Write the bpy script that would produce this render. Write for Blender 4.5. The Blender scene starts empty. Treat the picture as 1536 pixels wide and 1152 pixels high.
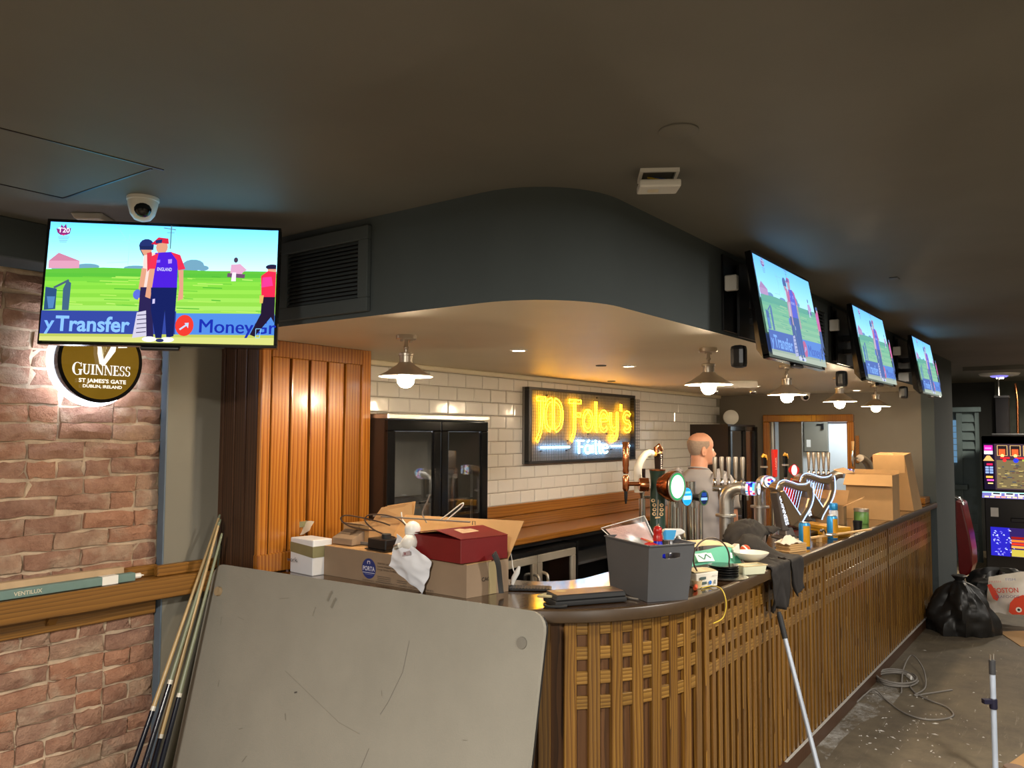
import bpy, bmesh, math, random
from math import sin, cos, pi, radians, sqrt, atan2
from mathutils import Vector as V, Matrix as M, noise
random.seed(4)
S = bpy.context.scene
COL = S.collection
# ------------------------------------------------------------------ camera
CF, CYAW, CPITCH, CROLL = 1199.57, radians(36.437), radians(3.5098), radians(0.27532)
EYE = V((0, 0, 1.75))
_f = V((cos(CPITCH)*cos(CYAW), cos(CPITCH)*sin(CYAW), sin(CPITCH)))
_r = _f.cross(V((0, 0, 1))).normalized()
_u = _r.cross(_f)
_r, _u = _r*cos(CROLL)+_u*sin(CROLL), _u*cos(CROLL)-_r*sin(CROLL)
cd = bpy.data.cameras.new('camera')
cd.sensor_width = 36.0
cd.lens = CF/1536*36
cd.clip_start = 0.05
cam = bpy.data.objects.new('camera', cd)
COL.objects.link(cam)
cam.matrix_world = M(((_r.x, _u.x, -_f.x, EYE.x), (_r.y, _u.y, -_f.y, EYE.y), (_r.z, _u.z, -_f.z, EYE.z), (0, 0, 0, 1)))
S.camera = cam
# ------------------------------------------------------------------ world, exposure
w = bpy.data.worlds.new('world')
S.world = w
w.use_nodes = True
w.node_tree.nodes['Background'].inputs[0].default_value = (0.9, 0.85, 0.75, 1)
w.node_tree.nodes['Background'].inputs[1].default_value = 0.015
S.view_settings.view_transform = 'Standard'
S.view_settings.look = 'None'
S.view_settings.exposure = 0.1
S.view_settings.gamma = 1.0
S.view_settings.use_curve_mapping = False
S.cycles.use_denoising = True
S.cycles.max_bounces = 8
S.cycles.sample_clamp_indirect = 4.0
# ------------------------------------------------------------------ room lights behind the camera (recessed panels in the ceiling)
def area(name, loc, size, power, color, rot=(0, 0, 0), spread=None):
    d = bpy.data.lights.new(name, 'AREA')
    d.energy = power
    d.color = color
    d.size = size
    if spread: d.spread = spread
    o = bpy.data.objects.new(name, d)
    o.location = loc
    o.rotation_euler = rot
    COL.objects.link(o)
    return o
ROOM_LIGHTS = [((3.6, -0.7, 2.55), .3, 125), ((-1.0, 0.5, 2.55), .3, 300), ((0.6, -2.6, 2.55), .4, 190), ((8.2, -2.2, 2.55), .3, 50), ((11.6, -1.4, 2.5), .3, 60)]
for p, s, e in ROOM_LIGHTS:
    area('ceiling_panel_light', p, s, e, (1.0, .935, .84))
area('kitchen_light', (9.75, 2.45, 2.15),   .4, 15, (.85, .95, 1.0))
area('lounge_light', (12.6, 0.5, 2.45), .3, 55, (1.0, .87, .68))
# ------------------------------------------------------------------ materials
MT = {}
def lin(c):
    if isinstance(c, str):
        c = [int(c[i:i+2], 16)/255 for i in (0, 2, 4)]
    return tuple(x/12.92 if x <= .04045 else ((x+.055)/1.055)**2.4 for x in c[:3])
def L4(c): return (*lin(c), 1)
class NT:
    def __init__(s, name):
        s.m = bpy.data.materials.new(name); s.m.use_nodes = True
        s.t = s.m.node_tree; s.t.nodes.clear()
        s.out = s.n('ShaderNodeOutputMaterial')
    def n(s, typ, **k):
        x = s.t.nodes.new(typ)
        for a, b in k.items(): setattr(x, a, b)
        return x
    def l(s, a, b): s.t.links.new(a, b)
    def pr(s, color=None, rough=.5, metal=0, spec=.5):
        p = s.n('ShaderNodeBsdfPrincipled')
        if color is not None: p.inputs['Base Color'].default_value = color
        p.inputs['Roughness'].default_value = rough
        p.inputs['Metallic'].default_value = metal
        p.inputs['Specular IOR Level'].default_value = spec
        s.l(p.outputs[0], s.out.inputs[0])
        return p
    def ramp(s, stops):
        r = s.n('ShaderNodeValToRGB'); e = r.color_ramp.elements
        e[0].position, e[0].color = stops[0][0], L4(stops[0][1])
        e[1].position, e[1].color = stops[-1][0], L4(stops[-1][1])
        for p, c in stops[1:-1]:
            x = e.new(p); x.color = L4(c)
        return r
    def coords(s, scale=(1, 1, 1), rnd=True, space='Object'):
        tc = s.n('ShaderNodeTexCoord'); mp = s.n('ShaderNodeMapping')
        mp.inputs['Scale'].default_value = scale
        if rnd:
            oi = s.n('ShaderNodeObjectInfo'); mu = s.n('ShaderNodeVectorMath', operation='SCALE')
            cx = s.n('ShaderNodeCombineXYZ')
            for i in range(3): s.l(oi.outputs['Random'], cx.inputs[i])
            s.l(cx.outputs[0], mu.inputs[0]); mu.inputs['Scale'].default_value = 37.0
            ad = s.n('ShaderNodeVectorMath', operation='ADD')
            s.l(tc.outputs[space], ad.inputs[0]); s.l(mu.outputs[0], ad.inputs[1])
            s.l(ad.outputs[0], mp.inputs[0])
        else:
            s.l(tc.outputs[space], mp.inputs[0])
        return mp
    def noise(s, mp, scale, detail=4, rough=.6):
        n = s.n('ShaderNodeTexNoise'); n.inputs['Scale'].default_value = scale
        n.inputs['Detail'].default_value = detail; n.inputs['Roughness'].default_value = rough
        s.l(mp.outputs[0], n.inputs['Vector']); return n
    def bump(s, p, sock, strength, dist):
        b = s.n('ShaderNodeBump'); b.inputs['Strength'].default_value = strength; b.inputs['Distance'].default_value = dist
        s.l(sock, b.inputs['Height']); s.l(b.outputs[0], p.inputs['Normal']); return b
def mix_rgb(t, a, b, fac, mode='MIX'):
    x = t.n('ShaderNodeMix', data_type='RGBA', blend_type=mode)
    for i, v in ((6, a), (7, b), (0, fac)):
        if hasattr(v, 'links') or hasattr(v, 'is_linked'): t.l(v, x.inputs[i])
        else: x.inputs[i].default_value = v
    return x.outputs[2]
def plain(name, c, rough=.5, metal=0, var=.12, scale=6, bump=0, bscale=60, spec=.5):
    t = NT(name); p = t.pr(L4(c), rough, metal, spec)
    mp = t.coords()
    n = t.noise(mp, scale)
    base = lin(c)
    r = t.n('ShaderNodeValToRGB')
    r.color_ramp.elements[0].position = .3; r.color_ramp.elements[1].position = .7
    r.color_ramp.elements[0].color = (*[x*(1-var) for x in base], 1)
    r.color_ramp.elements[1].color = (*[min(1, x*(1+var)) for x in base], 1)
    t.l(n.outputs[0], r.inputs[0]); t.l(r.outputs[0], p.inputs['Base Color'])
    if bump:
        n2 = t.noise(mp, bscale); t.bump(p, n2.outputs[0], bump, .01)
    MT[name] = t.m
    return t.m
def wood(name, dark, mid, light, axis='Z', gs=1.0, rough=.35, coat=0.0, fig=1.0):
    """grain lines running along AXIS in object space, shifted from piece to piece"""
    t = NT(name); p = t.pr(None, rough)
    sc = [16*gs]*3; sc['XYZ'.index(axis)] = 2.2*gs
    mp = t.coords(tuple(sc))
    big = t.noise(mp, .55, 2, .5)
    wv = t.n('ShaderNodeTexWave', wave_type='RINGS', rings_direction=axis)
    wv.wave_profile = 'SAW'; wv.inputs['Scale'].default_value = 2.4; wv.inputs['Distortion'].default_value = 7*fig
    wv.inputs['Detail'].default_value = 2; wv.inputs['Detail Scale'].default_value = .45
    t.l(mp.outputs[0], wv.inputs['Vector'])
    sc2 = [150*gs]*3; sc2['XYZ'.index(axis)] = 3.5*gs
    mp2 = t.coords(tuple(sc2)); fine = t.noise(mp2, 1, 3, .6)
    r = t.ramp([(.12, dark), (.40, mid), (.85, light)])
    c1 = mix_rgb(t, wv.outputs['Color'], big.outputs[0], .35)
    c2 = mix_rgb(t, c1, fine.outputs[0], .30)
    t.l(c2, r.inputs[0])
    oi = t.n('ShaderNodeObjectInfo'); mr = t.n('ShaderNodeMapRange')
    mr.inputs[3].default_value = .82; mr.inputs[4].default_value = 1.15
    t.l(oi.outputs['Random'], mr.inputs[0])
    vm = t.n('ShaderNodeVectorMath', operation='SCALE'); t.l(r.outputs[0], vm.inputs[0]); t.l(mr.outputs[0], vm.inputs['Scale'])
    t.l(vm.outputs[0], p.inputs['Base Color'])
    p.inputs['Coat Weight'].default_value = coat; p.inputs['Coat Roughness'].default_value = .12
    t.bump(p, fine.outputs[0], .12, .004)
    MT[name] = t.m; return t.m
def emit(name, c, strength):
    t = NT(name); e = t.n('ShaderNodeEmission'); e.inputs[0].default_value = L4(c); e.inputs[1].default_value = strength
    t.l(e.outputs[0], t.out.inputs[0]); MT[name] = t.m; return t.m
def vcol(name, strength=None, rough=.6, tint=None):
    """flat print (strength None) or a lit screen taking its colours from the Col attribute"""
    t = NT(name); a = t.n('ShaderNodeAttribute', attribute_name='Col')
    src = a.outputs['Color']
    if tint: src = mix_rgb(t, src, (*lin(tint[0]), 1), tint[1])
    if strength is None:
        p = t.pr(None, rough); t.l(src, p.inputs['Base Color'])
    else:
        p = t.n('ShaderNodeEmission'); t.l(src, p.inputs[0]); p.inputs[1].default_value = strength
        t.l(p.outputs[0], t.out.inputs[0])
    MT[name] = t.m; return t.m
def glass(name, tint=(1, 1, 1), rough=.02, mixv=.12):
    t = NT(name); a = t.n('ShaderNodeBsdfTransparent'); a.inputs[0].default_value = (*tint, 1)
    g = t.n('ShaderNodeBsdfGlossy'); g.inputs['Roughness'].default_value = rough
    lw = t.n('ShaderNodeLayerWeight'); lw.inputs[0].default_value = .5
    mr = t.n('ShaderNodeMapRange'); mr.inputs[3].default_value = mixv; mr.inputs[4].default_value = .9
    t.l(lw.outputs['Facing'], mr.inputs[0])
    pw = t.n('ShaderNodeMath', operation='POWER'); pw.inputs[1].default_value = 3
    t.l(lw.outputs['Facing'], pw.inputs[0]); t.l(pw.outputs[0], mr.inputs[0])
    x = t.n('ShaderNodeMixShader'); t.l(mr.outputs[0], x.inputs[0]); t.l(a.outputs[0], x.inputs[1]); t.l(g.outputs[0], x.inputs[2])
    t.l(x.outputs[0], t.out.inputs[0]); MT[name] = t.m; return t.m
# ------------------------------------------------------------------ mesh helpers
def frame(z, x=None):
    z = V(z).normalized(); a = V(x) if x else (V((1, 0, 0)) if abs(z.x) < .9 else V((0, 1, 0)))
    y = z.cross(a).normalized(); x = y.cross(z)
    return x, y, z
class MB:
    def __init__(s): s.v = []; s.f = []; s.mi = []
    def add(s, vs, fs, mi=0):
        b = len(s.v); s.v += [tuple(x) for x in vs]
        s.f += [tuple(i+b for i in f) for f in fs]; s.mi += [mi]*len(fs); return s
    def box(s, x0, x1, y0, y1, z0, z1, mi=0):
        vs = [(x, y, z) for z in (z0, z1) for y in (y0, y1) for x in (x0, x1)]
        return s.add(vs, [(0, 2, 3, 1), (4, 5, 7, 6), (0, 1, 5, 4), (2, 6, 7, 3), (0, 4, 6, 2), (1, 3, 7, 5)], mi)
    def obox(s, c, ax, ay, az, mi=0):
        """box from centre and three half-axis vectors"""
        c, ax, ay, az = V(c), V(ax), V(ay), V(az)
        vs = [c+ax*i+ay*j+az*k for k in (-1, 1) for j in (-1, 1) for i in (-1, 1)]
        return s.add(vs, [(0, 2, 3, 1), (4, 5, 7, 6), (0, 1, 5, 4), (2, 6, 7, 3), (0, 4, 6, 2), (1, 3, 7, 5)], mi)
    def hexa(s, b, t, mi=0):
        """b, t: four corners each (same order, counter-clockwise from above)"""
        return s.add(list(b)+list(t), [(3, 2, 1, 0), (4, 5, 6, 7), (0, 1, 5, 4), (1, 2, 6, 5), (2, 3, 7, 6), (3, 0, 4, 7)], mi)
    def tube(s, pts, r, n=8, closed=False, caps=True, mi=0, flat=1.0):
        pts = [V(p) for p in pts]; k = len(pts)
        rs = r if isinstance(r, (list, tuple)) else [r]*k
        vs = []; prev = None
        for i, p in enumerate(pts):
            a = pts[(i-1) % k] if (closed or i > 0) else p
            b = pts[(i+1) % k] if (closed or i < k-1) else p
            d = (b-a)
            if d.length < 1e-9: d = V((0, 0, 1))
            d.normalize()
            if prev is None:
                x, y, _ = frame(d)
            else:
                x = prev-d*prev.dot(d)
                if x.length < 1e-6: x = frame(d)[0]
                x.normalize(); y = d.cross(x)
            prev = x
            for j in range(n):
                t = 2*pi*j/n
                vs.append(p+(x*cos(t)+y*sin(t)*flat)*rs[i])
        fs = []
        for i in range(k if closed else k-1):
            i2 = (i+1) % k
            for j in range(n):
                fs.append((i*n+j, i*n+(j+1) % n, i2*n+(j+1) % n, i2*n+j))
        if caps and not closed:
            fs.append(tuple(reversed(range(n)))); fs.append(tuple((k-1)*n+j for j in range(n)))
        return s.add(vs, fs, mi)
    def lathe(s, prof, c=(0, 0, 0), axis=(0, 0, 1), n=20, mi=0, x=None, caps=True):
        X, Y, Z = frame(axis, x); c = V(c); vs = []; k = len(prof)
        for r, z in prof:
            for j in range(n):
                t = 2*pi*j/n; vs.append(c+Z*z+(X*cos(t)+Y*sin(t))*max(r, 1e-5))
        fs = [(i*n+j, i*n+(j+1) % n, (i+1)*n+(j+1) % n, (i+1)*n+j) for i in range(k-1) for j in range(n)]
        if caps: fs.append(tuple(reversed(range(n)))); fs.append(tuple((k-1)*n+j for j in range(n)))
        return s.add(vs, fs, mi)
    def prism(s, poly, z0, z1, O=(0, 0, 0), X=(1, 0, 0), Y=(0, 1, 0), Z=(0, 0, 1), mi=0):
        O, X, Y, Z = V(O), V(X), V(Y), V(Z); n = len(poly)
        vs = [O+X*a+Y*b+Z*z for z in (z0, z1) for a, b in poly]
        fs = [tuple(reversed(range(n))), tuple(range(n, 2*n))]+[(i, (i+1) % n, n+(i+1) % n, n+i) for i in range(n)]
        return s.add(vs, fs, mi)
    def sphere(s, c, r, n=14, m=8, sq=(1, 1, 1), mi=0):
        c = V(c); vs = [c+V((0, 0, r*sq[2]))]
        for i in range(1, m):
            a = pi*i/m
            for j in range(n):
                t = 2*pi*j/n; vs.append(c+V((sin(a)*cos(t)*r*sq[0], sin(a)*sin(t)*r*sq[1], cos(a)*r*sq[2])))
        vs.append(c-V((0, 0, r*sq[2]))); e = len(vs)-1
        fs = [(0, 1+j, 1+(j+1) % n) for j in range(n)]
        for i in range(m-2):
            for j in range(n):
                fs.append((1+i*n+j, 1+(i+1)*n+j, 1+(i+1)*n+(j+1) % n, 1+i*n+(j+1) % n))
        fs += [(e, 1+(m-2)*n+(j+1) % n, 1+(m-2)*n+j) for j in range(n)]
        return s.add(vs, fs, mi)
    def grid(s, fn, nu, nv, mi=0, thick=0.0):
        P = [[V(fn(i/nu, j/nv)) for j in range(nv+1)] for i in range(nu+1)]
        vs = [p for row in P for p in row]; w_ = nv+1
        fs = [(i*w_+j, (i+1)*w_+j, (i+1)*w_+j+1, i*w_+j+1) for i in range(nu) for j in range(nv)]
        if thick:
            N = []
            for i in range(nu+1):
                for j in range(nv+1):
                    a = P[min(i+1, nu)][j]-P[max(i-1, 0)][j]; b = P[i][min(j+1, nv)]-P[i][max(j-1, 0)]
                    q = a.cross(b); N.append(q.normalized() if q.length > 1e-12 else V((0, 0, 1)))
            n0 = len(vs); vs = vs+[p-q*thick for p, q in zip(vs, N)]
            fs2 = [tuple(n0+i for i in reversed(f)) for f in fs]
            rim = [(i, 0) for i in range(nu)]+[(nu, j) for j in range(nv)]+[(i, nv) for i in range(nu, 0, -1)]+[(0, j) for j in range(nv, 0, -1)]
            rim = [i*w_+j for i, j in rim]
            fs3 = [(rim[k], n0+rim[k], n0+rim[(k+1) % len(rim)], rim[(k+1) % len(rim)]) for k in range(len(rim))]
            fs = fs+fs2+fs3
        return s.add(vs, fs, mi)
    def mesh(s, name, mats, smooth=None, bevel=0, seg=1, fix=True):
        me = bpy.data.meshes.new(name)
        me.from_pydata(s.v, [], s.f)
        mats = mats if isinstance(mats, (list, tuple)) else [mats]
        for m in mats: me.materials.append(MT[m] if isinstance(m, str) else m)
        for p, i in zip(me.polygons, s.mi): p.material_index = i
        if bevel or fix:
            bm = bmesh.new(); bm.from_mesh(me)
            if fix: bmesh.ops.recalc_face_normals(bm, faces=bm.faces)
            if bevel:
                es = [e for e in bm.edges if len(e.link_faces) == 2 and e.calc_face_angle(0) > .5]
                bmesh.ops.bevel(bm, geom=es, offset=bevel, segments=seg, profile=.6, affect='EDGES', clamp_overlap=True)
            bm.to_mesh(me); bm.free()
        if smooth:
            for p in me.polygons: p.use_smooth = True
            me.set_sharp_from_angle(angle=radians(smooth))
        return me
def put(name, me, parent=None, loc=None, rot=None):
    o = bpy.data.objects.new(name, me); COL.objects.link(o)
    if parent: o.parent = parent
    if loc is not None: o.location = loc
    if rot is not None: o.rotation_euler = rot
    return o
def ob(name, mb, mats, parent=None, smooth=None, bevel=0, seg=1, loc=None, rot=None, fix=True):
    return put(name, mb.mesh(name, mats, smooth, bevel, seg, fix), parent, loc, rot)
def tag(o, label, cat, group=None, kind=None):
    o['label'] = label; o['category'] = cat
    if group: o['group'] = group
    if kind: o['kind'] = kind
    return o
def thing(name, label, cat, loc=(0, 0, 0), rz=0, group=None):
    o = bpy.data.objects.new(name, None); COL.objects.link(o)
    o.empty_display_size = .05
    o.location = loc; o.rotation_euler = (0, 0, rz)
    return tag(o, label, cat, group)
def struct(o): o['kind'] = 'structure'; return o
def dup(root, loc, rz=None, label=None):
    r = root.copy(); COL.objects.link(r); r.location = loc
    if rz is not None: r.rotation_euler = (0, 0, rz)
    if label: r['label'] = label
    for ch in list(root.children):
        c = ch.copy(); COL.objects.link(c); c.parent = r
        for g in ch.children:
            d = g.copy(); COL.objects.link(d); d.parent = c
    return r
def ray(px, py): return _f+_r*((px-768)/CF)-_u*((py-576)/CF)
def at(px, py, ax, val):
    d = ray(px, py); i = 'XYZ'.index(ax); return EYE+d*((val-EYE[i])/d[i])
def bez(p0, p1, p2, p3, n=10):
    p0, p1, p2, p3 = V(p0), V(p1), V(p2), V(p3)
    return [p0*(1-t)**3+p1*3*t*(1-t)**2+p2*3*t*t*(1-t)+p3*t**3 for t in [i/n for i in range(n+1)]]
def smoothpath(pts, k=5):
    """Catmull-Rom through the points"""
    pts = [V(p) for p in pts]; out = []
    for i in range(len(pts)-1):
        a, b, c, d = pts[max(i-1, 0)], pts[i], pts[i+1], pts[min(i+2, len(pts)-1)]
        for j in range(k):
            t = j/k
            out.append(.5*((2*b)+(c-a)*t+(2*a-5*b+4*c-d)*t*t+(3*b-a-3*c+d)*t**3))
    out.append(pts[-1]); return out
# ------------------------------------------------------------------ flat print: layered coloured polygons
_tx = {}
def textmesh(s, bold=0.0):
    k = (s, bold)
    if k not in _tx:
        c = bpy.data.curves.new('txt', 'FONT'); c.body = s; c.size = 1.0; c.offset = bold; c.resolution_u = 3
        o = bpy.data.objects.new('txt', c); COL.objects.link(o)
        me = bpy.data.meshes.new_from_object(o.evaluated_get(bpy.context.evaluated_depsgraph_get()))
        _tx[k] = ([tuple(v.co[:2]) for v in me.vertices], [tuple(p.vertices) for p in me.polygons])
        bpy.data.objects.remove(o); bpy.data.curves.remove(c); bpy.data.meshes.remove(me)
    return _tx[k]
class Print:
    def __init__(s, eps=.0004): s.v = []; s.f = []; s.c = []; s.k = 0; s.eps = eps
    def raw(s, pts, faces, col):
        b = len(s.v); s.k += 1
        s.v += [(x, y, s.k*s.eps) for x, y in pts]
        for f in faces: s.f.append(tuple(i+b for i in f)); s.c.append(lin(col))
    def poly(s, pts, col): s.raw(pts, [tuple(range(len(pts)))], col)
    def rect(s, x0, y0, x1, y1, col): s.poly([(x0, y0), (x1, y0), (x1, y1), (x0, y1)], col)
    def disc(s, x, y, r, col, ry=None, n=24):
        ry = r if ry is None else ry
        s.poly([(x+r*cos(2*pi*i/n), y+ry*sin(2*pi*i/n)) for i in range(n)], col)
    def line(s, pts, w, col):
        for (x0, y0), (x1, y1) in zip(pts, pts[1:]):
            d = sqrt((x1-x0)**2+(y1-y0)**2) or 1; nx, ny = -(y1-y0)/d*w/2, (x1-x0)/d*w/2
            s.poly([(x0+nx, y0+ny), (x0-nx, y0-ny), (x1-nx, y1-ny), (x1+nx, y1+ny)], col)
    def text(s, t, x, y, h, col, align='c', width=None, bold=.0, rot=0):
        vs, fs = textmesh(t, bold)
        if not vs: return
        x0 = min(v[0] for v in vs); x1 = max(v[0] for v in vs)
        sy = h/.7; sx = sy if width is None else width/(x1-x0)
        off = {'c': (x0+x1)/2, 'l': x0, 'r': x1}[align]
        q = [((a-off)*sx, b*sy) for a, b in vs]
        c_, s_ = cos(rot), sin(rot)
        s.raw([(x+a*c_-b*s_, y+a*s_+b*c_) for a, b in q], fs, col)
    def mesh(s, name, mat, O=(0, 0, 0), X=(1, 0, 0), Y=(0, 1, 0)):
        O, X, Y = V(O), V(X), V(Y); N = X.cross(Y).normalized()
        me = bpy.data.meshes.new(name)
        me.from_pydata([tuple(O+X*a+Y*b+N*c) for a, b, c in s.v], [], s.f)
        at_ = me.color_attributes.new('Col', 'FLOAT_COLOR', 'CORNER')
        i = 0; buf = []
        for p, c in zip(me.polygons, s.c):
            buf += [*c, 1]*p.loop_total
        at_.data.foreach_set('color', buf)
        me.materials.append(MT[mat]); return me
# ------------------------------------------------------------------ palette
plain('ceiling_paint', '6d6b64', .62, var=.10, scale=1.2, bump=.08, bscale=220, spec=.25)
plain('bulkhead_paint', '474f51', .85, var=.08, scale=1.5, bump=.08, bscale=220)
plain('cream_paint', 'd9cdb4', .5, var=.04, scale=2, bump=.05, bscale=200)
plain('wall_grey', '6e675b', .6, var=.06, scale=2, bump=.05, bscale=200)
plain('plaster_grey', '7a766a', .6, var=.06, scale=2)
plain('dark_wall', '2f302e', .65, var=.10)
plain('blue_lit_trim', '5d6d7c', .45, var=.08)  # bluish light falling on the strip is painted into its colour
plain('white', 'e6e4de', .35, var=.04)
plain('black_plastic', '121214', .35, var=.1)
plain('black_gloss', '0b0b0d', .12, var=.05)
plain('dark_grey', '3a3b3e', .5, var=.08)
plain('steel', 'd8d5cf', .34, metal=1, var=.06, scale=12)
plain('chrome', 'e8e8e8', .14, metal=1, var=.02)
plain('nickel', 'c4b9aa', .36, metal=.8, var=.06)
plain('copper', 'c97f52', .22, metal=1, var=.08)
plain('white_panel', 'dfe6ea', .5, var=.03)
plain('grout', '8a8478', .85, var=.15, scale=20)
plain('mortar', 'b39e86', .95, var=.35, scale=9, bump=1.0, bscale=22)
plain('rubber', '1a1a1b', .7)
emit('bulb', 'ffe4bc', 430)
emit('downlight', 'ffeed2', 30)
glass('clear_glass', mixv=.16)
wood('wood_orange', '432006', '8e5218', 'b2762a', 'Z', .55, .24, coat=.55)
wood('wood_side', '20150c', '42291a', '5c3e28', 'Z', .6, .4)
wood('wood_bar', '241405', '684519', '906a2c', 'Z', .75, .30, coat=.45, fig=1.2)
wood('wood_block', '34210a', '725020', 'a07a3a', 'X', .75, .34, coat=.25, fig=1.0)
wood('wood_backing', '2c1a0b', '4f3218', '654325', 'Z', 1.1, .5, fig=.5)
wood('wood_top', '1a0f08', '33200f', '46301a', 'X', .5, .13, coat=.6)
plain('wood_rim', '3d2b15', .4, var=.2, scale=9)
wood('wood_counter', '663c12', '8e581e', 'aa7430', 'X', .5, .3, coat=.4)
wood('wood_shelf', '4a300e', '7a521c', '95682c', 'X', .6, .4)
# white metro tile
t = NT('tile'); p = t.pr(L4('e2ded8'), .1); mp = t.coords((1, 1, 1)); n = t.noise(mp, 7, 2)
t.bump(p, n.outputs[0], .18, .01); MT['tile'] = t.m
# hand-made brick, each brick its own tone
t = NT('brick'); p = t.pr(None, .9)
mp = t.coords((1, 1, 1)); n1 = t.noise(mp, 14, 6, .7); n2 = t.noise(mp, 46, 6, .7); n3 = t.noise(mp, 5, 4, .6)
oi = t.n('ShaderNodeObjectInfo')
r = t.ramp([(0, '80584a'), (.2, '9c6e58'), (.45, 'a87a62'), (.62, 'b87c5c'), (.8, '946c5c'), (1, 'b8957a')])
t.l(oi.outputs['Random'], r.inputs[0])
r2 = t.ramp([(.3, '6a4a3c'), (.7, 'cfab90')]); t.l(n1.outputs[0], r2.inputs[0])
c = mix_rgb(t, r.outputs[0], r2.outputs[0], .4)
r3 = t.ramp([(.54, '000000'), (.66, 'ffffff')]); t.l(n3.outputs[0], r3.inputs[0])
fac = t.n('ShaderNodeMath', operation='MULTIPLY'); t.l(r3.outputs[0], fac.inputs[0]); fac.inputs[1].default_value = .55
c = mix_rgb(t, c, (*lin('c4b098'), 1), fac.outputs[0])
t.l(c, p.inputs['Base Color'])
ad = t.n('ShaderNodeMath', operation='ADD'); t.l(n1.outputs[0], ad.inputs[0]); t.l(n2.outputs[0], ad.inputs[1])
t.bump(p, ad.outputs[0], 1.0, .018); MT['brick'] = t.m
# dusty dark floor with scuffs and white plaster dust
t = NT('floor'); p = t.pr(None, .62); mp = t.coords((1, 1, 1), rnd=False)
n1 = t.noise(mp, 1.3, 6, .65); n2 = t.noise(mp, 9, 6, .7); n3 = t.noise(mp, 60, 3, .6)
r = t.ramp([(.25, '443c31'), (.5, '5b5142'), (.75, '71664f')]); t.l(n1.outputs[0], r.inputs[0])
r2 = t.ramp([(.3, '3c352b'), (.7, '80745f')]); t.l(n2.outputs[0], r2.inputs[0])
c = mix_rgb(t, r.outputs[0], r2.outputs[0], .35)
mps = t.coords((3, 34, 1), rnd=False); n4 = t.noise(mps, 1.0, 5, .75)
r4 = t.ramp([(.60, '000000'), (.72, 'ffffff')]); t.l(n4.outputs[0], r4.inputs[0])
m4 = t.n('ShaderNodeMath', operation='MULTIPLY'); t.l(r4.outputs[0], m4.inputs[0]); m4.inputs[1].default_value = .35
c = mix_rgb(t, c, (*lin('b5ac9c'), 1), m4.outputs[0])
t.l(c, p.inputs['Base Color']); t.bump(p, n3.outputs[0], .15, .006); MT['floor'] = t.m
wood('floor_boards', '8a7658', 'ab9775', 'c2b08e', 'X', .35, .45)

ZF, ZB, ZS, ZC, YW = -.085, 1.066, 2.203, 2.595, 3.66
# ------------------------------------------------------------------ room shell
struct(ob('floor', MB().box(-3.6, 15.2, -4.4, 4.2, ZF-.15, ZF), 'floor'))
struct(ob('floor_lounge', MB().box(11.75, 14.9, -4.2, 1.95, ZF+.0005, ZF+.006), 'floor_boards'))
struct(ob('ceiling', MB().box(-3.6, 15.2, -4.4, 4.2, ZC, ZC+.12), 'ceiling_paint'))
struct(ob('wall_rear', MB().box(-3.75, -3.6, -4.4, 4.2, ZF, ZC), 'plaster_grey'))
struct(ob('wall_front', MB().box(-3.6, 15.2, -4.55, -4.4, ZF, ZC), 'plaster_grey'))
struct(ob('wall_far', MB().box(14.75, 14.9, -4.4, 4.2, ZF, ZC), 'dark_wall'))
struct(ob('trim_1', MB().box(11.3, 11.5, -4.4, 1.38, ZC-.05, ZC), 'ceiling_paint'))
# bulkhead over the bar: rounded corner, dark faces, cream underside
poly = [(2.165, 3.7), (2.165, 1.73)]+[(2.515-.35*cos(a), 1.73-.35*sin(a)) for a in [pi/2*i/14 for i in range(1, 15)]]+[(10.36, 1.38), (10.36, 3.7)]
mb = MB(); n = len(poly)
vs = [(x, y, ZS) for x, y in poly]+[(x, y, ZC) for x, y in poly]
mb.add(vs, [tuple(range(n))], 1); b0 = len(mb.v)
mb.add(vs, [(i, (i+1) % n, n+(i+1) % n, n+i) for i in range(n)], 0)
struct(ob('ceiling_bulkhead', mb, ['bulkhead_paint', 'cream_paint'], smooth=30))
# back wall and its tiles
wb = struct(ob('wall_back', MB().box(3.08, 9.12, YW, YW+.15, ZF, ZS), 'grout'))
TW, TH, G = .192, .096, .004
def tile_mesh(w_, h_):
    mb = MB(); a, b = w_/2-G/2, h_/2-G/2; c, d = a-.007, b-.007
    vs = [(-a, 0, -b), (a, 0, -b), (a, 0, b), (-a, 0, b), (-a, -.004, -b), (a, -.004, -b), (a, -.004, b), (-a, -.004, b), (-c, -.0085, -d), (c, -.0085, -d), (c, -.0085, d), (-c, -.0085, d)]
    fs = [(8, 9, 10, 11)]+[(4+i, 4+(i+1) % 4, 8+(i+1) % 4, 8+i) for i in range(4)]+[(i, (i+1) % 4, 4+(i+1) % 4, 4+i) for i in range(4)]
    return mb.add(vs, fs).mesh('tile', 'tile')
tm, thalf = tile_mesh(TW, TH), tile_mesh(TW/2, TH)
nt = 0
for k in range(10):
    z = 1.206+TH*(k+.5)
    off = 4.683+(TW/2 if k % 2 else 0)
    i0 = -9
    for i in range(i0, 26):
        x = off+TW*i+TW/2
        if x < 3.2 or x > 9.12-TW/2-.001: continue
        if 3.3 < x < 4.0-TW/2 and z < 1.8: continue
        if x > 8.35 and z < 1.75: continue
        o = put('tile', tm, wb, (x, YW, z), (0, random.uniform(-.002, .002), random.uniform(-.012, .012))); nt += 1
        if nt >= 298: break
    if nt >= 298: break
struct(ob('trim_2', MB().box(3.11, 9.12, YW-.02, YW+.001, 2.168, ZS), 'cream_paint', bevel=.006))
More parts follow.
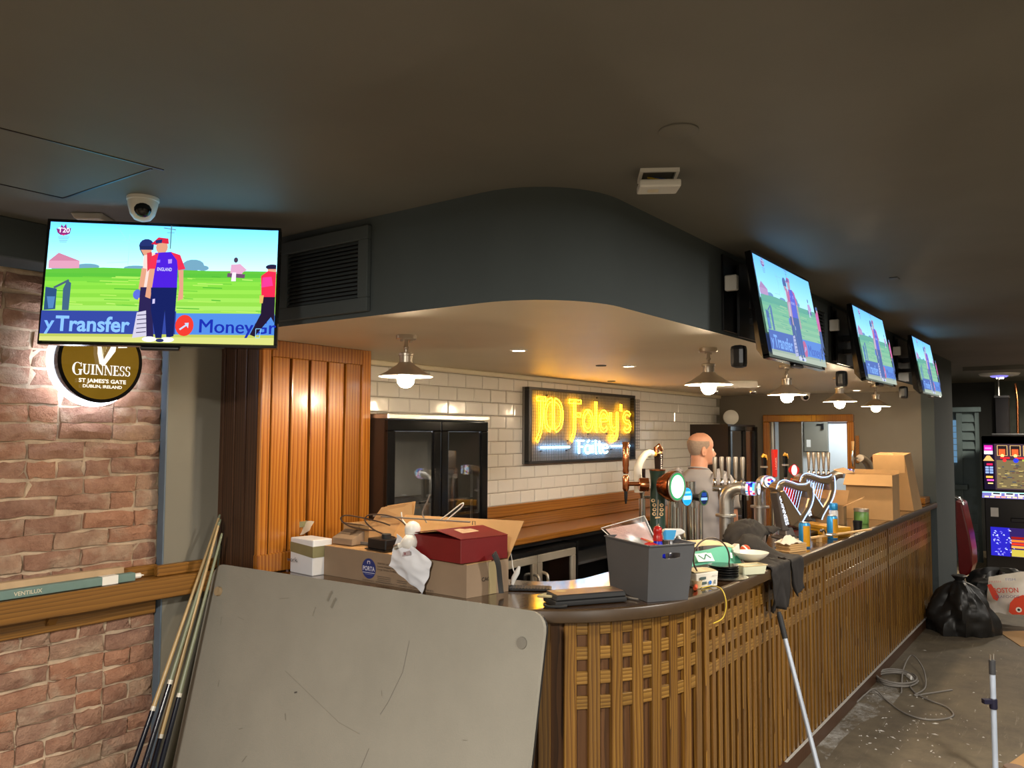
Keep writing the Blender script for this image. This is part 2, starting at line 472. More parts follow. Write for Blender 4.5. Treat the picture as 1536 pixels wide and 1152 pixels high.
# end wall with the kitchen doorway, and the corridor behind it
mb = MB()
mb.box(9.12, 9.27, 1.50, 2.22, ZF, ZS); mb.box(9.12, 9.27, 3.06, YW+.15, ZF, ZS); mb.box(9.12, 9.27, 2.22, 3.06, 1.90, ZS)
struct(ob('wall_end', mb, 'wall_grey'))
struct(ob('wall_pillar', MB().box(9.12, 10.36, 1.38, 1.50, ZF, ZS), 'bulkhead_paint'))
struct(ob('wall_return', MB().box(10.24, 10.36, 1.50, 3.81, ZF, ZS), 'white_panel'))
d = bpy.data.objects.new('door_1', None); COL.objects.link(d); d.location = (9.10, 2.64, ZF); struct(d)
hz = 1.97-ZF
for nm, x in (('door_jamb', (-.03, .19, -.49, -.42, 0, hz-.08)), ('door_jamb', (-.03, .19, .42, .49, 0, hz-.08)), ('door_head', (-.03, .19, -.49, .49, hz-.08, hz))):
    ob(nm, MB().box(*x), 'wood_orange', d, bevel=.008)
ob('door_stop', MB().box(.06, .10, .405, .425, 0, hz-.08), 'white', d)
y1_ = at(1203, 640, 'X', 9.40).y-2.64
ob('door_leaf', MB().box(.28, .32, y1_, .412, 0, hz-.02), 'wall_grey', d, bevel=.004)
# brick wall: mortar bed, bricks one by one
bw = struct(ob('wall_left', MB().box(-3.6, 2.11, YW+.012, YW+.16, ZF, ZC), 'mortar'))
def brick_mesh(w_, h_, seed):
    rnd = random.Random(seed); mb = MB(); nu, nv = 4, 2; vs = []
    for j in range(nv+1):
        for i in range(nu+1):
            e = i in (0, nu) or j in (0, nv)
            x = (i/nu-.5)*w_+rnd.uniform(-1, 1)*(.006 if e else .012); z = (j/nv-.5)*h_+rnd.uniform(-1, 1)*.0055
            vs.append((x, rnd.uniform(-.004, .008) if e else -.012+rnd.uniform(-.012, .007), z))
    fs = [(j*(nu+1)+i, j*(nu+1)+i+1, (j+1)*(nu+1)+i+1, (j+1)*(nu+1)+i) for j in range(nv) for i in range(nu)]
    n = len(vs); rim = list(range(nu+1))+[(nu+1)*(j+1)+nu for j in range(nv)]+[(nu+1)*nv+i for i in range(nu-1, -1, -1)]+[(nu+1)*j for j in range(nv-1, 0, -1)]
    vs += [(vs[i][0], .022, vs[i][2]) for i in rim]
    fs += [(rim[(k+1) % len(rim)], rim[k], n+k, n+(k+1) % len(rim)) for k in range(len(rim))]
    return mb.add(vs, fs).mesh('brick', 'brick', smooth=50)
BH = .079
full = [brick_mesh(.226, .067, i) for i in range(9)]; head = [brick_mesh(.106, .067, 50+i) for i in range(5)]
nb = 0
for k in range(32):
    z = 2.415-BH*(k+.5)
    if z < ZF+.02: break
    x = 2.105-(.002 if k % 2 else .0); hd = (k % 3 == 1)
    x += random.uniform(-.002, 0)
    first = True
    while x > .75:
        use_h = first and k % 2 or random.random() < (.7 if hd else .18)
        w_ = .106 if use_h else .226
        if nb < 298:
            put('brick', random.choice(head if use_h else full), bw, (x-w_/2-.002, YW+random.uniform(-.004, .006), z+random.uniform(-.004, .004)), (random.uniform(-.05, .05), random.uniform(-.025, .025), random.uniform(-.05, .05))); nb += 1
        x -= w_+.012; first = False
struct(ob('trim_3', MB().box(-3.6, 2.165, 3.46, YW+.05, 2.434, ZC), 'bulkhead_paint', bevel=.004))
struct(ob('wall_pilaster', MB().box(2.105, 2.40, 3.605, YW+.16, ZF, ZC), ['plaster_grey'], bevel=.003))
struct(ob('trim_4', MB().box(2.098, 2.105, 3.602, YW-.01, ZF, 2.434), 'blue_lit_trim'))
# ceiling hatch (recessed seams), ceiling marks
hm = MB()
for a, b in (((.70, 2.47), (1.373, 2.42)), ((1.344, 2.44), (1.331, 3.014)), ((.7, 3.03), (1.331, 3.014))):
    a, b = V((*a, ZC-.001)), V((*b, ZC-.001)); dd = (b-a); s_ = V((-dd.y, dd.x, 0)).normalized()*.0035
    hm.obox((a+b)/2, dd/2, s_, (0, 0, .0012))
tag(ob('ceiling_hatch', hm, 'black_plastic'), 'thin dark seams of an access hatch in the grey ceiling near the dome camera', 'hatch')
vcol('print'); 
# ------------------------------------------------------------------ panelled cabinet at the end of the counter
cb = thing('panelled_cabinet', 'tall oak cabinet with vertical planks and dark grooved side by the brick wall', 'cabinet', (2.39, 3.27, ZF))
H = ZS-ZF
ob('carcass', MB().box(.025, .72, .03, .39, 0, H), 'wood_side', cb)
ob('stile', MB().box(0, .055, 0, .03, 0, H), 'wood_orange', cb, bevel=.004)
ob('stile', MB().box(.655, .72, 0, .03, 0, H), 'wood_orange', cb, bevel=.004)
ob('top_rail', MB().box(.055, .655, -.004, .03, H-.085, H), 'wood_orange', cb, bevel=.004)
ob('bottom_rail', MB().box(-.005, .655, -.006, .03, ZB-ZF+.004, ZB-ZF+.095), 'wood_orange', cb, bevel=.004)
pm = MB().box(.001, .105, .002, .03, ZB-ZF+.05, H-.08).mesh('plank', 'wood_orange', bevel=.006, seg=2)
for i in range(5):
    put('plank', pm, cb, (.062+i*.1185, 0, 0))
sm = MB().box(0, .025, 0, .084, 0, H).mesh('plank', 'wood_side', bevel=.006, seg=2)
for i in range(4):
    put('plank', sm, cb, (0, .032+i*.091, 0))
# ------------------------------------------------------------------ bar counter: path of the front face
def path(off, left_end=3.27, right_end=9.12, narc=None, step=.02):
    """points along the counter front at distance OFF outside the lattice plane, from the cabinet round the corner to the pillar"""
    R = .845+off; cx, cy = 3.33, 2.275; out = []
    L1 = left_end-cy; La = pi/2*.845; L2 = right_end-cx
    return cx, cy, R, L1, La, L2
def on_path(sv, off):
    cx, cy, R, L1, La, L2 = path(off)
    if sv < L1: return V((cx-R, 3.27-sv, 0)), V((0, -1, 0)), V((-1, 0, 0))
    if sv < L1+La:
        a = (sv-L1)/.845; n_ = V((-cos(a), -sin(a), 0)); return V((cx, cy, 0))+n_*R, V((-n_.y*-1, 0, 0)) if 0 else V((sin(a), -cos(a), 0)), n_
    return V((cx+(sv-L1-La), cy-R, 0)), V((1, 0, 0)), V((0, -1, 0))
LT = (3.27-2.275)+pi/2*.845+(9.12-3.33)
SS = [0, (3.27-2.275)]+[(3.27-2.275)+pi/2*.845*i/16 for i in range(1, 17)]+[LT]
def ribbon(o0, o1, z0, z1, ss=SS):
    mb = MB(); vs = []
    for sv in ss:
        a = on_path(sv, o0)[0]; b = on_path(sv, o1)[0]
        vs += [(a.x, a.y, z0), (b.x, b.y, z0), (b.x, b.y, z1), (a.x, a.y, z1)]
    fs = []
    for i in range(len(ss)-1):
        for j in range(4): fs.append((i*4+j, i*4+(j+1) % 4, i*4+4+(j+1) % 4, i*4+4+j))
    fs.append((3, 2, 1, 0)); e = (len(ss)-1)*4; fs.append((e, e+1, e+2, e+3))
    return mb.add(vs, fs)
bar = thing('bar_counter', 'long curved oak bar front with square lattice above vertical slats', 'bar counter', (0, 0, 0))
ob('backing_panel', ribbon(-.05, -.020, ZF, 1.016), 'wood_backing', bar, smooth=30)
ob('skirting_board', ribbon(-.02, .012, ZF, 0.0), 'wood_side', bar, smooth=30)
rest = MB()
def place_on(me_name, me, sv, off, z):
    p, tdir, nrm = on_path(sv, off); o = put(me_name, me, bar, (p.x, p.y, z), (0, 0, atan2(tdir.y, tdir.x))); return o
nbk = 0
def lattice(s0, s1, pitch, sw, proud, zs, bh):
    global nbk
    slat = MB().box(-sw/2, sw/2, -.012, .012, 0, 1.016).mesh('slat', 'wood_bar', bevel=.003)
    blk = MB().box(-(pitch-sw)/2, (pitch-sw)/2, -.008, .008, -bh/2, bh/2).mesh('lattice_block', 'wood_block', bevel=.002)
    n_ = round((s1-s0)/pitch); pitch = (s1-s0)/n_
    for i in range(n_):
        sv = s0+(i+.5)*pitch; place_on('slat', slat, sv, -.012, 0)
        if i == n_-1: continue
        for z in zs:
            s2 = sv+pitch/2
            if nbk < 290: place_on('lattice_block', blk, s2, -.008-proud, z); nbk += 1
            else:
                p, td, nn = on_path(s2, -.008-proud); rest.obox((p.x, p.y, z), td*(pitch-sw)/2, nn*.008, (0, 0, bh/2))
ZA, ZBK = (.984, .886, .791, .696), (.999, .9085, .8095, .7105)
lattice(1.57, 2.345, .097, .050, .005, ZA, .050)
lattice(2.35, 2.35+1.85, .0755, .038, .0012, ZBK, .053)
lattice(4.205, 4.205+1.85, .0755, .038, .0012, ZBK, .053)
lattice(6.06, LT-.02, .0755, .038, .0012, ZBK, .053)
lattice(.60, 1.565, .097, .050, .005, ZA, .050)
if rest.v:
    o = ob('lattice_blocks', rest, 'wood_block', bar); o['kind'] = 'stuff'
# worktop: polished slab with a moulded front edge
top = thing('bar_worktop', 'polished dark brown worktop of the curved bar with rounded front edge', 'worktop', (0, 0, 0))
ob('slab', ribbon(-.565, .030, 1.018, ZB, SS), 'wood_top', top, smooth=30)
mb = MB(); ss = SS; prof = [(.028, 1.018), (.053, 1.018), (.056, 1.021), (.056, 1.062), (.053, 1.0665), (.046, 1.068), (.028, 1.067)]
vs = []
for sv in ss:
    for o_, z in prof:
        p = on_path(sv, o_)[0]; vs.append((p.x, p.y, z))
k = len(prof); fs = [(i*k+j, i*k+j+1, (i+1)*k+j+1, (i+1)*k+j) for i in range(len(ss)-1) for j in range(k-1)]
ob('edge_moulding', mb.add(vs, fs), 'wood_rim', top, smooth=40, fix=False)
# ------------------------------------------------------------------ dado shelf on the brick wall
sh = thing('wall_shelf', 'narrow oak dado shelf along the brick wall with batten above and below', 'shelf', (0, YW, 1.07))
ob('shelf_board', MB().box(-3.0, 2.39, -.135, -.002, -.022, 0), 'wood_shelf', sh)
ob('front_rail', MB().box(-3.0, 2.39, -.16, -.136, -.088, .006), 'wood_shelf', sh, bevel=.004)
ob('upstand', MB().box(-3.0, 2.092, -.034, .01, .0015, .052), 'wood_shelf', sh, bevel=.004)
ob('upstand', MB().box(2.06, 2.39, -.092, -.056, .0015, .052), 'wood_shelf', sh, bevel=.004)
ob('lower_batten', MB().box(-3.0, 2.092, -.03, .01, -.175, -.085), 'wood_shelf', sh, bevel=.004)
for x in (.4, 1.62):
    ob('bracket', MB().prism([(-.028, -.15), (-.028, -.023), (-.13, -.023)], -.02, .02, O=(x, 0, 0), X=(0, 1, 0), Y=(0, 0, 1), Z=(1, 0, 0)), 'wood_shelf', sh)
# fluorescent tube cartons lying on the shelf
plain('carton_teal', '66807a', .6); plain('carton_kraft', 'b59a78', .7)
for i, (y, x1, m, lab) in enumerate(((3.595, 1.955, 'carton_kraft', 'kraft brown lamp tube carton lying on shelf against the brick wall'), (3.552, 1.985, 'carton_teal', 'teal lamp tube carton with cream bands lying at the front of shelf'))):
    c_ = thing('lamp_tube_carton', lab, 'carton', (x1-.75, y, 1.0765))
    hh_ = .037 if i else .062
    ob('sleeve', MB().box(-.7, .70, -.0185, .0185, 0, hh_), m, c_, bevel=.003)
    ob('tube_end', MB().lathe([(.012, 0), (.012, .03), (.008, .034)], (.70, 0, .0185), (1, 0, 0), 12).lathe([(.002, .034), (.002, .045)], (.70, .005, .0185), (1, 0, 0), 6).lathe([(.002, .034), (.002, .045)], (.70, -.005, .0185), (1, 0, 0), 6), 'white', c_)
    if i:
        for xx in (-.2, .55):
            ob('cream_band', MB().box(xx, xx+.07, -.0192, .0192, .0, .0376), 'white', c_)
        P_ = Print(); P_.text('VENTILUX', 0, 0, .016, 'cfc7ae', bold=.01)
        put('lettering', P_.mesh('lettering', 'print', (.25, -.0196, .011), (1, 0, 0), (0, 0, 1)), c_)
# ------------------------------------------------------------------ televisions showing the cricket
vcol('screen', 1.9); vcol('screen_side', 1.35, tint=('8fb4ff', .26))  # side screens: bluish pallor of the slanting view is mixed into their colour
TVW, TVH = .84, .475
def cricket():
    P = Print(.00012)
    def S_(x, y):
        tx = (x-280)/1163; yt = 90+45*tx; yb = 716+14*tx
        return max(-.5, min(.5, tx-.5))*(TVW-.02), max(-.5, min(.5, .5-(y-yt)/(yb-yt)))*(TVH-.02)
    def pg(c, *pts): P.poly([S_(*p) for p in pts], c)
    def rc(c, x0, y0, x1, y1): pg(c, (x0, y0), (x1, y0), (x1, y1), (x0, y1))
    def el(c, x, y, rx, ry, n=14): pg(c, *[(x+rx*cos(2*pi*i/n), y+ry*sin(2*pi*i/n)) for i in range(n)])
    skys = []
    sky = ['5ab4f4', '64bef6', '70c8f8', '7cd0f8', '88d8f8', '94def8', 'a2e4f8', 'aee8f6']
    for i in range(24):
        k = i/23*7; a, b = sky[int(k)], sky[min(7, int(k)+1)]; c = ''.join('%02x' % round(int(a[j:j+2], 16)*(1-k % 1)+int(b[j:j+2], 16)*(k % 1)) for j in (0, 2, 4)); skys.append(c); rc(c, 278, 88+i*11.4, 1446, 88+(i+1)*11.4+2)
    for x, y, rx, ry in ((350, 325, 60, 26), (480, 330, 60, 16), (1010, 320, 55, 30), (960, 330, 60, 20), (720, 335, 60, 12), (1060, 335, 30, 14)): el('6f9fb8', x, y, rx, ry)
    pg('d79ab4', (290, 300), (335, 258), (440, 300), (440, 340), (290, 340)); pg('c77f9c', (290, 300), (335, 258), (440, 300))
    for a, b in (((610, 110), (700, 240)), ((680, 160), (680, 320)), ((575, 310), (680, 305)), ((640, 190), (760, 190)), ((780, 250), (780, 320)), ((900, 120), (940, 260))):
        P.line([S_(*a), S_(*b)], .0012, '9cc4c8')
    P.line([S_(888, 112), S_(888, 235)], .004, '5b7f80'); P.line([S_(850, 125), S_(912, 135)], .003, '5b7f80'); P.line([S_(868, 150), S_(905, 150)], .002, '5b7f80')
    gr = ['58b83a', '74cc40', '86d645', '7fd040', '93da4c', '84cf42', '9adb55', '8cd048', 'a2dd62', '97d455']
    pg('5fbb3c', (278, 345), (560, 335), (1100, 350), (1446, 352), (1446, 380), (278, 380))
    for i, c in enumerate(gr): rc(c, 278, 365+i*21, 1446, 365+(i+1)*21+3)
    rnd = random.Random(3)
    for i in range(46):
        x, y = rnd.uniform(290, 1400), rnd.uniform(375, 560); l_ = rnd.uniform(40, 150)
        pg(rnd.choice(['4fae35', 'b4e36a', '6cc23c', 'a9df5c']), (x, y), (min(1440, x+l_), y+3), (min(1440, x+l_), y+8), (x, y+5))
    rc('33459a', 278, 562, 940, 686); rc('4f86d8', 940, 572, 1446, 690)
    rc('cfd27a', 278, 680, 1446, 740); rc('b4bf58', 278, 680, 1446, 694)
    # camera crane and operator
    pg('2c4d78', (290, 440), (345, 450), (345, 555), (290, 560)); pg('4f7fb4', (300, 490), (340, 490), (335, 550), (312, 552))
    P.line([S_(330, 445), S_(400, 405)], .008, '4a5f74'); pg('40607c', (375, 450), (392, 405), (412, 420), (410, 560), (378, 560))
    # banner lettering
    x0, y0 = S_(292, 668); P.text('y', x0+.004, y0+.008, .048, '7fb4ff', 'l', bold=.02)
    x0, y0 = S_(352, 664); P.text('Transfer', x0, y0, .055, '86baff', 'l', width=.255, bold=.025)
    el('e23a30', 985, 634, 46, 54, 20); P.line([S_(962, 655), S_(1003, 625)], .006, 'b9d4ff'); pg('b9d4ff', (985, 622), (1006, 620), (1004, 648))
    x0, y0 = S_(1060, 672)
    for dx in (0, .0022): P.text('MoneyGr', x0+dx, y0+.002, .052, '1c2ea8', 'l', width=.275)
    # batter behind
    skin = 'd79a7c'
    el('23306a', 771, 222, 37, 34); pg('1d2858', (735, 225), (808, 225), (806, 246), (740, 238)); pg(skin, (745, 245), (800, 245), (795, 275), (760, 280))
    P.line([S_(738, 238), S_(762, 280)], .003, '2a3150')
    pg('e8d0c8', (760, 275), (825, 255), (830, 330), (800, 440), (760, 440)); pg('cf3a48', (776, 262), (800, 256), (806, 330), (784, 360))
    pg(skin, (755, 340), (780, 345), (770, 450), (745, 450)); el('5a6cd0', 742, 478, 22, 26); P.line([S_(752, 495), S_(766, 560)], .006, 'e7d24a')
    pg('2a2350', (755, 440), (810, 440), (835, 695), (800, 700), (780, 600), (752, 600)); pg('c9c4d8', (745, 570), (790, 560), (800, 690), (730, 700))
    for q in range(5): P.line([S_(748, 585+q*22), S_(796, 580+q*22)], .003, '2a2350')
    # fielder in front
    el(skin, 850, 232, 30, 36); pg('cf2640', (795, 215), (830, 180), (880, 186), (884, 215), (840, 208), (820, 220)); pg('22306e', (815, 196), (850, 190), (848, 210), (818, 212))
    pg('4a20d0', (818, 262), (900, 256), (935, 290), (938, 445), (810, 445), (820, 330)); pg('e2304e', (790, 345), (800, 280), (835, 262), (824, 345)); pg('e2304e', (895, 256), (945, 272), (975, 345), (938, 352), (930, 300))
    pg(skin, (795, 345), (822, 345), (808, 500), (782, 490)); pg(skin, (940, 352), (966, 350), (972, 500), (945, 510), (950, 440))
    pg('16205c', (808, 442), (938, 442), (935, 690), (900, 700), (884, 560), (876, 700), (846, 700), (815, 560))
    x0, y0 = S_(870, 356); P.text('ENGLAND', x0, y0, .013, 'd8d4f4', width=.052, bold=.01)
    pg('b08cf0', (885, 296), (905, 294), (905, 316), (887, 318)); pg('8a68e8', (828, 300), (846, 298), (846, 312), (828, 314)); pg('c8c0f0', (820, 502), (832, 500), (832, 524), (820, 526))
    el('f0eef6', 815, 706, 36, 14); el('f0eef6', 905, 708, 34, 13); el('2a3060', 868, 712, 20, 9)
    # spectator, umpire
    el('4a3a50', 1232, 298, 11, 14); pg('d8a4c4', (1208, 322), (1255, 318), (1292, 350), (1270, 362), (1262, 384), (1205, 380)); pg('6a4a6a', (1192, 366), (1282, 372), (1280, 392), (1190, 386)); pg('e6e0ee', (1216, 362), (1236, 362), (1236, 408), (1212, 408))
    el('26203e', 1422, 334, 34, 14); pg(skin, (1398, 344), (1446, 344), (1446, 366), (1402, 366)); pg('ef2a4e', (1366, 380), (1400, 355), (1446, 360), (1446, 490), (1372, 488)); pg('f03a90', (1374, 388), (1420, 384), (1430, 430), (1370, 440))
    pg('231830', (1375, 488), (1446, 488), (1446, 620), (1425, 590), (1345, 690), (1320, 680), (1372, 575)); pg('d8b060', (1362, 480), (1384, 480), (1380, 520), (1364, 520))
    P.line([S_(1350, 650), S_(1376, 650), S_(1370, 696), S_(1350, 696), S_(1350, 650)], .002, '8fd0ff')
    # tournament badge
    pg('8a2a78', (330, 160), (322, 136), (340, 142), (346, 116), (357, 130), (368, 112), (374, 140), (394, 134), (390, 164), (372, 172), (346, 172))
    pg('d8406c', (346, 168), (372, 168), (360, 176)); x0, y0 = S_(360, 158); P.text('T20', x0, y0, .018, 'f4f0ff', width=.04, bold=.02)
    for q in range(4): rc('7fb0cc', 334+q*3, 180+q*9, 390-q*4, 184+q*9)
    skyl = {lin(c) for c in skys}
    P.c = [tuple(v*(1.0 if c in skyl else .62) for v in c) for c in P.c]
    return P
PIC = cricket()
pic_front = PIC.mesh('picture', 'screen', (0, -.0275, 0), (1, 0, 0), (0, 0, 1))
def television(label, loc, rz, tilt, side=None, group=None):
    """origin at the set's centre; the screen faces local -Y, tipped down by TILT"""
    t = thing('television', label, 'television', loc, rz, group)
    def rt(o): o.rotation_euler = (tilt, 0, 0); return o
    w2, h2 = TVW/2, TVH/2
    b = MB(); q = .011
    b.box(-w2, w2, -.028, .0, h2-q, h2); b.box(-w2, w2, -.028, .0, -h2, -h2+q*1.5); b.box(-w2, -w2+q, -.028, 0, -h2+q, h2-q); b.box(w2-q, w2, -.028, 0, -h2+q, h2-q)
    rt(ob('bezel', b, 'black_gloss', t))
    b = MB().hexa([(-w2, 0, -h2), (w2, 0, -h2), (w2*.8, .05, -h2*.75), (-w2*.8, .05, -h2*.75)], [(-w2, 0, h2), (w2, 0, h2), (w2*.8, .03, h2*.7), (-w2*.8, .03, h2*.7)])
    b.box(-w2+.005, w2-.005, -.026, .001, -h2+.005, h2-.005)
    rt(ob('back_cover', b, 'black_plastic', t))
    s_ = rt(put('picture', pic_front, t))
    if side: s_.material_slots[0].link = 'OBJECT'; s_.material_slots[0].material = MT[side]
    rt(ob('sensor_bar', MB().box(-.07, .07, -.024, .0, -h2-.013, -h2), 'black_plastic', t, bevel=.004))
    return t
tv = television('large wall television showing cricket in bright sun, hung over the round stout sign', (1.63, 2.835, 2.298), atan2(-.566, .565), -.10)
a = MB().tube([(0, .03, 0), (.02, .20, 0), (.25, .487, .02)], .018, 8).box(-.12, .12, .035, .05, -.1, .1).obox((.247, .494, .02), (.006, .006, 0), (.06, -.06, 0), (0, 0, .09))
ob('wall_arm', a, 'black_plastic', tv)
rt_labels = ['television on the bulkhead closest to the rounded corner, with grey bracket', 'middle television of the three in a row along the bulkhead', 'television of the bulkhead row beside the dark pillar']
for i, (xc, lab) in enumerate(zip((3.773, 5.49, 7.37), rt_labels)):
    t_ = television(lab, (xc, 1.188, 2.305), 0, -.16, 'screen_side', 'televisions along the bulkhead')
    ob('wall_plate', MB().box(-.16, .16, .160, .172, -.1, .24).box(-.03, .03, .02, .165, .05, .09).box(-.03, .03, .02, .165, -.03, .0), 'black_plastic', t_)
    ob('speaker_bar', MB().box(-.40, -.34, .055, .12, -.265, -.165), 'black_plastic', t_, bevel=.02, seg=2)
    ob('junction_box', MB().box(-.33, -.30, .11, .166, .09, .16), 'white', t_, bevel=.004)
# dark backing panels behind the three sets
for i, x in enumerate((3.72, 5.55, 7.45)):
    tag(ob('backing_board', MB().box(x-.25, x+.32, 1.369, 1.3795, 2.22, 2.57), 'black_plastic', bevel=.002), ['black backing board on bulkhead behind the first television from the corner', 'black backing board on bulkhead behind the middle television', 'black backing board on bulkhead behind the television by the pillar'][i], 'board', 'backing boards')
# ------------------------------------------------------------------ ventilation grilles in the bulkhead
def grille(label, loc, rz, w_, h_, n=14):
    g = thing('ventilation_grille', label, 'grille', loc, rz)
    f = MB(); b = .055
    f.box(0, w_, -.022, 0, h_-b, h_); f.box(0, w_, -.022, 0, 0, b); f.box(0, b, -.022, 0, b, h_-b); f.box(w_-b, w_, -.022, 0, b, h_-b)
    ob('frame', f, 'bulkhead_paint', g, bevel=.003)
    ob('duct_backing', MB().box(b, w_-b, -.003, -.0005, b, h_-b), 'black_plastic', g)
    p_ = (h_-2*b)/n
    sl = MB().hexa([(b, -.020, 0), (w_-b, -.020, 0), (w_-b, -.016, 0), (b, -.016, 0)], [(b, -.008, p_*.80), (w_-b, -.008, p_*.80), (w_-b, -.004, p_*.80), (b, -.004, p_*.80)]).mesh('slat', 'bulkhead_paint')
    rnd = random.Random(2)
    for i in range(n):
        put('slat', sl, g, (0, 0, b+i*p_+.002), (rnd.choice([0, 0, 0, .03, -.03]), 0, 0))
    return g
grille('wide grey louvred grille on the bulkhead beside the large television', (2.163, 2.83, 2.222), -pi/2, .545, .34)
grille('grey louvred grille on the bulkhead between the first and middle televisions', (4.62, 1.378, 2.235), 0, .52, .32, 10)
# ------------------------------------------------------------------ round illuminated stout sign
emit('led_ring', 'e6eeff', 13)
t = NT('sign_gold'); e = t.n('ShaderNodeEmission'); mp = t.coords((1, 1, 1), rnd=False); n = t.noise(mp, 3)
r = t.ramp([(.3, '7d5c16'), (.7, '8d6a1c')]); t.l(n.outputs[0], r.inputs[0]); t.l(r.outputs[0], e.inputs[0]); e.inputs[1].default_value = .8
g = t.n('ShaderNodeBsdfGlossy'); g.inputs['Roughness'].default_value = .04; mx = t.n('ShaderNodeMixShader'); mx.inputs[0].default_value = .05
t.l(e.outputs[0], mx.inputs[1]); t.l(g.outputs[0], mx.inputs[2]); t.l(mx.outputs[0], t.out.inputs[0]); MT['sign_gold'] = t.m
vcol('sign_print', 1.25)
GR = .184
gs = thing('round_wall_sign', 'round gold illuminated stout sign with white lettering on the brick wall', 'sign', (1.738, 3.545, 2.056))
ob('drum', MB().lathe([(GR-.012, -.03), (GR, -.03), (GR, .03), (GR-.012, .03)], (0, 0, 0), (0, 1, 0), 56), 'black_gloss', gs, smooth=40)
ob('glow_ring', MB().lathe([(GR+.002, .0305), (GR+.013, .033), (GR+.015, .038), (GR+.013, .044), (GR+.002, .046), (GR-.05, .046), (GR-.05, .0305)], (0, 0, 0), (0, 1, 0), 56), 'led_ring', gs, smooth=40)
ob('wall_mount', MB().lathe([(.12, .046), (.12, .10)], (0, 0, 0), (0, 1, 0), 24), 'black_plastic', gs)
ob('face', MB().lathe([(GR-.016, -.026), (GR-.016, -.031)], (0, 0, 0), (0, 1, 0), 56), 'sign_gold', gs)
def serif_word(P, word, x, y, h, col, width):
    """bold roman capitals with slab serifs, drawn letter by letter; the first is taller"""
    def arc(cx, cy, rx, ry, a0, a1, t0, t1, n=14):
        o = []; i_ = []
        for k in range(n+1):
            a = radians(a0+(a1-a0)*k/n); tt = t0+(t1-t0)*sin(pi*k/n)
            o.append((cx+rx*cos(a), cy+ry*sin(a))); i_.append((cx+(rx-tt)*cos(a), cy+(ry-t0*.6)*sin(a)))
        return o+i_[::-1]
    def R_(a, b, c, d): return [(a, b), (c, b), (c, d), (a, d)]
    L = {'G': (.86, [arc(.45, .5, .43, .52, 48, 318, .08, .20), R_(.62, .02, .80, .42), R_(.52, .40, .88, .46), R_(.72, .68, .78, 1.0)]),
         'U': (.84, [R_(.10, .25, .28, .98), R_(.62, .25, .70, .98), R_(0, .94, .38, 1), R_(.52, .94, .80, 1), arc(.40, .30, .30, .32, 180, 360, .17, .10)]),
         'I': (.42, [R_(.10, 0, .29, 1), R_(0, 0, .39, .06), R_(0, .94, .39, 1)]),
         'N': (.92, [R_(.10, 0, .17, 1), R_(.73, 0, .80, 1), [(.02, 1), (.24, 1), (.80, .0), (.66, 0)], R_(0, 0, .28, .06), R_(.62, .94, .90, 1)]),
         'E': (.68, [R_(.10, 0, .28, 1), R_(0, 0, .60, .07), R_(0, .93, .58, 1), R_(.2, .47, .46, .54), R_(.55, 0, .61, .25), R_(.53, .76, .59, 1), R_(.42, .38, .47, .63)]),
         'S': (.60, [arc(.27, .74, .25, .27, 20, 270, .08, .15), arc(.27, .26, .27, .27, 90, -160, .08, .15), R_(.46, .72, .51, 1.0), R_(.0, .0, .05, .28)])}
    tot = sum(L[c][0] for c in word)+.22; sx = width/tot; cx = x-width/2
    for i, c in enumerate(word):
        wd, ps = L[c]; k = 1.22 if i == 0 else 1.0; kx = 1.2 if i == 0 else 1.0
        for p in ps: P.poly([(cx+a*sx*kx, y-(.0 if i else h*.10)+b*h*k) for a, b in p], col)
        cx += wd*sx*kx
P = Print(.0004)
serif_word(P, 'GUINNESS', 0, -.062, .044, 'fff6e6', .25)
P.text("ST JAMES'S GATE", 0, -.097, .016, 'fff2dc', width=.205, bold=.03)
P.text('DUBLIN, IRELAND', 0, -.119, .0125, 'fff2dc', width=.17, bold=.03)
P.poly([(-.045, .10), (-.028, .055), (-.028, .03), (-.018, -.015), (.004, -.022), (.012, -.01), (.05, .045), (.056, .10), (.03, .10), (.028, .06), (.0, .005), (-.008, .05), (-.02, .10)], 'fff3df')
for i in range(5): P.line([(-.016+i*.008, .095), (-.006+i*.005, .015+i*.012)], .0016, 'd8c48a')
P.line([(-.1, .068), (-.06, .064)], .006, 'fff3df'); P.line([(.06, .064), (.1, .068)], .006, 'fff3df')
put('lettering', P.mesh('lettering', 'sign_print', (0, -.0325, 0), (1, 0, 0), (0, 0, 1)), gs)
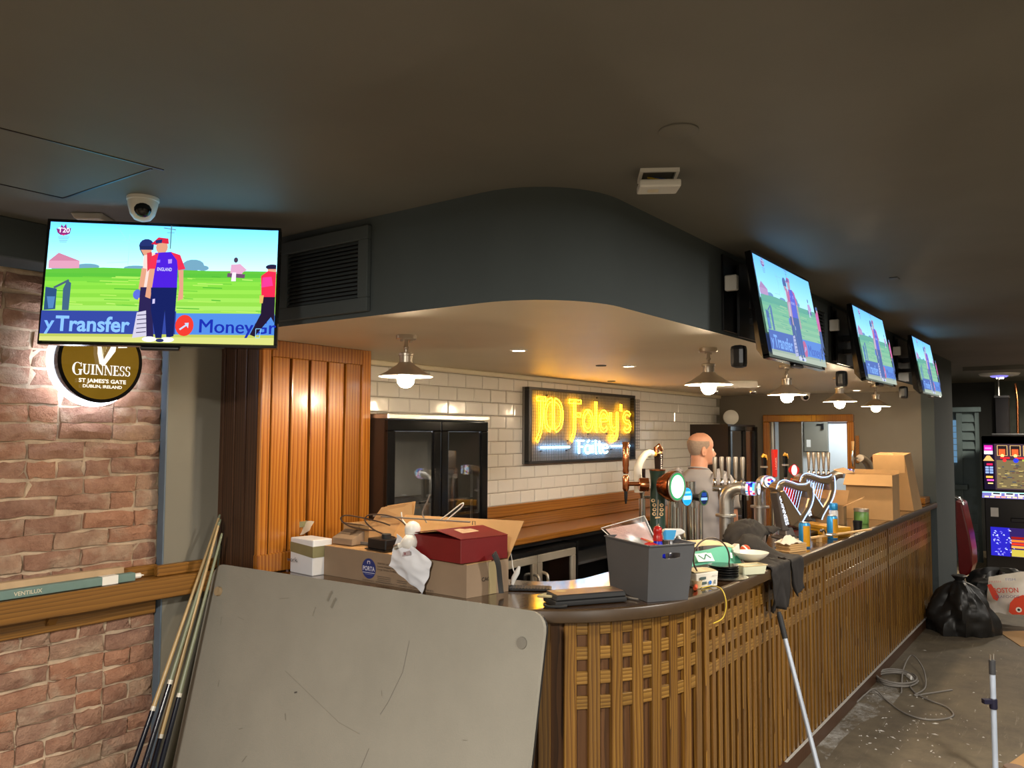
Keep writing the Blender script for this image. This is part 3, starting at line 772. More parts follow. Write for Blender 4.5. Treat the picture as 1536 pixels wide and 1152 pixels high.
# ------------------------------------------------------------------ semi-flush lamps under the bulkhead
def lamp(label, loc):
    l_ = thing('ceiling_lamp', label, 'lamp', loc, 0, 'metal lamps with bare bulbs under the bulkhead')
    ob('canopy', MB().lathe([(.048, 0), (.048, -.018), (.044, -.022)], n=20), 'nickel', l_, smooth=40)
    ob('fixing_screw', MB().lathe([(.007, -.022), (.007, -.032)], (.03, .0, 0), n=8).lathe([(.007, -.022), (.007, -.032)], (-.03, .0, 0), n=8), 'nickel', l_)
    ob('stem', MB().lathe([(.009, -.022), (.009, -.05), (.013, -.055), (.013, -.062), (.008, -.066), (.008, -.085)], n=10), 'nickel', l_, smooth=40)
    ob('lampholder', MB().lathe([(.028, -.082), (.035, -.086), (.035, -.096), (.031, -.098), (.031, -.128), (.036, -.132), (.040, -.142)], n=20), 'nickel', l_, smooth=40)
    ob('shade', MB().lathe([(.034, -.128), (.044, -.140), (.060, -.150), (.090, -.172), (.122, -.188), (.126, -.190), (.126, -.194)], n=36, caps=False), 'nickel', l_, smooth=50, fix=False)
    ob('shade_lining', MB().add(*(lambda pr, n=36: ([(r*cos(2*pi*j/n), r*sin(2*pi*j/n), z) for r, z in pr for j in range(n)], [(i*n+j, i*n+(j+1) % n, (i+1)*n+(j+1) % n, (i+1)*n+j) for i in range(len(pr)-1) for j in range(n)]))([(.125, -.1945), (.121, -.191), (.089, -.175), (.059, -.153), (.02, -.146)])), 'white', l_, smooth=50, fix=False)
    ob('bulb', MB().lathe([(.012, -.150), (.018, -.168), (.034, -.188), (.040, -.205), (.037, -.224), (.024, -.240), (.006, -.246)], n=18), 'bulb', l_, smooth=60)
    return l_
lamp('round metal shade lamp with lit bulb, hanging alone beside the tall cabinet', (2.69, 2.60, ZS))
for x, lab in ((4.0, 'round metal shade lamp first of the row over the bar, ahead of the neon sign'), (5.30, 'second round metal shade lamp from the rounded corner, under the first bulkhead television'), (6.61, 'third round metal shade lamp of the row, copper tinted canopy'), (7.86, 'lamp at the doorway end of the row, beside the pillar')):
    lamp(lab, (x, 1.665, ZS))
# recessed downlights and small ceiling plates
def downlight(label, x, y, r=.042, lit=True):
    d_ = thing('downlight', label, 'downlight', (x, y, ZS), 0, 'recessed downlights over the bar')
    ob('rim', MB().lathe([(r*.8, -.001), (r*.85, -.006), (r*1.15, -.005), (r*1.2, 0)], n=24), 'white', d_, smooth=40)
    ob('diffuser', MB().lathe([(r*.78, 0), (r*.78, -.004), (.002, -.006)], n=20), 'downlight' if lit else 'black_plastic', d_, smooth=40)
for x, y, lab in ((3.52, 2.554, 'recessed downlight in the cream ceiling ahead of the bottle fridge'), (4.77, 2.548, 'recessed downlight in the cream ceiling above the neon sign'), (7.405, 2.62, 'recessed downlight in the cream ceiling beside the twin spot fitting'), (8.6, 2.0, 'recessed downlight in the cream ceiling nearest the doorway')):
    downlight(lab, x, y)
for x, y, lab in ((4.62, 2.675, 'small dark round vent in the cream ceiling by the downlight'), (6.05, 3.40, 'small dark slot vent in the ceiling above the neon sign')):
    tag(ob('ceiling_vent', MB().lathe([(.036, 0), (.034, -.006), (.0, -.006)], (x, y, ZS), n=18), 'bulkhead_paint'), lab, 'vent')
em = thing('emergency_light', 'white twin spot emergency light fitting on the cream ceiling', 'light fitting', (6.6, 2.52, ZS), radians(-58))
ob('housing', MB().box(-.19, .19, -.05, .05, -.06, 0), 'white', em, bevel=.006)
for x in (-.16, .16):
    ob('spot_head', MB().lathe([(.015, -.06), (.03, -.075), (.032, -.10), (.02, -.112), (.004, -.114)], (x, 0, 0), n=14), 'chrome', em, smooth=50)
ob('indicator', MB().box(-.01, .01, -.052, -.045, -.066, -.058), 'white', em)
# dome cameras, detectors
def dome(label, loc, rz, k=1.0):
    c_ = thing('dome_camera', label, 'camera', loc, rz)
    ob('base_ring', MB().lathe([(.055*k, 0), (.055*k, -.012*k), (.053*k, -.014*k)], n=24), 'white', c_, smooth=40)
    ob('housing', MB().lathe([(.052*k, -.0145*k), (.050*k, -.03*k), (.042*k, -.062*k), (.028*k, -.08*k), (.008*k, -.087*k)], n=24), 'white', c_, smooth=60)
    ob('lens_window', MB().sphere((-.024*k, 0, -.048*k), .031*k, 16, 10), 'black_gloss', c_, smooth=60)
dome('white dome security camera on the grey ceiling above the large television', (1.50, 2.775, ZC), radians(62))
dome('small white dome camera on the cream ceiling by the kitchen doorway', (8.9, 2.60, ZS), radians(30), 1.0)
dt = thing('smoke_detector', 'flat white wireless sensor plate on the ceiling at the corner of large television', 'detector', (1.52, 3.18, ZC), radians(40))
ob('body', MB().hexa([(-.05, -.05, -.022), (.05, -.05, -.022), (.05, .05, -.022), (-.05, .05, -.022)], [(-.062, -.062, 0), (.062, -.062, 0), (.062, .062, 0), (-.062, .062, 0)]), 'white', dt, bevel=.004)
ob('vent_slot', MB().box(-.02, .02, -.012, -.006, -.0235, -.0215), 'dark_grey', dt)
al = thing('ceiling_alarm', 'white square alarm box hanging loose from the ceiling with wires showing', 'alarm', (2.34, 1.14, ZC), radians(-58))
ob('base_frame', MB().box(-.062, .062, -.062, -.052, -.012, 0).box(-.062, .062, .052, .062, -.012, 0).box(-.062, -.052, -.052, .052, -.012, 0).box(.052, .062, -.052, .052, -.012, 0), 'white', al)
o = ob('cover', MB().box(-.065, .065, -.07, .06, -.012, .012), 'white', al, bevel=.006, seg=2); o.location = (0, -.005, -.045); o.rotation_euler = (radians(6), 0, 0)
o = ob('sounder_patch', MB().box(-.035, .0, -.03, .005, -.0595, -.0575), 'cream_paint', al)
for c_, dx in (('e8c832', .0), ('3a5a9a', .02)):
    plain('wire_'+c_, c_, .4); ob('wire', MB().tube(bez((-.03+dx, .03, -.002), (-.03+dx, -.02, -.02), (.03+dx, .03, -.01), (.02+dx, -.02, -.036), 8), .003, 6), 'wire_'+c_, al, smooth=60)
tag(ob('blanking_plate', MB().lathe([(.055, 0), (.055, -.004), (.05, -.006), (.0, -.006)], (2.03, .925, ZC), n=28), 'ceiling_paint', smooth=30), 'round grey blanking plate on the ceiling ahead of the alarm box', 'plate')
tag(ob('ceiling_patch', MB().box(4.63, 4.70, .86, .90, ZC-.004, ZC), 'black_plastic'), 'small dark mark in the ceiling past the second television', 'patch')
# ------------------------------------------------------------------ neon sign on the tiles
emit('neon_yellow', 'ffae14', 32); emit('neon_blue', '8ccaff', 18)
plain('sign_back', '7c7a78', .5)
NX0, NX1, NZ0, NZ1 = 5.08, 6.84, 1.507, 2.112
ns = thing('neon_sign', 'framed neon sign with yellow and blue lettering behind black wire mesh', 'sign', (NX0, YW-.009, NZ0))
W_, Hh = NX1-NX0, NZ1-NZ0
ob('backboard', MB().box(0, W_, -.022, -.002, 0, Hh), 'sign_back', ns)
f = MB(); q = .024
f.box(0, W_, -.068, -.022, Hh-q, Hh); f.box(0, W_, -.068, -.022, 0, q); f.box(0, q*1.6, -.068, -.022, q, Hh-q); f.box(W_-q, W_, -.068, -.022, q, Hh-q)
ob('frame', f, 'black_plastic', ns, bevel=.003)
g = MB()
for i in range(1, 70): x = i*W_/70; g.box(x-.0009, x+.0009, -.062, -.0595, q, Hh-q)
for i in range(1, 25): z = i*Hh/25; g.box(q, W_-q, -.0645, -.062, z-.0009, z+.0009)
o = ob('wire_mesh', g, 'black_plastic', ns); o['kind'] = 'stuff'
g = MB()
for i in range(6): x = W_+.008+i*.032; g.box(x-.0016, x+.0016, -.02, -.017, .1, Hh-.03)
for i in range(18): z = .1+i*(Hh-.13)/17; g.box(W_, W_+.172, -.023, -.02, z-.0016, z+.0016)
o = ob('loose_mesh', g, 'black_plastic', ns); o['kind'] = 'stuff'
def capsule(pts, d):
    """closed outline at distance d either side of an open stroke"""
    L, R_ = [], []
    n = len(pts)
    for i, (x, y) in enumerate(pts):
        a = pts[max(i-1, 0)]; b = pts[min(i+1, n-1)]
        dx, dy = b[0]-a[0], b[1]-a[1]; l_ = sqrt(dx*dx+dy*dy) or 1
        nx, ny = -dy/l_*d, dx/l_*d
        L.append((x+nx, y+ny)); R_.append((x-nx, y-ny))
    return L+R_[::-1]
def arcp(cx, cy, rx, ry, a0, a1, n=14): return [(cx+rx*cos(radians(a0+(a1-a0)*i/n)), cy+ry*sin(radians(a0+(a1-a0)*i/n))) for i in range(n+1)]
# strokes in a cell of height 1 (baseline 0), advance width per letter; rounded uncial shapes
GL = {
 'J': (.40, [[(.12, 1.0), (.52, 1.0)], [(.36, 1.0), (.34, .3), (.28, -.1), (.12, -.38)]]),
 'M': (1.02, [[(.42, 1.0), (.2, .88), (.10, .5), (.16, .12), (.34, -.02)], [(.48, 1.0), (.48, .0)], [(.56, 1.0), (.80, .86), (.90, .5), (.82, .12), (.60, -.02)]]),
 'F': (.72, [[(.02, .98), (.62, .98)], [(.30, .98), (.30, .2), (.24, -.15), (.12, -.38)], [(.34, .52), (.60, .52)]]),
 'P': (.58, [[(.04, .98), (.52, .98)], [(.16, .98), (.16, .0)], [(.18, .52), (.42, .52)]]),
 'o': (.58, [arcp(.27, .33, .24, .34, 90, 440, 18)]),
 'l': (.30, [[(.12, 1.02), (.12, .1), (.2, -.02)]]),
 'e': (.58, [[(.06, .36), (.48, .40)]+arcp(.27, .33, .23, .34, 15, 320, 16)]),
 'y': (.62, [[(.08, .66), (.1, .2), (.24, .02), (.44, .1)], [(.48, .68), (.48, .0), (.38, -.30), (.14, -.34)], arcp(.2, -.3, .08, .08, 0, 300, 8)]),
 "'": (.22, [[(.10, .98), (.08, .74)]]),
 's': (.52, [arcp(.25, .5, .2, .18, 30, 270, 10)+arcp(.25, .16, .2, .18, 90, -150, 10)[1:]]),
 'E': (.50, [[(.42, .96), (.1, .96), (.1, .02), (.44, .02)], [(.1, .5), (.36, .5)]]),
 'a': (.52, [arcp(.24, .32, .19, .32, 60, 380, 14), [(.42, .66), (.42, .0)], [(.24, .85), (.34, 1.02)]]),
 'i': (.22, [[(.1, .66), (.1, .0)], [(.1, .88), (.1, .94)]]),
 't': (.34, [[(.14, .96), (.14, .1), (.28, .0)], [(.02, .66), (.3, .66)]]),
}
def neon(word, x, z, h, width, mat, d, r, space_at=(), name='letter'):
    tot = sum(GL[c][0] for c in word)+.22*len(space_at); kx = width/tot; cx = x
    for i, c in enumerate(word):
        mb = MB()
        for st in GL[c][1]:
            pts = [(cx+a*kx, z+b*h) for a, b in st]
            pts = [(p.x, p.z) for p in smoothpath([(a, 0, b) for a, b in pts], 3)] if 2 < len(pts) < 9 else pts
            if d:
                mb.tube([(a, -.044, b) for a, b in capsule(pts, d)], r, 6, closed=True)
            else:
                mb.tube([(a, -.044, b) for a, b in pts], r, 6)
        ob(name, mb, mat, ns, smooth=60)
        cx += GL[c][0]*kx+(.22*kx if i in space_at else 0)
neon("JMFoley's", .10, .272, .245, 1.62, 'neon_yellow', .016, .004, (1,))
neon('Pailte', .74, .070, .112, .55, 'neon_blue', 0, .0085)
ob('neon_bar', MB().tube([(.20, -.044, .128), (.62, -.044, .128)], .009, 8).tube([(1.34, -.044, .128), (1.68, -.044, .128)], .009, 8), 'neon_blue', ns, smooth=60)
pk = MB()
for x, z in ((.22, .10), (.60, .10), (1.36, .10), (1.66, .10), (.2, .20), (.62, .18), (.95, .24), (1.28, .24), (1.5, .19), (.3, .55), (1.1, .56)):
    pk.tube([(x, -.022, z), (x, -.038, z)], .006, 6)
ob('tube_support', pk, 'black_plastic', ns)
# ------------------------------------------------------------------ tall bottle fridge by the cabinet
def shelf_rack(mb, x0, x1, y0, y1, z, n=12):
    mb.box(x0, x1, y0, y0+.006, z, z+.012); mb.box(x0, x1, y1-.006, y1, z, z+.012)
    for i in range(n): x = x0+(x1-x0)*(i+.5)/n; mb.box(x-.002, x+.002, y0, y1, z+.002, z+.008)
plain('brushed', 'b8b0a2', .42, metal=.45, var=.06)
plain('fridge_inner', 'a3a29c', .35, metal=.4, var=.1)
plain('brown_black', '2a1d17', .35, var=.1)
def strip_mesh():
    mb = MB().box(0, .022, 0, .003, 0, 1.45)
    return mb
bf = thing('bottle_fridge', 'tall black double door bottle fridge against the white tiles beside cabinet', 'fridge', (3.125, 3.15, ZF))
FW, FD, FH = .89, .49, 1.94
b = MB(); b.box(0, .03, .03, FD, 0, FH-.03); b.box(FW-.03, FW, .03, FD, 0, FH-.03); b.box(.03, FW-.03, FD-.03, FD, 0, FH-.03); b.box(.03, FW-.03, .03, FD-.03, 0, .12)
ob('carcass', b, 'brown_black', bf)
ob('back_lining', MB().box(.03, FW-.03, FD-.04, FD-.031, .12, FH-.06), 'fridge_inner', bf)
ob('top_panel', MB().box(-.0, FW+.01, .0, FD, FH-.03, FH), 'steel', bf, bevel=.004)
ob('canopy', MB().box(.03, FW-.03, .055, FD-.045, FH-.099, FH-.03), 'black_plastic', bf)
for k, x0 in enumerate((0, FW/2+.003)):
    x1 = x0+FW/2-.003; dr = MB(); q = .062; z0, z1 = .1, FH-.035
    dr.box(x0, x1, 0, .028, z1-q, z1); dr.box(x0, x1, 0, .028, z0, z0+q); dr.box(x0, x0+q, 0, .028, z0+q, z1-q); dr.box(x1-q, x1, 0, .028, z0+q, z1-q)
    o = ob('door', dr, 'black_gloss', bf, bevel=.006, seg=2)
    ob('pane', MB().box(x0+q, x1-q, .010, .014, z0+q, z1-q), 'clear_glass', o)
    xh = x1-.03 if k == 0 else x0+.03
    ob('handle', MB().box(xh-.012, xh+.012, -.022, -.001, 1.05, 1.35), 'black_plastic', o, bevel=.006)
for z in (.45, .75, 1.08, 1.42):
    r_ = MB(); shelf_rack(r_, .05, FW-.05, .06, FD-.05, z, 26); ob('wire_shelf', r_, 'chrome', bf)
st_ = MB()
for x in (.06, FW-.085):
    for y in (.07, FD-.08): st_.box(x, x+.02, y, y+.004, .2, 1.6)
ob('shelf_upright', st_, 'steel', bf)
emit('fridge_fill', 'e8f0ff', 14)
ob('glow_strip', MB().box(.05, FW-.05,   .034, .046, FH-.0965, FH-.09), 'fridge_fill', bf)  # added strip behind the door frame, only to brighten the dark interior
# glasses standing in the fridge
gl_me = MB().lathe([(.026, 0), (.027, .004), (.033, .12), (.0315, .12), (.025, .008), (.001, .008)], n=12).mesh('pint_glass', 'clear_glass', smooth=50)
for i in range(6):
    o = put('pint_glass', gl_me, None, (3.60+i*.062, 3.30+.05*(i % 2), ZF+1.433)); tag(o, 'clear straight pint glass on the upper wire shelf in bottle fridge', 'glass', 'pint glasses in the bottle fridge')
# second tall fridge in the far corner
f2 = thing('display_fridge', 'dark brown sided upright fridge with glass front in the corner by the doorway', 'fridge', (8.24, 3.19, ZF))
b = MB(); b.box(0, .03, .03, .46, 0, FH); b.box(.80, .83, .03, .46, 0, FH); b.box(.03, .80, .43, .46, 0, FH); b.box(.03, .80, .03, .43, 0, .12); b.box(.03, .80, .03, .43, FH-.08, FH)
ob('carcass', b, 'brown_black', f2)
emit('cool_strip', 'dfeaff', 14)
ob('back_lining', MB().box(.03, .80, .415, .429, .12, FH-.08), 'white_panel', f2)
ob('glow_strip', MB().box(.045, .06, .05, .07, .2, FH-.12), 'cool_strip', f2)
for x0, x1 in ((0, .413), (.417, .83)):
    dr = MB(); q = .05; z0, z1 = .1, FH-.02
    dr.box(x0, x1, 0, .028, z1-q, z1); dr.box(x0, x1, 0, .028, z0, z0+q); dr.box(x0, x0+q, 0, .028, z0+q, z1-q); dr.box(x1-q, x1, 0, .028, z0+q, z1-q)
    o = ob('door', dr, 'black_gloss', f2, bevel=.005); ob('pane', MB().box(x0+q, x1-q, .010, .014, z0+q, z1-q), 'clear_glass', o)
for z in (.5, .9, 1.25, 1.5):
    r_ = MB(); shelf_rack(r_, .05, .78, .06, .40, z, 14); ob('wire_shelf', r_, 'chrome', f2)
tag(ob('round_plate', MB().lathe([(.085, -.02), (.085, .015), (.07, .022), (.0, .024)], (8.85, 3.42, ZF+FH+.086), (-.85, -.5, 0), n=32), 'white', smooth=40), 'round white plate standing on top of the corner fridge', 'plate')
# ------------------------------------------------------------------ back counter with stepped upstand, under-counter fridge, dark shelving
bc = thing('back_counter', 'long orange wooden back counter with stepped upstand below the tiles', 'counter', (4.03, YW, 0))
LX = 4.18
ob('upstand_upper', MB().box(0, LX, -.045, -.001, 1.125, 1.208), 'wood_counter', bc, bevel=.005)
ob('upstand_lower', MB().box(0, LX, -.075, -.001, 1.031, 1.124), 'wood_counter', bc, bevel=.005)
ob('counter_board', MB().box(0, LX, -.43, -.001, .985, 1.030), 'wood_counter', bc, bevel=.006)
ob('recessed_rail', MB().box(0, LX, -.40, -.02, .955, .984), 'black_plastic', bc)  # black rail set back beneath the counter board
uf = thing('undercounter_fridge', 'low steel framed glass door fridge under the back counter', 'fridge', (4.15, 3.20, ZF))
UW, UH = 1.0, 1.02
b = MB(); b.box(0, .03, .03, .42, 0, UH); b.box(UW-.03, UW, .03, .42, 0, UH); b.box(.03, UW-.03, .39, .42, 0, UH); b.box(.03, UW-.03, .03, .39, 0, .1); b.box(-.0, UW+.005, .0, .42, UH-.028, UH)
ob('carcass', b, 'black_plastic', uf)
for k, (x0, x1) in enumerate(((0, UW/2-.004), (UW/2+.004, UW))):
    dr = MB(); q = .055; z0, z1 = .08, UH-.034
    dr.box(x0, x1, 0, .026, z1-q, z1); dr.box(x0, x1, 0, .026, z0, z0+q); dr.box(x0, x0+q, 0, .026, z0+q, z1-q); dr.box(x1-q, x1, 0, .026, z0+q, z1-q)
    o = ob('door', dr, 'brushed', uf, bevel=.004); ob('pane', MB().box(x0+q, x1-q, .010, .014, z0+q, z1-q), 'clear_glass', o)
    xh = x1-.05 if k == 0 else x0+.05
    ob('handle', MB().tube(smoothpath([(xh, 0, .86), (xh, -.045, .84), (xh, -.05, .72), (xh, -.045, .60), (xh, 0, .58)], 4), .011, 8), 'steel', o, smooth=60)
for z in (.3, .6):
    r_ = MB(); shelf_rack(r_, .05, UW-.05, .06, .36, z, 16); ob('wire_shelf', r_, 'steel', uf)
su = thing('shelf_unit', 'open black shelf unit under the back counter beside the low fridge', 'shelf unit', (5.21, 3.23, ZF))
b = MB(); b.box(0, .02, 0, .40, 0, 1.02); b.box(2.98, 3.0, 0, .40, 0, 1.02); b.box(.02, 2.98, .38, .40, 0, 1.02); b.box(1.48, 1.50, 0.01, .38, 0, 1.02)
ob('frame', b, 'black_plastic', su)
for z in (.3, .84): ob('shelf_board', MB().box(.021, 1.479, .0, .379, z, z+.02).box(1.501, 2.979, .0, .379, z, z+.02), 'dark_grey', su)
# ------------------------------------------------------------------ kitchen corridor seen through the doorway
eb = thing('electric_panel', 'pale grey wall cabinet with a small black latch in the kitchen passage', 'cabinet', (10.235, 2.855, ZF))
ob('door', MB().box(-.06, 0, -.14, .14, 1.625, 2.0), 'plaster_grey', eb, bevel=.004)
ob('latch', MB().box(-.085, -.061, -.10, -.075, 1.90, 1.97).box(-.075, -.061, -.075, -.02, 1.95, 1.965), 'black_plastic', eb)
ob('notice', MB().box(-.0615, -.0605, .06, .11, 1.68, 1.77), 'white', eb)
plain('red', 'b3201c', .45); 
tag(ob('red_sign_strip', MB().box(10.20, 10.238, 2.46, 2.71, 1.905, 1.945), 'red'), 'red strip on the far wall of the kitchen passage', 'strip')
tag(ob('door_sign', MB().box(9.085, 9.099, 2.10, 2.135, 1.45, 1.74), 'wood_counter'), 'small wooden finger plate beside the doorway frame', 'plate')
# ------------------------------------------------------------------ things piled on the counter by the cabinet
plain('cardboard', 'b08a5c', .8, var=.08, scale=5); plain('cardboard_dark', '8d7760', .8, var=.08, scale=5); plain('carton_white', 'd8dade', .55, var=.04)
plain('parcel_tape', '7e7a5a', .3); plain('red_metal', '6e1214', .42, var=.1, scale=8); plain('bag_white', 'e2e4ea', .4, var=.05)
plain('grey_bin', '4a4b4e', .5, var=.05); plain('cable_brown', '4a3b32', .5); plain('cable_grey', '75706a', .5); plain('cable_white', 'd9d6d0', .45)
plain('navy', '1d2c60', .6); plain('paper', 'cfc6b4', .8, var=.08)
glass('film', (.97, .97, .97), .3, .10)
glass('frosted', (.86, .88, .88), .35, .35)
def carton(t, b, z0, z1, mat, lid=True, th=.004):
    """hollow carton walls on four base corners (ccw) in local xy, open on top"""
    mb = MB(); c = sum((V((*p, 0)) for p in b), V((0, 0, 0)))/4
    inn = [V((*p, 0))+(c-V((*p, 0))).normalized()*th*1.6 for p in b]
    for i in range(4):
        p, q = V((*b[i], 0)), V((*b[(i+1) % 4], 0)); r, s_ = inn[(i+1) % 4], inn[i]
        mb.hexa([(p.x, p.y, z0), (q.x, q.y, z0), (r.x, r.y, z0), (s_.x, s_.y, z0)], [(p.x, p.y, z1), (q.x, q.y, z1), (r.x, r.y, z1), (s_.x, s_.y, z1)])
    mb.hexa([(x.x, x.y, z0) for x in inn], [(x.x, x.y, z0+th) for x in inn])
    return ob('carton_wall', mb, mat, t)
def flap(t, p0, p1, tip1, tip0, mat, th=.003, name='flap'):
    p0, p1, t1, t0 = V(p0), V(p1), V(tip1), V(tip0); n = (p1-p0).cross(t1-p0).normalized()*th
    return ob(name, MB().hexa([p0, p1, t1, t0], [p0+n, p1+n, t1+n, t0+n]), mat, t)
# long lamp carton
A, B, C_, D = (2.588, 2.14), (2.818, 2.095), (2.845, 3.02), (2.600, 3.065)
lc = thing('lamp_carton', 'long brown cardboard carton printed with a blue round logo on counter', 'carton', (2.588, 2.14, ZB))
loc = [(p[0]-2.588, p[1]-2.14) for p in (A, B, C_, D)]
carton(lc, loc, 0.0005, .138, 'cardboard_dark')
flap(lc, (*loc[0], .1385), (*loc[3], .1385), (loc[3][0]+.13, loc[3][1]-.01, .144), (loc[0][0]+.13, loc[0][1]-.03, .144), 'cardboard')
flap(lc, (*loc[2], .1385), (*loc[1], .1385), at(786, 782, 'X', 2.93)-lc.location, at(577, 771, 'X', 2.93)-lc.location, 'cardboard', .003)
flap(lc, (*loc[1], .1385), (*loc[0], .1385), (loc[0][0]+.02, loc[0][1]+.09, .139), (loc[1][0]-.02, loc[1][1]+.09, .139), 'cardboard')
P = Print(.0003)
P.disc(-.585, .062, .046, '24306e'); P.text('PORTA', -.585, .052, .020, 'd4d2de', width=.078, bold=.015)
P.line([(-.625, .043), (-.545, .043)], .0022, 'd4d2de'); P.line([(-.61, .036), (-.56, .036)], .0012, '9a9cc0')
P.line([(-.593, .083), (-.593, .095), (-.577, .095), (-.577, .083)], .0034, 'd4d2de')
for i, (s_, w_) in enumerate((('PORTER LANE, SOUTH', .13), ('Lower Hopper Business', .14), ('Forge Street, Dudley', .12))): P.text(s_, -.525, .088-.013*i, .008, '5a4c40', 'l', width=w_)
for i in range(4): P.line([(-.525, .035-.008*i), (-.44, .035-.008*i)], .003, '6a5c4e')
for i in range(2): P.line([(-.40, .030-.008*i), (-.34, .030-.008*i)], .003, '6a5c4e')
P.text('DESIGN & MANUFACTURED QUALITY FIRES', -.40, .006, .007, '6a5c4e', width=.44)
put('printing', P.mesh('printing', 'print', (-.0008, 0, 0), (-.0130, -1, 0), (0, 0, 1)), lc)
P = Print(.0003); P.text('CAC', .105, .06, .016, '2a2420', bold=.02); P.poly([(.12, 0.002), (.165, .002), (.165, .136), (.12, .136)], 'a08f68')
put('end_marking', P.mesh('end_marking', 'print', (0, -.0008, 0), (.98, -.19, 0), (0, 0, 1)), lc)
# red steel box with gabled lid
rb = thing('red_tool_box', 'dark red steel box with slightly raised gabled lid on the long brown carton', 'box', (2.560, 2.148, ZB+.1435))
q0, q1, q2, q3 = V((0, 0, 0)), V((.25, -.055, 0)), V((.29, .255, 0)), V((.03, .315, 0))
hh = V((0, 0, .098))
ob('body', MB().hexa([q0, q1, q2, q3], [q+hh for q in (q0, q1, q2, q3)]), 'red_metal', rb, bevel=.002)
m0, m1 = (q0+q3)/2+hh+V((0, 0, .026)), (q1+q2)/2+hh+V((0, 0, .028))
e = V((0, 0, .0012)); lm = MB()
for a, b, c, d in ((q0+hh, q1+hh, m1, m0), (m0, m1, q2+hh, q3+hh)): lm.hexa([a+e, b+e, c+e, d+e], [a+e*3, b+e*3, c+e*3, d+e*3])
ob('lid', lm, 'red_metal', rb)
P = Print(.0004); P.poly([(0, 0), (.10, .01), (.095, .06), (.06, .055), (.045, .07), (.005, .06)], 'c9a988'); P.line([(.02, .02), (.08, .03)], .003, 'a88870'); P.line([(.02, .035), (.07, .045)], .003, 'a88870')
X_ = (q1-q0).normalized(); Y_ = (m0-q0-hh).normalized()
put('label_patch', P.mesh('label_patch', 'print', q0+hh+e*4+X_*.07+Y_*.07, X_, Y_), rb)
ob('catch', MB().tube([(m1.x-.03, m1.y+.02, m1.z+.004), (m1.x-.03, m1.y+.02, m1.z+.02), (m1.x-.03, m1.y+.035, m1.z+.02), (m1.x-.03, m1.y+.035, m1.z+.004)], .0018, 6), 'black_plastic', rb)
# white plastic bag with globe bulbs
pb = thing('plastic_bag', 'white plastic bag with creased print spilling over the long carton under the red box', 'bag', (2.57, 2.55, ZB+.14))
bq = [at(x, y, 'X', xx)-pb.location for x, y, xx in ((600, 800, 2.578), (652, 842, 2.583), (638, 889, 2.580), (588, 848, 2.580))]
def bagf(u, v):
    p = (bq[0]*(1-u)+bq[1]*u)*(1-v)+(bq[3]*(1-u)+bq[2]*u)*v
    return p+V((-.012-.016*sin(pi*u)*sin(pi*v)-.007*ridged0(V((u*3+v, v*3, 2))), .006*noise.noise(V((u*5, v*5, 1))), .006*noise.noise(V((u*4, v*4, 8)))))
def ridged0(p): return 1-2*abs(noise.noise(p))
ob('film', MB().grid(bagf, 22, 22, thick=.0012), 'bag_white', pb, smooth=60)
P = Print(.0004); P.poly([(0, 0), (.05, .012), (.045, .03), (.02, .022), (.005, .02)], 'b0a0a4'); P.poly([(.012, .008), (.022, .011), (.016, .022)], '7a2030')
put('printing', P.mesh('printing', 'print', bagf(.35, .4)+V((-.006, 0, 0)), (0, -1, 0), (0, 0, 1)), pb)
gbm = MB().lathe([(.012, -.045), (.013, -.03), (.022, -.02), (.034, 0), (.036, .014), (.030, .033), (.015, .044), (.001, .046)], n=18).mesh('globe', 'white', smooth=60)
for i, (p, r_, lab) in enumerate(((at(617, 797, 'X', 2.60), (.4, .3, 0), 'white globe light bulb resting upright against the red box'), (at(612, 814, 'X', 2.575), (1.2, .2, .4), 'white globe light bulb lower, half inside the plastic bag'))):
    o = thing('globe_bulb', lab, 'light bulb', p, 0, 'globe bulbs beside the red box'); c_ = put('globe', gbm, o, (0, 0, 0), r_)
    c2 = ob('screw_cap', MB().lathe([(.011, -.065), (.0115, -.046)], n=10), 'steel', o); c2.rotation_euler = r_
# power adapter and loose cables
ad_ = thing('power_adapter', 'black power adapter box with round socket and coiled lead on the carton', 'adapter', (2.66, 2.69, ZB+.145), radians(-95))
ob('case', MB().box(-.065, .065, -.05, .05, .004, .052), 'black_plastic', ad_, bevel=.004)
ob('foot_plate', MB().box(-.075, .07, -.058, .055, 0, .004), 'black_plastic', ad_)
ob('cap', MB().lathe([(.022, .052), (.022, .070), (.018, .072), (0, .072)], (.01, 0, 0), n=18), 'rubber', ad_, smooth=40)
def cable(label, pts, r, mat, k=6, cat='cable', name='cable', group=None):
    pts = smoothpath(pts, k); o = V(pts[0]); mb = MB().tube([p-o for p in pts], r, 8)
    b = ob(name, mb, mat, smooth=60); b.location = o; return tag(b, label, cat, group)
q = lambda x, y, X=2.68: at(x, y, 'X', X)
cable('dark brown lead looping above the carton, left of the adapter', [q(592, 806), q(565, 797), q(550, 785), q(548, 777), q(556, 772), q(580, 773), q(600, 780), q(612, 792)], .0036, 'cable_brown')
cable('dark brown lead looping wide over the open cartons', [q(563, 796), q(545, 794), q(522, 788), q(511, 778), q(520, 773), q(545, 777), q(570, 783), q(585, 788)], .0034, 'cable_brown')
cable('grey twisted lead standing up in front of the bottle fridge', [q(640, 784, 2.8), q(634, 772, 2.8), q(636, 762, 2.8), q(641, 752, 2.8), q(645, 742, 2.8)], .0034, 'cable_grey')
cable('pale bent cable loop rising beside the large carton flap', [q(660, 780, 2.8), q(672, 771, 2.8), q(690, 757, 2.8), q(695, 755, 2.8), q(692, 761, 2.8), q(676, 775, 2.8), q(668, 782, 2.8)], .0030, 'cable_white')
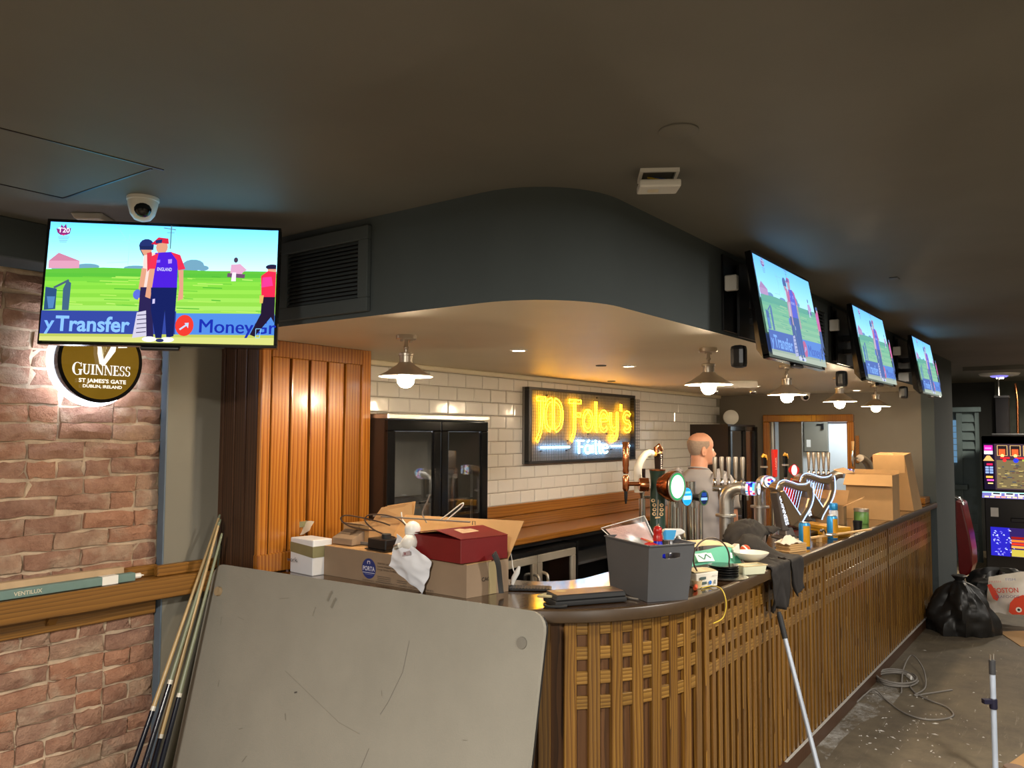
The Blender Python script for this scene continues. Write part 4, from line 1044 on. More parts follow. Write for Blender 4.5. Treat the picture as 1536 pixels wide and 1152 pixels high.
cable('cream lead curving in the open carton', [q(602, 768, 2.8), q(604, 780, 2.8), q(612, 788, 2.8), q(622, 790, 2.8)], .0034, 'cable_white')
tag(ob('steel_rod', MB().tube([q(560, 774, 2.78), q(705, 783, 2.78)], .004, 8), 'cable_grey'), 'thin straight grey rod lying across the open carton', 'rod')
rt = thing('red_tray', 'flat red lid lying in the open carton behind the adapter', 'lid', (2.73, 2.70, ZB+.148), radians(-90))
ob('plate', MB().hexa([(-.22, -.03, 0), (.24, -.03, 0), (.24, .08, 0), (-.22, .08, 0)], [(-.22, -.03, .006), (.24, -.03, .006), (.24, .08, .02), (-.22, .08, .02)]), 'red_metal', rt, bevel=.002)
ob('rim_strip', MB().box(-.22, .24, -.036, -.030, 0, .012), 'cable_grey', rt)
# white printer-paper style box with tape
wbx = thing('white_box', 'white cardboard box with clear brown tape and small lettering beside the cabinet', 'box', (2.535, 3.045, ZB))
ob('carton', MB().hexa([(0, 0, 0), (.11, -.01, 0), (.125, .165, 0), (.015, .185, 0)], [(0, 0, .168), (.11, -.01, .168), (.125, .165, .168), (.015, .185, .168)]), 'carton_white', wbx, bevel=.003)
tp = MB().hexa([(-.0012, -.012, .085), (.111, -.0115, .085), (.111, -.0105, .09), (-.0005, 0, .09)], [(-.0012, -.012, .135), (.111, -.0115, .130), (.111, -.0105, .131), (-.0005, 0, .135)])
tp = MB().add([(-.001, -.001, .085), (-.001, -.001, .138), (.0142, .1855, .100), (.0142, .1855, .148), (.1105, -.0115, .085), (.1105, -.0115, .138)], [(0, 1, 3, 2), (0, 1, 5, 4)])
ob('tape', tp, 'parcel_tape', wbx, fix=False)
P = Print(.0003); P.text('work.', -.135, .058, .022, '3c4450'); P.rect(-.175, .005, -.16, .016, '5a4a48')
put('lettering', P.mesh('lettering', 'print', (-.0016, 0, 0), (.08, -1, 0), (0, 0, 1)), wbx)
# two open cartons behind
c1 = thing('open_carton', 'open cardboard carton with raised flaps standing beside the fridge', 'carton', (2.72, 2.80, ZB))
carton(c1, [(0.0, .24), (.0, .06), (.26, .02), (.26, .22)], .145, .235, 'cardboard')
flap(c1, (.26, .02, .235), (.26, .22, .235), (.30, .24, .30), (.29, .03, .335), 'cardboard')
flap(c1, (0, .06, .235), (.26, .02, .235), (.24, .01, .335), (.05, .03, .32), 'cardboard')
flap(c1, (.0, .24, .235), (.0, .06, .235), (-.03, .08, .245), (-.03, .22, .245), 'cardboard_dark')
P = Print(.0003)
for i in range(5): P.text('PORTA'[i], 0, .06-.02*i, .011, '3a2a1a', rot=pi/2)
put('lettering', P.mesh('lettering', 'print', (-.001, .12, .165), (0, -1, 0), (0, 0, 1)), c1)
c2 = thing('printed_carton', 'tilted brown carton printed with an arrow between white box and open carton', 'carton', (2.66, 2.96, ZB+.145), radians(-90))
ob('body', MB().hexa([(-.07, -.02, 0), (.07, -.02, 0), (.07, .10, 0), (-.07, .10, 0)], [(-.07, -.02, .03), (.07, -.02, .03), (.07, .11, .085), (-.07, .11, .085)]), 'cardboard_dark', c2, bevel=.002)
P = Print(.0004); P.poly([(.02, .03), (.04, .06), (.03, .06), (.03, .09), (.01, .09), (.012, .06), (.0, .06)], '54402c')
for i in range(3): P.line([(-.05, .04+.02*i), (-.015, .045+.02*i)], .004, '6a553e')
put('printing', P.mesh('printing', 'print', (0, -.02, .0305), (1, 0, 0), V((0, .13, .055)).normalized()), c2)
rl = thing('tape_roll', 'roll of brown parcel tape lying on top of the white box pile', 'tape', at(449, 790, 'X', 2.66))
ob('core', MB().lathe([(.026, 0), (.030, 0), (.030, .03), (.026, .03)], n=24), 'cardboard_dark', rl, smooth=40)
ob('tape_winding', MB().lathe([(.030, .001), (.040, .001), (.040, .029), (.030, .029)], n=24), 'parcel_tape', rl, smooth=40)
tag(ob('paper_scrap', MB().grid(lambda u, v: at(438+26*u, 800-16*v+3*sin(u*5), 'X', 2.64)+V((.03*v, 0, .006*sin(u*7+v*4))), 6, 5, thick=.001), 'paper', smooth=60), 'crumpled white paper scrap under the tape roll', 'paper')
# strap, plug lead, slab, case, pen
tag(ob('black_strap', MB().tube(smoothpath([at(741, 830, 'Y', 2.07), at(747, 845, 'Y', 2.062), at(750, 872, 'Y', 2.06), at(752, 890, 'Y', 2.05)], 5), .019, 8, flat=.3), 'rubber', smooth=60), 'black strap hanging from red box down to the worktop', 'strap')
pl = thing('plug_lead', 'white cord with pale grey plug hanging off the carton flap', 'plug', at(763, 823, 'X', 2.86))
o0 = pl.location; g = lambda x, y: at(x, y, 'X', 2.88)-o0
ob('cord', MB().tube(smoothpath([(0, 0, 0), g(767, 835), g(769, 850), g(772, 862), g(768, 872)], 5), .0025, 6), 'cable_white', pl, smooth=60)
ob('plug', MB().tube([g(768, 876), g(771, 867), g(776, 858), g(779, 850)], [.009, .012, .012, .006], 10), 'cable_white', pl, smooth=60)
ob('tag_clip', MB().tube([(0, 0, .008), (0, 0, 0), g(765, 829)], [.004, .012, .006], 6, flat=.3), 'cable_white', pl)
sb = thing('black_slab', 'thin black plastic slab with added keys lying flat on the worktop before the low fridge', 'keyboard', (2.90, 2.045, ZB+.0025), radians(-58))
ob('slab', MB().box(-.10, .10, -.04, .04, 0, .008), 'black_plastic', sb, bevel=.002)
km = MB()
for i in range(14):
    for j in range(5): km.box(-.094+i*.0135, -.083+i*.0135, -.034+j*.014, -.023+j*.014, .0081, .0112)
o = ob('added_keys', km, 'dark_grey', sb); o['kind'] = 'stuff'  # keys are made up; the thing itself is a plain flat slab
cs = thing('flat_case', 'flat black zip case with brown sheen painted on top and two round yellowed stickers at the bar edge', 'case', (2.835, 1.718, ZB+.002), atan2(-.173, .270))
ob('lower_shell', MB().box(-.16, .16, -.062, .062, 0, .020), 'rubber', cs, bevel=.006, seg=2)
ob('upper_shell', MB().hexa([(-.158, -.06, .0215), (.158, -.06, .0215), (.158, .06, .0215), (-.158, .06, .0215)], [(-.15, -.054, .042), (.155, -.054, .042), (.150, .058, .042), (-.145, .058, .042)]), 'rubber', cs, bevel=.004)
plain('case_brown', '6e5748', .35, var=.2); plain('sticker', 'b5a67c', .6)
ob('top_sheen', MB().box(-.146, .149, -.05, .054, .0425, .044), 'case_brown', cs)  # brown sheen on the black case, put in as a coloured sheet
for x in (-.10, .11): ob('sticker', MB().lathe([(.022, .0442), (.022, .0448), (0, .0448)], (x, .02, 0), n=20), 'sticker', cs)
ob('carry_loop', MB().tube(smoothpath([(-.15, -.01, .03), (-.175, -.01, .034), (-.195, .02, .03), (-.18, .045, .026), (-.15, .05, .03)], 5), .006, 8), 'sticker', cs, smooth=60)
cable('black cord lying at the end of flat case on the worktop', [(2.66, 1.80, ZB+.008), (2.64, 1.77, ZB+.008), (2.66, 1.73, ZB+.008), (2.69, 1.715, ZB+.008)], .0055, 'rubber', 6, 'cord', 'cord')
tag(ob('pen', MB().tube([(3.0, 1.64, ZB+.006), (2.985, 1.555, ZB+.006)], .0045, 8), 'cable_grey'), 'thin grey pen lying on the worktop between the flat case and bin', 'pen')
# grey storage bin and its contents
bn = thing('storage_bin', 'grey plastic tapered storage bin with oval hand hole on the bar corner', 'bin', (2.977, 1.51, ZB+.001))
F0 = [V((0, 0, 0)), V((.152, -.108, 0)), V((.325, .162, 0)), V((.173, .27, 0))]
T0 = [V((-.022, -.020, .226)), V((.180, -.128, .226)), V((.372, .175, .226)), V((.155, .283, .226))]
def wall4(mb, a, b, c, d, n, th): mb.hexa([a, b, b+n*th, a+n*th], [d, c, c+n*th, d+n*th])
mb = MB()
cen = sum(T0, V())/4
def side(i, hole=False):
    a, b = F0[i], F0[(i+1) % 4]; d, c = T0[i], T0[(i+1) % 4]
    n = (b-a).cross(d-a).normalized(); n = n if n.dot(cen-a) > 0 else -n
    if not hole:
        wall4(mb, a, b, c, d, n, .004); return
    def P2(u, v): return (a*(1-u)+b*u)*(1-v)+(d*(1-u)+c*u)*v
    N = 24; inner = [(.5+.20*max(-.75, min(.75, cos(2*pi*k/N)*1.0))*1.33, .815+.055*sin(2*pi*k/N)) for k in range(N)]
    outer = []
    for k in range(N):
        cx, sy = cos(2*pi*k/N), sin(2*pi*k/N); m_ = max(abs(cx), abs(sy)); outer.append((.5+.5*cx/m_, (.815+.185*sy/m_) if sy > 0 else (.815+.815*sy/m_)))
    vs = [P2(*p) for p in inner]+[P2(*p) for p in outer]; vs += [p+n*.004 for p in vs]; fs = []
    for k in range(N):
        k2 = (k+1) % N
        fs += [(k, k2, N+k2, N+k), (2*N+k, 3*N+k, 3*N+k2, 2*N+k2), (k, 2*N+k, 2*N+k2, k2), (N+k, N+k2, 3*N+k2, 3*N+k)]
    mb.add(vs, fs)
side(0, True); side(1); side(2, True); side(3); mb.hexa([p+V((0, 0, .0)) for p in F0], [p+V((0, 0, .004)) for p in F0])
ob('wall', mb, 'grey_bin', bn, smooth=40)
mb = MB()
for i in range(4):
    a, b = T0[i], T0[(i+1) % 4]; n = ((a+b)/2-cen).normalized()
    mb.hexa([a-n*.004+V((0, 0, .0005)), b-n*.004+V((0, 0, .0005)), b+n*.007+V((0, 0, .0005)), a+n*.007+V((0, 0, .0005))], [a-n*.004+V((0, 0, .006)), b-n*.004+V((0, 0, .006)), b+n*.007+V((0, 0, .006)), a+n*.007+V((0, 0, .006))])
ob('rim', mb, 'grey_bin', bn)
# clear bag of leaflets standing in the bin
lb = thing('leaflet_bag', 'clear plastic bag of pink leaflets poking out of the grey bin', 'bag', (3.07, 1.66, ZB+.08), 0)
O_ = lb.location
c00, c10, c11, c01 = at(921, 812, 'Y', 1.76)-O_, at(1000, 842, 'Y', 1.56)-O_, at(966, 774, 'Y', 1.66)-O_, at(902, 792, 'Y', 1.84)-O_
def lbf(u, v): return (c00*(1-u)+c10*u)*(1-v)+(c01*(1-u)+c11*u)*v+V((-.5, -.8, .3))*(.012*sin(pi*u)*sin(pi*v)+.003*sin(9*u+5*v))
ob('clear_sleeve', MB().grid(lbf, 12, 10), 'film', lb, smooth=60, fix=False)
plain('leaflet_pink', 'e6c2b8', .6, var=.1, scale=30)
def sheet(u0, u1, v0, v1, off, rot, name, mat):
    def f_(u, v):
        a, b = u0+(u1-u0)*u, v0+(v1-v0)*v; ca, sa = cos(rot), sin(rot); am, bm_ = a-.5, b-.5
        return lbf(.5+am*ca-bm_*sa, .5+am*sa+bm_*ca)+V((.5, .8, -.3))*off
    return ob(name, MB().grid(f_, 5, 5, thick=.0012), mat, lb, smooth=60)
sheet(.08, .97, .02, .88, .006, .0, 'leaflet', 'leaflet_pink'); ob('seam', MB().tube([lbf(0, v/8) for v in range(9)]+[lbf(u/8, 1) for u in range(1, 9)]+[lbf(1, 1-v/8) for v in range(1, 9)], .0022, 6), 'white', lb)
sheet(.30, .62, -.02, .45, .0035, .25, 'leaflet', 'paper')
P = Print(.0004)
for i, c_ in enumerate(('c83a22', 'd8542a', 'e07a30', 'e8a83c', 'ead060')): P.poly([(.012*i, 0), (.012*i+.012, 0), (.012*i+.018, .035), (.012*i+.006, .035)], c_)
for i in range(7): P.line([(-.14, .05-.013*i), (-.05-.01*(i % 3), .05-.013*i)], .0025, 'c08a84')
P.line([(-.07, .06), (-.05, .075), (-.03, .06), (-.05, .045), (-.07, .06)], .004, 'c0504a')
Xd = (c10-c00).normalized(); Yd = (c01-c00); Yd = (Yd-Xd*Yd.dot(Xd)).normalized()
put('printing', P.mesh('printing', 'print', lbf(.62, .42)+V((-.5, -.8, .3))*.003, Xd, Yd), lb)
# toilet cleaner bottle, spray bottle, red cloth
plain('bottle_blue', '1420b0', .25); plain('cap_red', 'b01c18', .3); plain('spray_blue', '4aa8e0', .3)
tb = thing('cleaner_bottle', 'dark blue cleaner bottle with red cap standing in the grey bin', 'bottle', (3.125, 1.535, ZB+.006))
ob('bottle', MB().lathe([(.032, 0), (.034, .01), (.034, .15), (.030, .18), (.024, .20), (.017, .225)], n=20), 'bottle_blue', tb, smooth=50)
ob('cap', MB().lathe([(.020, .2255), (.020, .245), (.016, .255), (.019, .262), (.018, .278), (.010, .286), (.001, .287)], n=20), 'cap_red', tb, smooth=50)
sp = thing('spray_bottle', 'spray bottle with white and pale blue trigger head in the grey bin', 'bottle', (3.235, 1.525, ZB+.006), radians(-55))
ob('bottle', MB().lathe([(.030, 0), (.032, .01), (.030, .15), (.014, .20), (.013, .215)], n=18), 'frosted', sp, smooth=50)
ob('sprayer', MB().prism([(-.035, .216), (.012, .216), (.020, .235), (.055, .248), (.06, .256), (.045, .266), (-.03, .266), (-.042, .255)], -.014, .014, X=(1, 0, 0), Y=(0, 0, 1), Z=(0, -1, 0)), 'white', sp, bevel=.004)
ob('sprayer_panel', MB().prism([(-.033, .221), (.008, .221), (.015, .238), (.02, .262), (-.028, .262), (-.038, .252)], -.0152, .0152, X=(1, 0, 0), Y=(0, 0, 1), Z=(0, -1, 0)), 'spray_blue', sp)
ob('trigger', MB().tube(smoothpath([(.030, 0, .238), (.038, 0, .222), (.034, 0, .205), (.045, 0, .193)], 4), .005, 8), 'white', sp, smooth=60)
tag(ob('red_net', MB().grid(lambda u, v: V((3.02+.06*u, 1.535+.03*v-.03*u, ZB+.222+.012*sin(pi*u)*sin(pi*v)+.004*noise.noise(V((u*9, v*9, 1))))), 10, 6, thick=.003), 'red', smooth=60), 'small crumpled red net at the front of grey bin', 'net')
tag(ob('wooden_stirrer', MB().obox((3.30, 1.60, ZB+.15), (.004, .002, 0), (0, .0015, 0), (.008, .02, .13)), 'paper'), 'pale flat stick standing at the back of the grey bin', 'stick')
# ------------------------------------------------------------------ things along the straight bar
plain('envelope_green', '5fae92', .6); plain('cream_bag', 'cdb98e', .75, var=.08); plain('jacket', '211d1b', .85, var=.15, scale=14, bump=.3, bscale=300)
plain('bowl_white', 'dcd6c8', .35); plain('tray_pale', 'c9cbb0', .45); plain('orange', 'c8481c', .45); plain('yellow_cable', 'c9ac3a', .5)
plain('can_blue', '2f8fd0', .3, metal=.3); plain('can_gold', 'c98f1e', .35, metal=.3); plain('yellow_box', 'c08a1c', .5); plain('green_tub', '6f9c50', .35); plain('light_wood', 'c9a06a', .6)
wc = thing('small_carton', 'small white carton with grey print and torn top beside the grey bin', 'carton', (3.445, 1.445, ZB+.001), radians(-24))
ob('body', MB().hexa([(-.07, 0, 0), (.055, 0, 0), (.055, .10, 0), (-.07, .10, 0)], [(-.075, -.004, .062), (.058, -.004, .066), (.058, .102, .066), (-.075, .102, .06)]), 'bowl_white', wc, bevel=.003)
ob('torn_lid', MB().grid(lambda u, v: V((-.075+.13*u, .005+.095*v, .068+.012*sin(pi*v)*(.5+.5*sin(u*6)))), 8, 6, thick=.002), 'cream_bag', wc, smooth=50)
P = Print(.0004)
for a in ((-.055, .036, -.02, .048), (-.05, .014, -.015, .026), (.03, .012, .036, .03)): P.rect(*a, '4a5a58')
P.disc(.005, .02, .009, '2a6cb8'); P.text('RECYCLE', .03, .046, .006, '6a6c68', width=.03)
put('printing', P.mesh('printing', 'print', (0, -.0045, 0), (1, 0, 0), V((0, -.004, .062)).normalized()), wc)
sp_ = thing('cable_drum', 'flat stack of black plastic plates on a round silver tray at the bar edge', 'plates', (3.70, 1.475, ZB+.001))
ob('tray', MB().lathe([(.070, 0), (.098, .004), (.100, .007), (.096, .007), (.07, .004), (0, .004)], (.015, -.01, 0), n=32), 'steel', sp_, smooth=40)
for i in range(5):
    ob('plate', MB().lathe([(.04, 0), (.070, .002), (.072, .006), (.070, .009), (0, .009)], (0, 0, .0075+i*.0115), n=28), 'black_gloss', sp_, smooth=40)
en = thing('parcel_bag', 'green and white paper parcel with cream top lying behind the black plates', 'parcel', (3.86, 1.62, ZB+.001), radians(-33))
def env(u, v):
    x = -.17+.34*u; b = .5-abs(u-.5); return V((x, -.05+.06*v-.04*b, .045+.068*v-.02*(u-.5)**2*4-.012*sin(u*5)*v))
ob('front_panel', MB().grid(env, 14, 6, thick=.002), 'envelope_green', en, smooth=60)
ob('cream_top', MB().grid(lambda u, v: V((-.165+.33*u, .0+.16*v, .112+.028*sin(pi*(.15+.7*v))-.02*(u-.5)**2*4+.004*noise.noise(V((u*5, v*5, 3))))), 14, 8, thick=.003), 'cream_bag', en, smooth=60)
ob('side_fold', MB().hexa([(.15, -.03, .02), (.20, .0, .03), (.22, .08, .03), (.16, .06, .02)], [(.13, -.03, .10), (.19, .0, .125), (.22, .08, .115), (.16, .06, .10)]), 'bowl_white', en, bevel=.004)
ob('base', MB().box(-.15, .15, -.04, .10, 0, .05), 'bowl_white', en, bevel=.01, seg=2)
P = Print(.0006)
for st in ([(-.09, .02), (-.075, -.005), (-.055, .03), (-.04, .0), (-.02, .03)], [(-.08, .03), (-.03, .035)], [(.10, .0), (.112, .03)]): P.line(st, .010, 'eef2ee')
P.rect(-.10, -.012, -.005, .035, 'e6ece6'); P.line([(-.085, .025), (-.06, .0), (-.04, .028), (-.02, .005)], .007, '3a7a68')
o = put('lettering', P.mesh('lettering', 'print', (.0, -.055, .062), (1, 0, 0), V((0, .06, .068)).normalized()), en)
cable('dark brown cable standing up in a round loop over the white carton', [at(1067+27*sin(a)+(3 if a > 5 else 0), 838-31*cos(a), 'Y', 1.47-.02*cos(a)) for a in [2*pi*i/16-2.3 for i in range(15)]], .0038, 'cable_brown', 4)
bwl = thing('bowl', 'white oval bowl on a short decorated foot beside the black jacket', 'bowl', (4.0, 1.45, ZB+.001))
ob('dish', MB().lathe([(.035, .045), (.06, .06), (.085, .083), (.088, .09), (.083, .089), (.055, .066), (0, .058)], n=28), 'bowl_white', bwl, smooth=50)
ob('foot', MB().lathe([(.045, 0), (.040, .01), (.028, .03), (.036, .0448)], n=20), 'case_brown', bwl, smooth=50)
try_ = thing('plastic_tray', 'pale rectangular plastic tub sitting at the bar edge', 'tub', (3.885, 1.41, ZB+.001), radians(-30))
ob('tub', MB().hexa([(-.065, -.028, 0), (.065, -.028, 0), (.065, .028, 0), (-.065, .028, 0)], [(-.072, -.035, .043), (.072, -.035, .043), (.072, .035, .043), (-.072, .035, .043)]), 'tray_pale', try_, bevel=.004)
ob('rim', MB().box(-.074, .074, -.037, -.028, .0435, .048).box(-.074, .074, .028, .037, .0435, .048).box(-.074, -.065, -.028, .028, .0435, .048).box(.065, .074, -.028, .028, .0435, .048), 'cream_bag', try_)
ob_ = thing('orange_ball', 'small orange ball with white band on the parcel beside the jacket', 'ball', at(1118, 825, 'Y', 1.58))
ob('ball', MB().sphere((0, 0, 0), .028, 18, 12), 'orange', ob_, smooth=60); ob('band', MB().lathe([(.0283, -.004), (.0286, 0), (.0283, .004)], axis=(.6, -.5, .5), n=20), 'white', ob_, smooth=60)
pc = thing('plastic_cup', 'small cream plastic cup by the foot of the grey bin', 'cup', (3.43, 1.505, ZB+.001))
pc.location = (3.39, 1.475, ZB+.001)
ob('cup', MB().lathe([(.018, 0), (.024, .034), (.022, .034), (.016, .003), (0, .003)], n=18), 'cream_bag', pc, smooth=50)
sd = thing('screwdriver', 'screwdriver with orange and yellow handle lying beside grey bin', 'screwdriver', (3.315, 1.452, ZB+.012), radians(20))
ob('handle', MB().tube([(0, 0, 0), (.02, 0, 0), (.055, 0, 0), (.065, 0, 0)], [.008, .0105, .0095, .006], 10), 'orange', sd, smooth=50)
ob('collar', MB().tube([(.0655, 0, 0), (.085, 0, 0)], [.008, .0075], 10), 'yellow_box', sd); ob('shaft', MB().tube([(.0855, 0, 0), (.145, 0, -.008)], .003, 8), 'steel', sd)
cable('thin yellow wire curling over the bar edge and hanging down the lattice', [at(1052, 882, 'Z', ZB+.005), at(1066, 879, 'Z', ZB+.006), at(1080, 882, 'Y', 1.365), at(1087, 893, 'Y', 1.34), at(1089, 910, 'Y', 1.335), at(1084, 927, 'Y', 1.345), at(1070, 935, 'Y', 1.35)], .0028, 'yellow_cable', 6, 'wire', 'wire')
# black jacket thrown over the bar
def cloth_drop(cells, c, z0, colliders, frames, seed, wav=.034):
    """let a limp sheet (a set of square grid cells of side C) fall over the colliders and keep the settled mesh"""
    ids = {}; vs = []; fs = []
    def vid(i, k):
        if (i, k) not in ids:
            x, y = i*c, k*c; ids[(i, k)] = len(vs)
            vs.append((x, y, z0+wav*sin(x*24+2*noise.noise(V((x*3, y*3, seed))))+wav*.8*sin(y*21+x*9+seed)+.02*noise.noise(V((x*9, y*9, seed)))))
        return ids[(i, k)]
    for i, k in sorted(cells): fs.append((vid(i, k), vid(i+1, k), vid(i+1, k+1), vid(i, k+1)))
    me = bpy.data.meshes.new('jacket'); me.from_pydata(vs, [], fs); o = bpy.data.objects.new('cloth_tmp', me); COL.objects.link(o)
    cols = []
    for mb in colliders:
        q = bpy.data.objects.new('col_tmp', mb.mesh('col_tmp', 'black_plastic')); COL.objects.link(q); m = q.modifiers.new('c', 'COLLISION'); q.collision.thickness_outer = .006; q.collision.cloth_friction = 60; cols.append(q)
    m = o.modifiers.new('cloth', 'CLOTH'); st = m.settings; st.quality = 7; st.mass = .35; st.tension_stiffness = 18; st.compression_stiffness = 6; st.shear_stiffness = 4; st.bending_stiffness = .25; st.air_damping = 2
    m.collision_settings.distance_min = .006; m.collision_settings.collision_quality = 3
    m.point_cache.frame_start = 1; m.point_cache.frame_end = frames
    for f in range(1, frames+1): S.frame_set(f)
    me2 = bpy.data.meshes.new_from_object(o.evaluated_get(bpy.context.evaluated_depsgraph_get()))
    for q in cols+[o]: bpy.data.objects.remove(q)
    S.frame_set(1)
    return me2
jc = .0165; cells = set()
def cell_rect(x0, x1, y0, y1):
    for i in range(round(x0/jc), round(x1/jc)):
        for k in range(round(y0/jc), round(y1/jc)): cells.add((i, k))
cell_rect(4.25, 4.55, 1.46, 1.85); cell_rect(4.50, 4.96, 1.60, 1.85); cell_rect(4.10, 4.36, 1.165, 1.62); cell_rect(4.38, 4.55, 1.21, 1.50); cell_rect(4.15, 4.30, 1.5, 1.80)
cols_ = [MB().box(3.0, 6.5, 1.378, 2.0, 1.0, ZB+.003), MB().box(3.0, 6.5, 1.42, 1.44, .2, 1.0)]
for p_, r_, q_ in (((4.72, 1.74, ZB+.03), .14, (1.4, .9, .95)), ((4.50, 1.63, ZB+.02), .09, (1.3, .8, .85)), ((4.93, 1.66, ZB+.02), .10, (1.2, 1, .9))): cols_.append(MB().sphere(p_, r_, 16, 10, q_))
jm = cloth_drop(cells, jc, ZB+.20, cols_, 42, 1.7)
jm.materials.clear(); jm.materials.append(MT['jacket'])
bm_ = bmesh.new(); bm_.from_mesh(jm)
bad = {v for v in bm_.verts if not (4.0 < v.co.x < 5.15 and 1.2 < v.co.y < 2.0 and .7 < v.co.z < 1.36)} | {v for e in bm_.edges if e.calc_length() > .055 for v in e.verts}
bmesh.ops.delete(bm_, geom=list(bad), context='VERTS')
bmesh.ops.solidify(bm_, geom=bm_.faces[:], thickness=.005); bm_.to_mesh(jm); bm_.free()
for p in jm.polygons: p.use_smooth = True
tag(put('jacket', jm), 'black fleece jacket thrown over the bar with one sleeve hanging down', 'jacket')
# timber offcuts and paper by the jacket
pw = thing('wood_offcuts', 'small stack of pale wooden offcuts under crumpled paper on the bar', 'offcuts', (4.80, 1.50, ZB+.001), radians(-20))
for i in range(4): ob('offcut', MB().box(-.08+.01*(i % 2), .08, -.05, .05, .012*i, .012*i+.0105), 'light_wood', pw, bevel=.001)
ob('paper', MB().grid(lambda u, v: V((-.10+.16*u, -.055+.10*v, .052+.035*sin(pi*u)*sin(pi*v)+.018*noise.noise(V((u*5, v*5, 7))))), 9, 8, thick=.0015), 'paper', pw, smooth=35)
# cans
def can(label, x, y, rz=0, r=.034, h=.152):
    c_ = thing('drink_can', label, 'can', (x, y, ZB+.001), rz, 'tall blue and gold cans on the bar')
    ob('body', MB().lathe([(r*.86, 0), (r, .006), (r, h-.018), (r*.82, h-.004)], n=24), 'can_blue', c_, smooth=40)
    ob('end', MB().lathe([(r*.82, h-.0035), (r*.84, h), (r*.78, h), (r*.76, h-.004), (0, h-.004)], n=24), 'steel', c_, smooth=40)
    P_ = Print(.0003); wv = []
    def wrap(a0, a1, z0, z1, col, n=7):
        for i in range(n):
            b0, b1 = a0+(a1-a0)*i/n, a0+(a1-a0)*(i+1)/n; k = len(mbv); mbv.extend([(r*1.012*cos(t), r*1.012*sin(t), z) for t, z in ((b0, z0), (b1, z0), (b1, z1), (b0, z1))]); mf.append((k, k+1, k+2, k+3))
    mbv, mf = [], []; wrap(pi*1.02, pi*1.45, .008, h-.02, 0, 10); wrap(pi*1.58, pi*1.86, h*.45, h*.82, 0)
    ob('gold_print', MB().add(mbv, mf), 'can_gold', c_, fix=False)
    mbv, mf = [], []; wrap(pi*1.62, pi*1.80, .012, .04, 0); ob('barcode', MB().add(mbv, mf), 'paper', c_, fix=False)
can('tall blue and gold drink can by itself near the bar edge', 5.00, 1.478)
can('tall blue and gold drink can standing ahead of the yellow box', 5.53, 1.455, .3)
sc = thing('spray_can', 'pale blue spray can standing behind the second drink can', 'spray can', (6.12, 1.60, ZB+.001))
ob('body', MB().lathe([(.03, 0), (.031, .006), (.031, .125), (.024, .135)], n=20), 'carton_white', sc, smooth=40); ob('cap', MB().lathe([(.028, .1355), (.030, .14), (.030, .178), (.026, .184), (0, .184)], n=20), 'can_blue', sc, smooth=40)
yb = thing('yellow_box', 'long flat yellow cardboard box lying on the bar', 'box', (5.62, 1.455, ZB+.001), radians(57))
ob('tray', MB().box(0, .36, -.12, 0, 0, .038), 'yellow_box', yb, bevel=.002); ob('lid', MB().box(-.003, .363, -.123, .003, .0385, .062), 'yellow_box', yb, bevel=.002)
ls = thing('wooden_batten', 'thin pale wooden batten lying along the bar edge', 'batten', (5.32, 1.47, ZB+.03), radians(-15))
ob('batten', MB().box(-.27, .62, -.014, .014, 0, .010), 'light_wood', ls, bevel=.001); ob('end_block', MB().box(-.04, -.01, -.012, .012, -.029, -.0005), 'light_wood', ls)
st = thing('silver_bracket', 'small silver metal bracket lying on the wooden batten', 'bracket', (5.33, 1.455, ZB+.041))
ob('arm', MB().tube(smoothpath([(-.06, 0, .03), (-.03, 0, .04), (0, 0, .025), (.03, 0, .005), (.10, -.03, .004)], 5), [.012]*21, 8, flat=.4), 'chrome', st, smooth=60)
ob('plate', MB().box(.02, .12, -.045, .005, 0, .006), 'steel', st, bevel=.002)
bt = thing('black_tub', 'small black cup standing behind the yellow box end', 'cup', (6.20, 1.455, ZB+.001)); ob('cup', MB().lathe([(.028, 0), (.033, .06), (.030, .06), (.026, .004), (0, .004)], n=18), 'black_plastic', bt, smooth=50)
gt = thing('green_tub', 'clear lidded tub of green detergent ahead of the tall brown carton', 'tub', (6.62, 1.525, ZB+.001))
ob('tub', MB().lathe([(.05, 0), (.054, .01), (.054, .085), (.050, .09)], n=22), 'green_tub', gt, smooth=40); ob('lid', MB().lathe([(.055, .0905), (.055, .112), (.05, .115), (0, .115)], n=22), 'frosted', gt, smooth=40)
# cardboard boxes at the doorway end of the bar
nb_ = thing('number_carton', 'small open carton with upright rear flap and stamped print on the bar', 'carton', (6.40, 1.60, ZB), radians(8))
carton(nb_, [(0, .30), (-.0, 0.0), (.20, .0), (.20, .30)], .001, .14, 'cardboard')
flap(nb_, (.20, 0, .14), (.20, .30, .14), (.225, .335, .25), (.225, -.02, .25), 'cardboard'); flap(nb_, (0, 0, .14), (.20, 0, .14), (.20, -.13, .21), (0, -.13, .205), 'cardboard')
P = Print(.0004); P.text('No. 8', 0, 0, .018, '4a3a28'); put('lettering', P.mesh('lettering', 'print', (.205, .16, .19), (0, -1, 0), (0, 0, 1)), nb_)
bg = thing('tall_carton', 'tall brown carton with folded front flap at the doorway end of the bar', 'carton', (6.98, 1.37, ZB), radians(2))
carton(bg, [(0, .35), (0, 0), (.33, .0), (.33, .35)], .001, .36, 'cardboard', th=.005)
flap(bg, (0, .35, .36), (0, 0, .36), (-.055, -.01, .275), (-.055, .36, .275), 'cardboard'); flap(bg, (.33, 0, .36), (.33, .35, .36), (.36, .35, .39), (.36, 0, .39), 'cardboard'); flap(bg, (0, .35, .36), (.33, .35, .36), (.3, .43, .40), (.0, .45, .39), 'cardboard')
ob('packing', MB().box(.01, .32, .01, .34, .02, .33), 'cardboard_dark', bg)
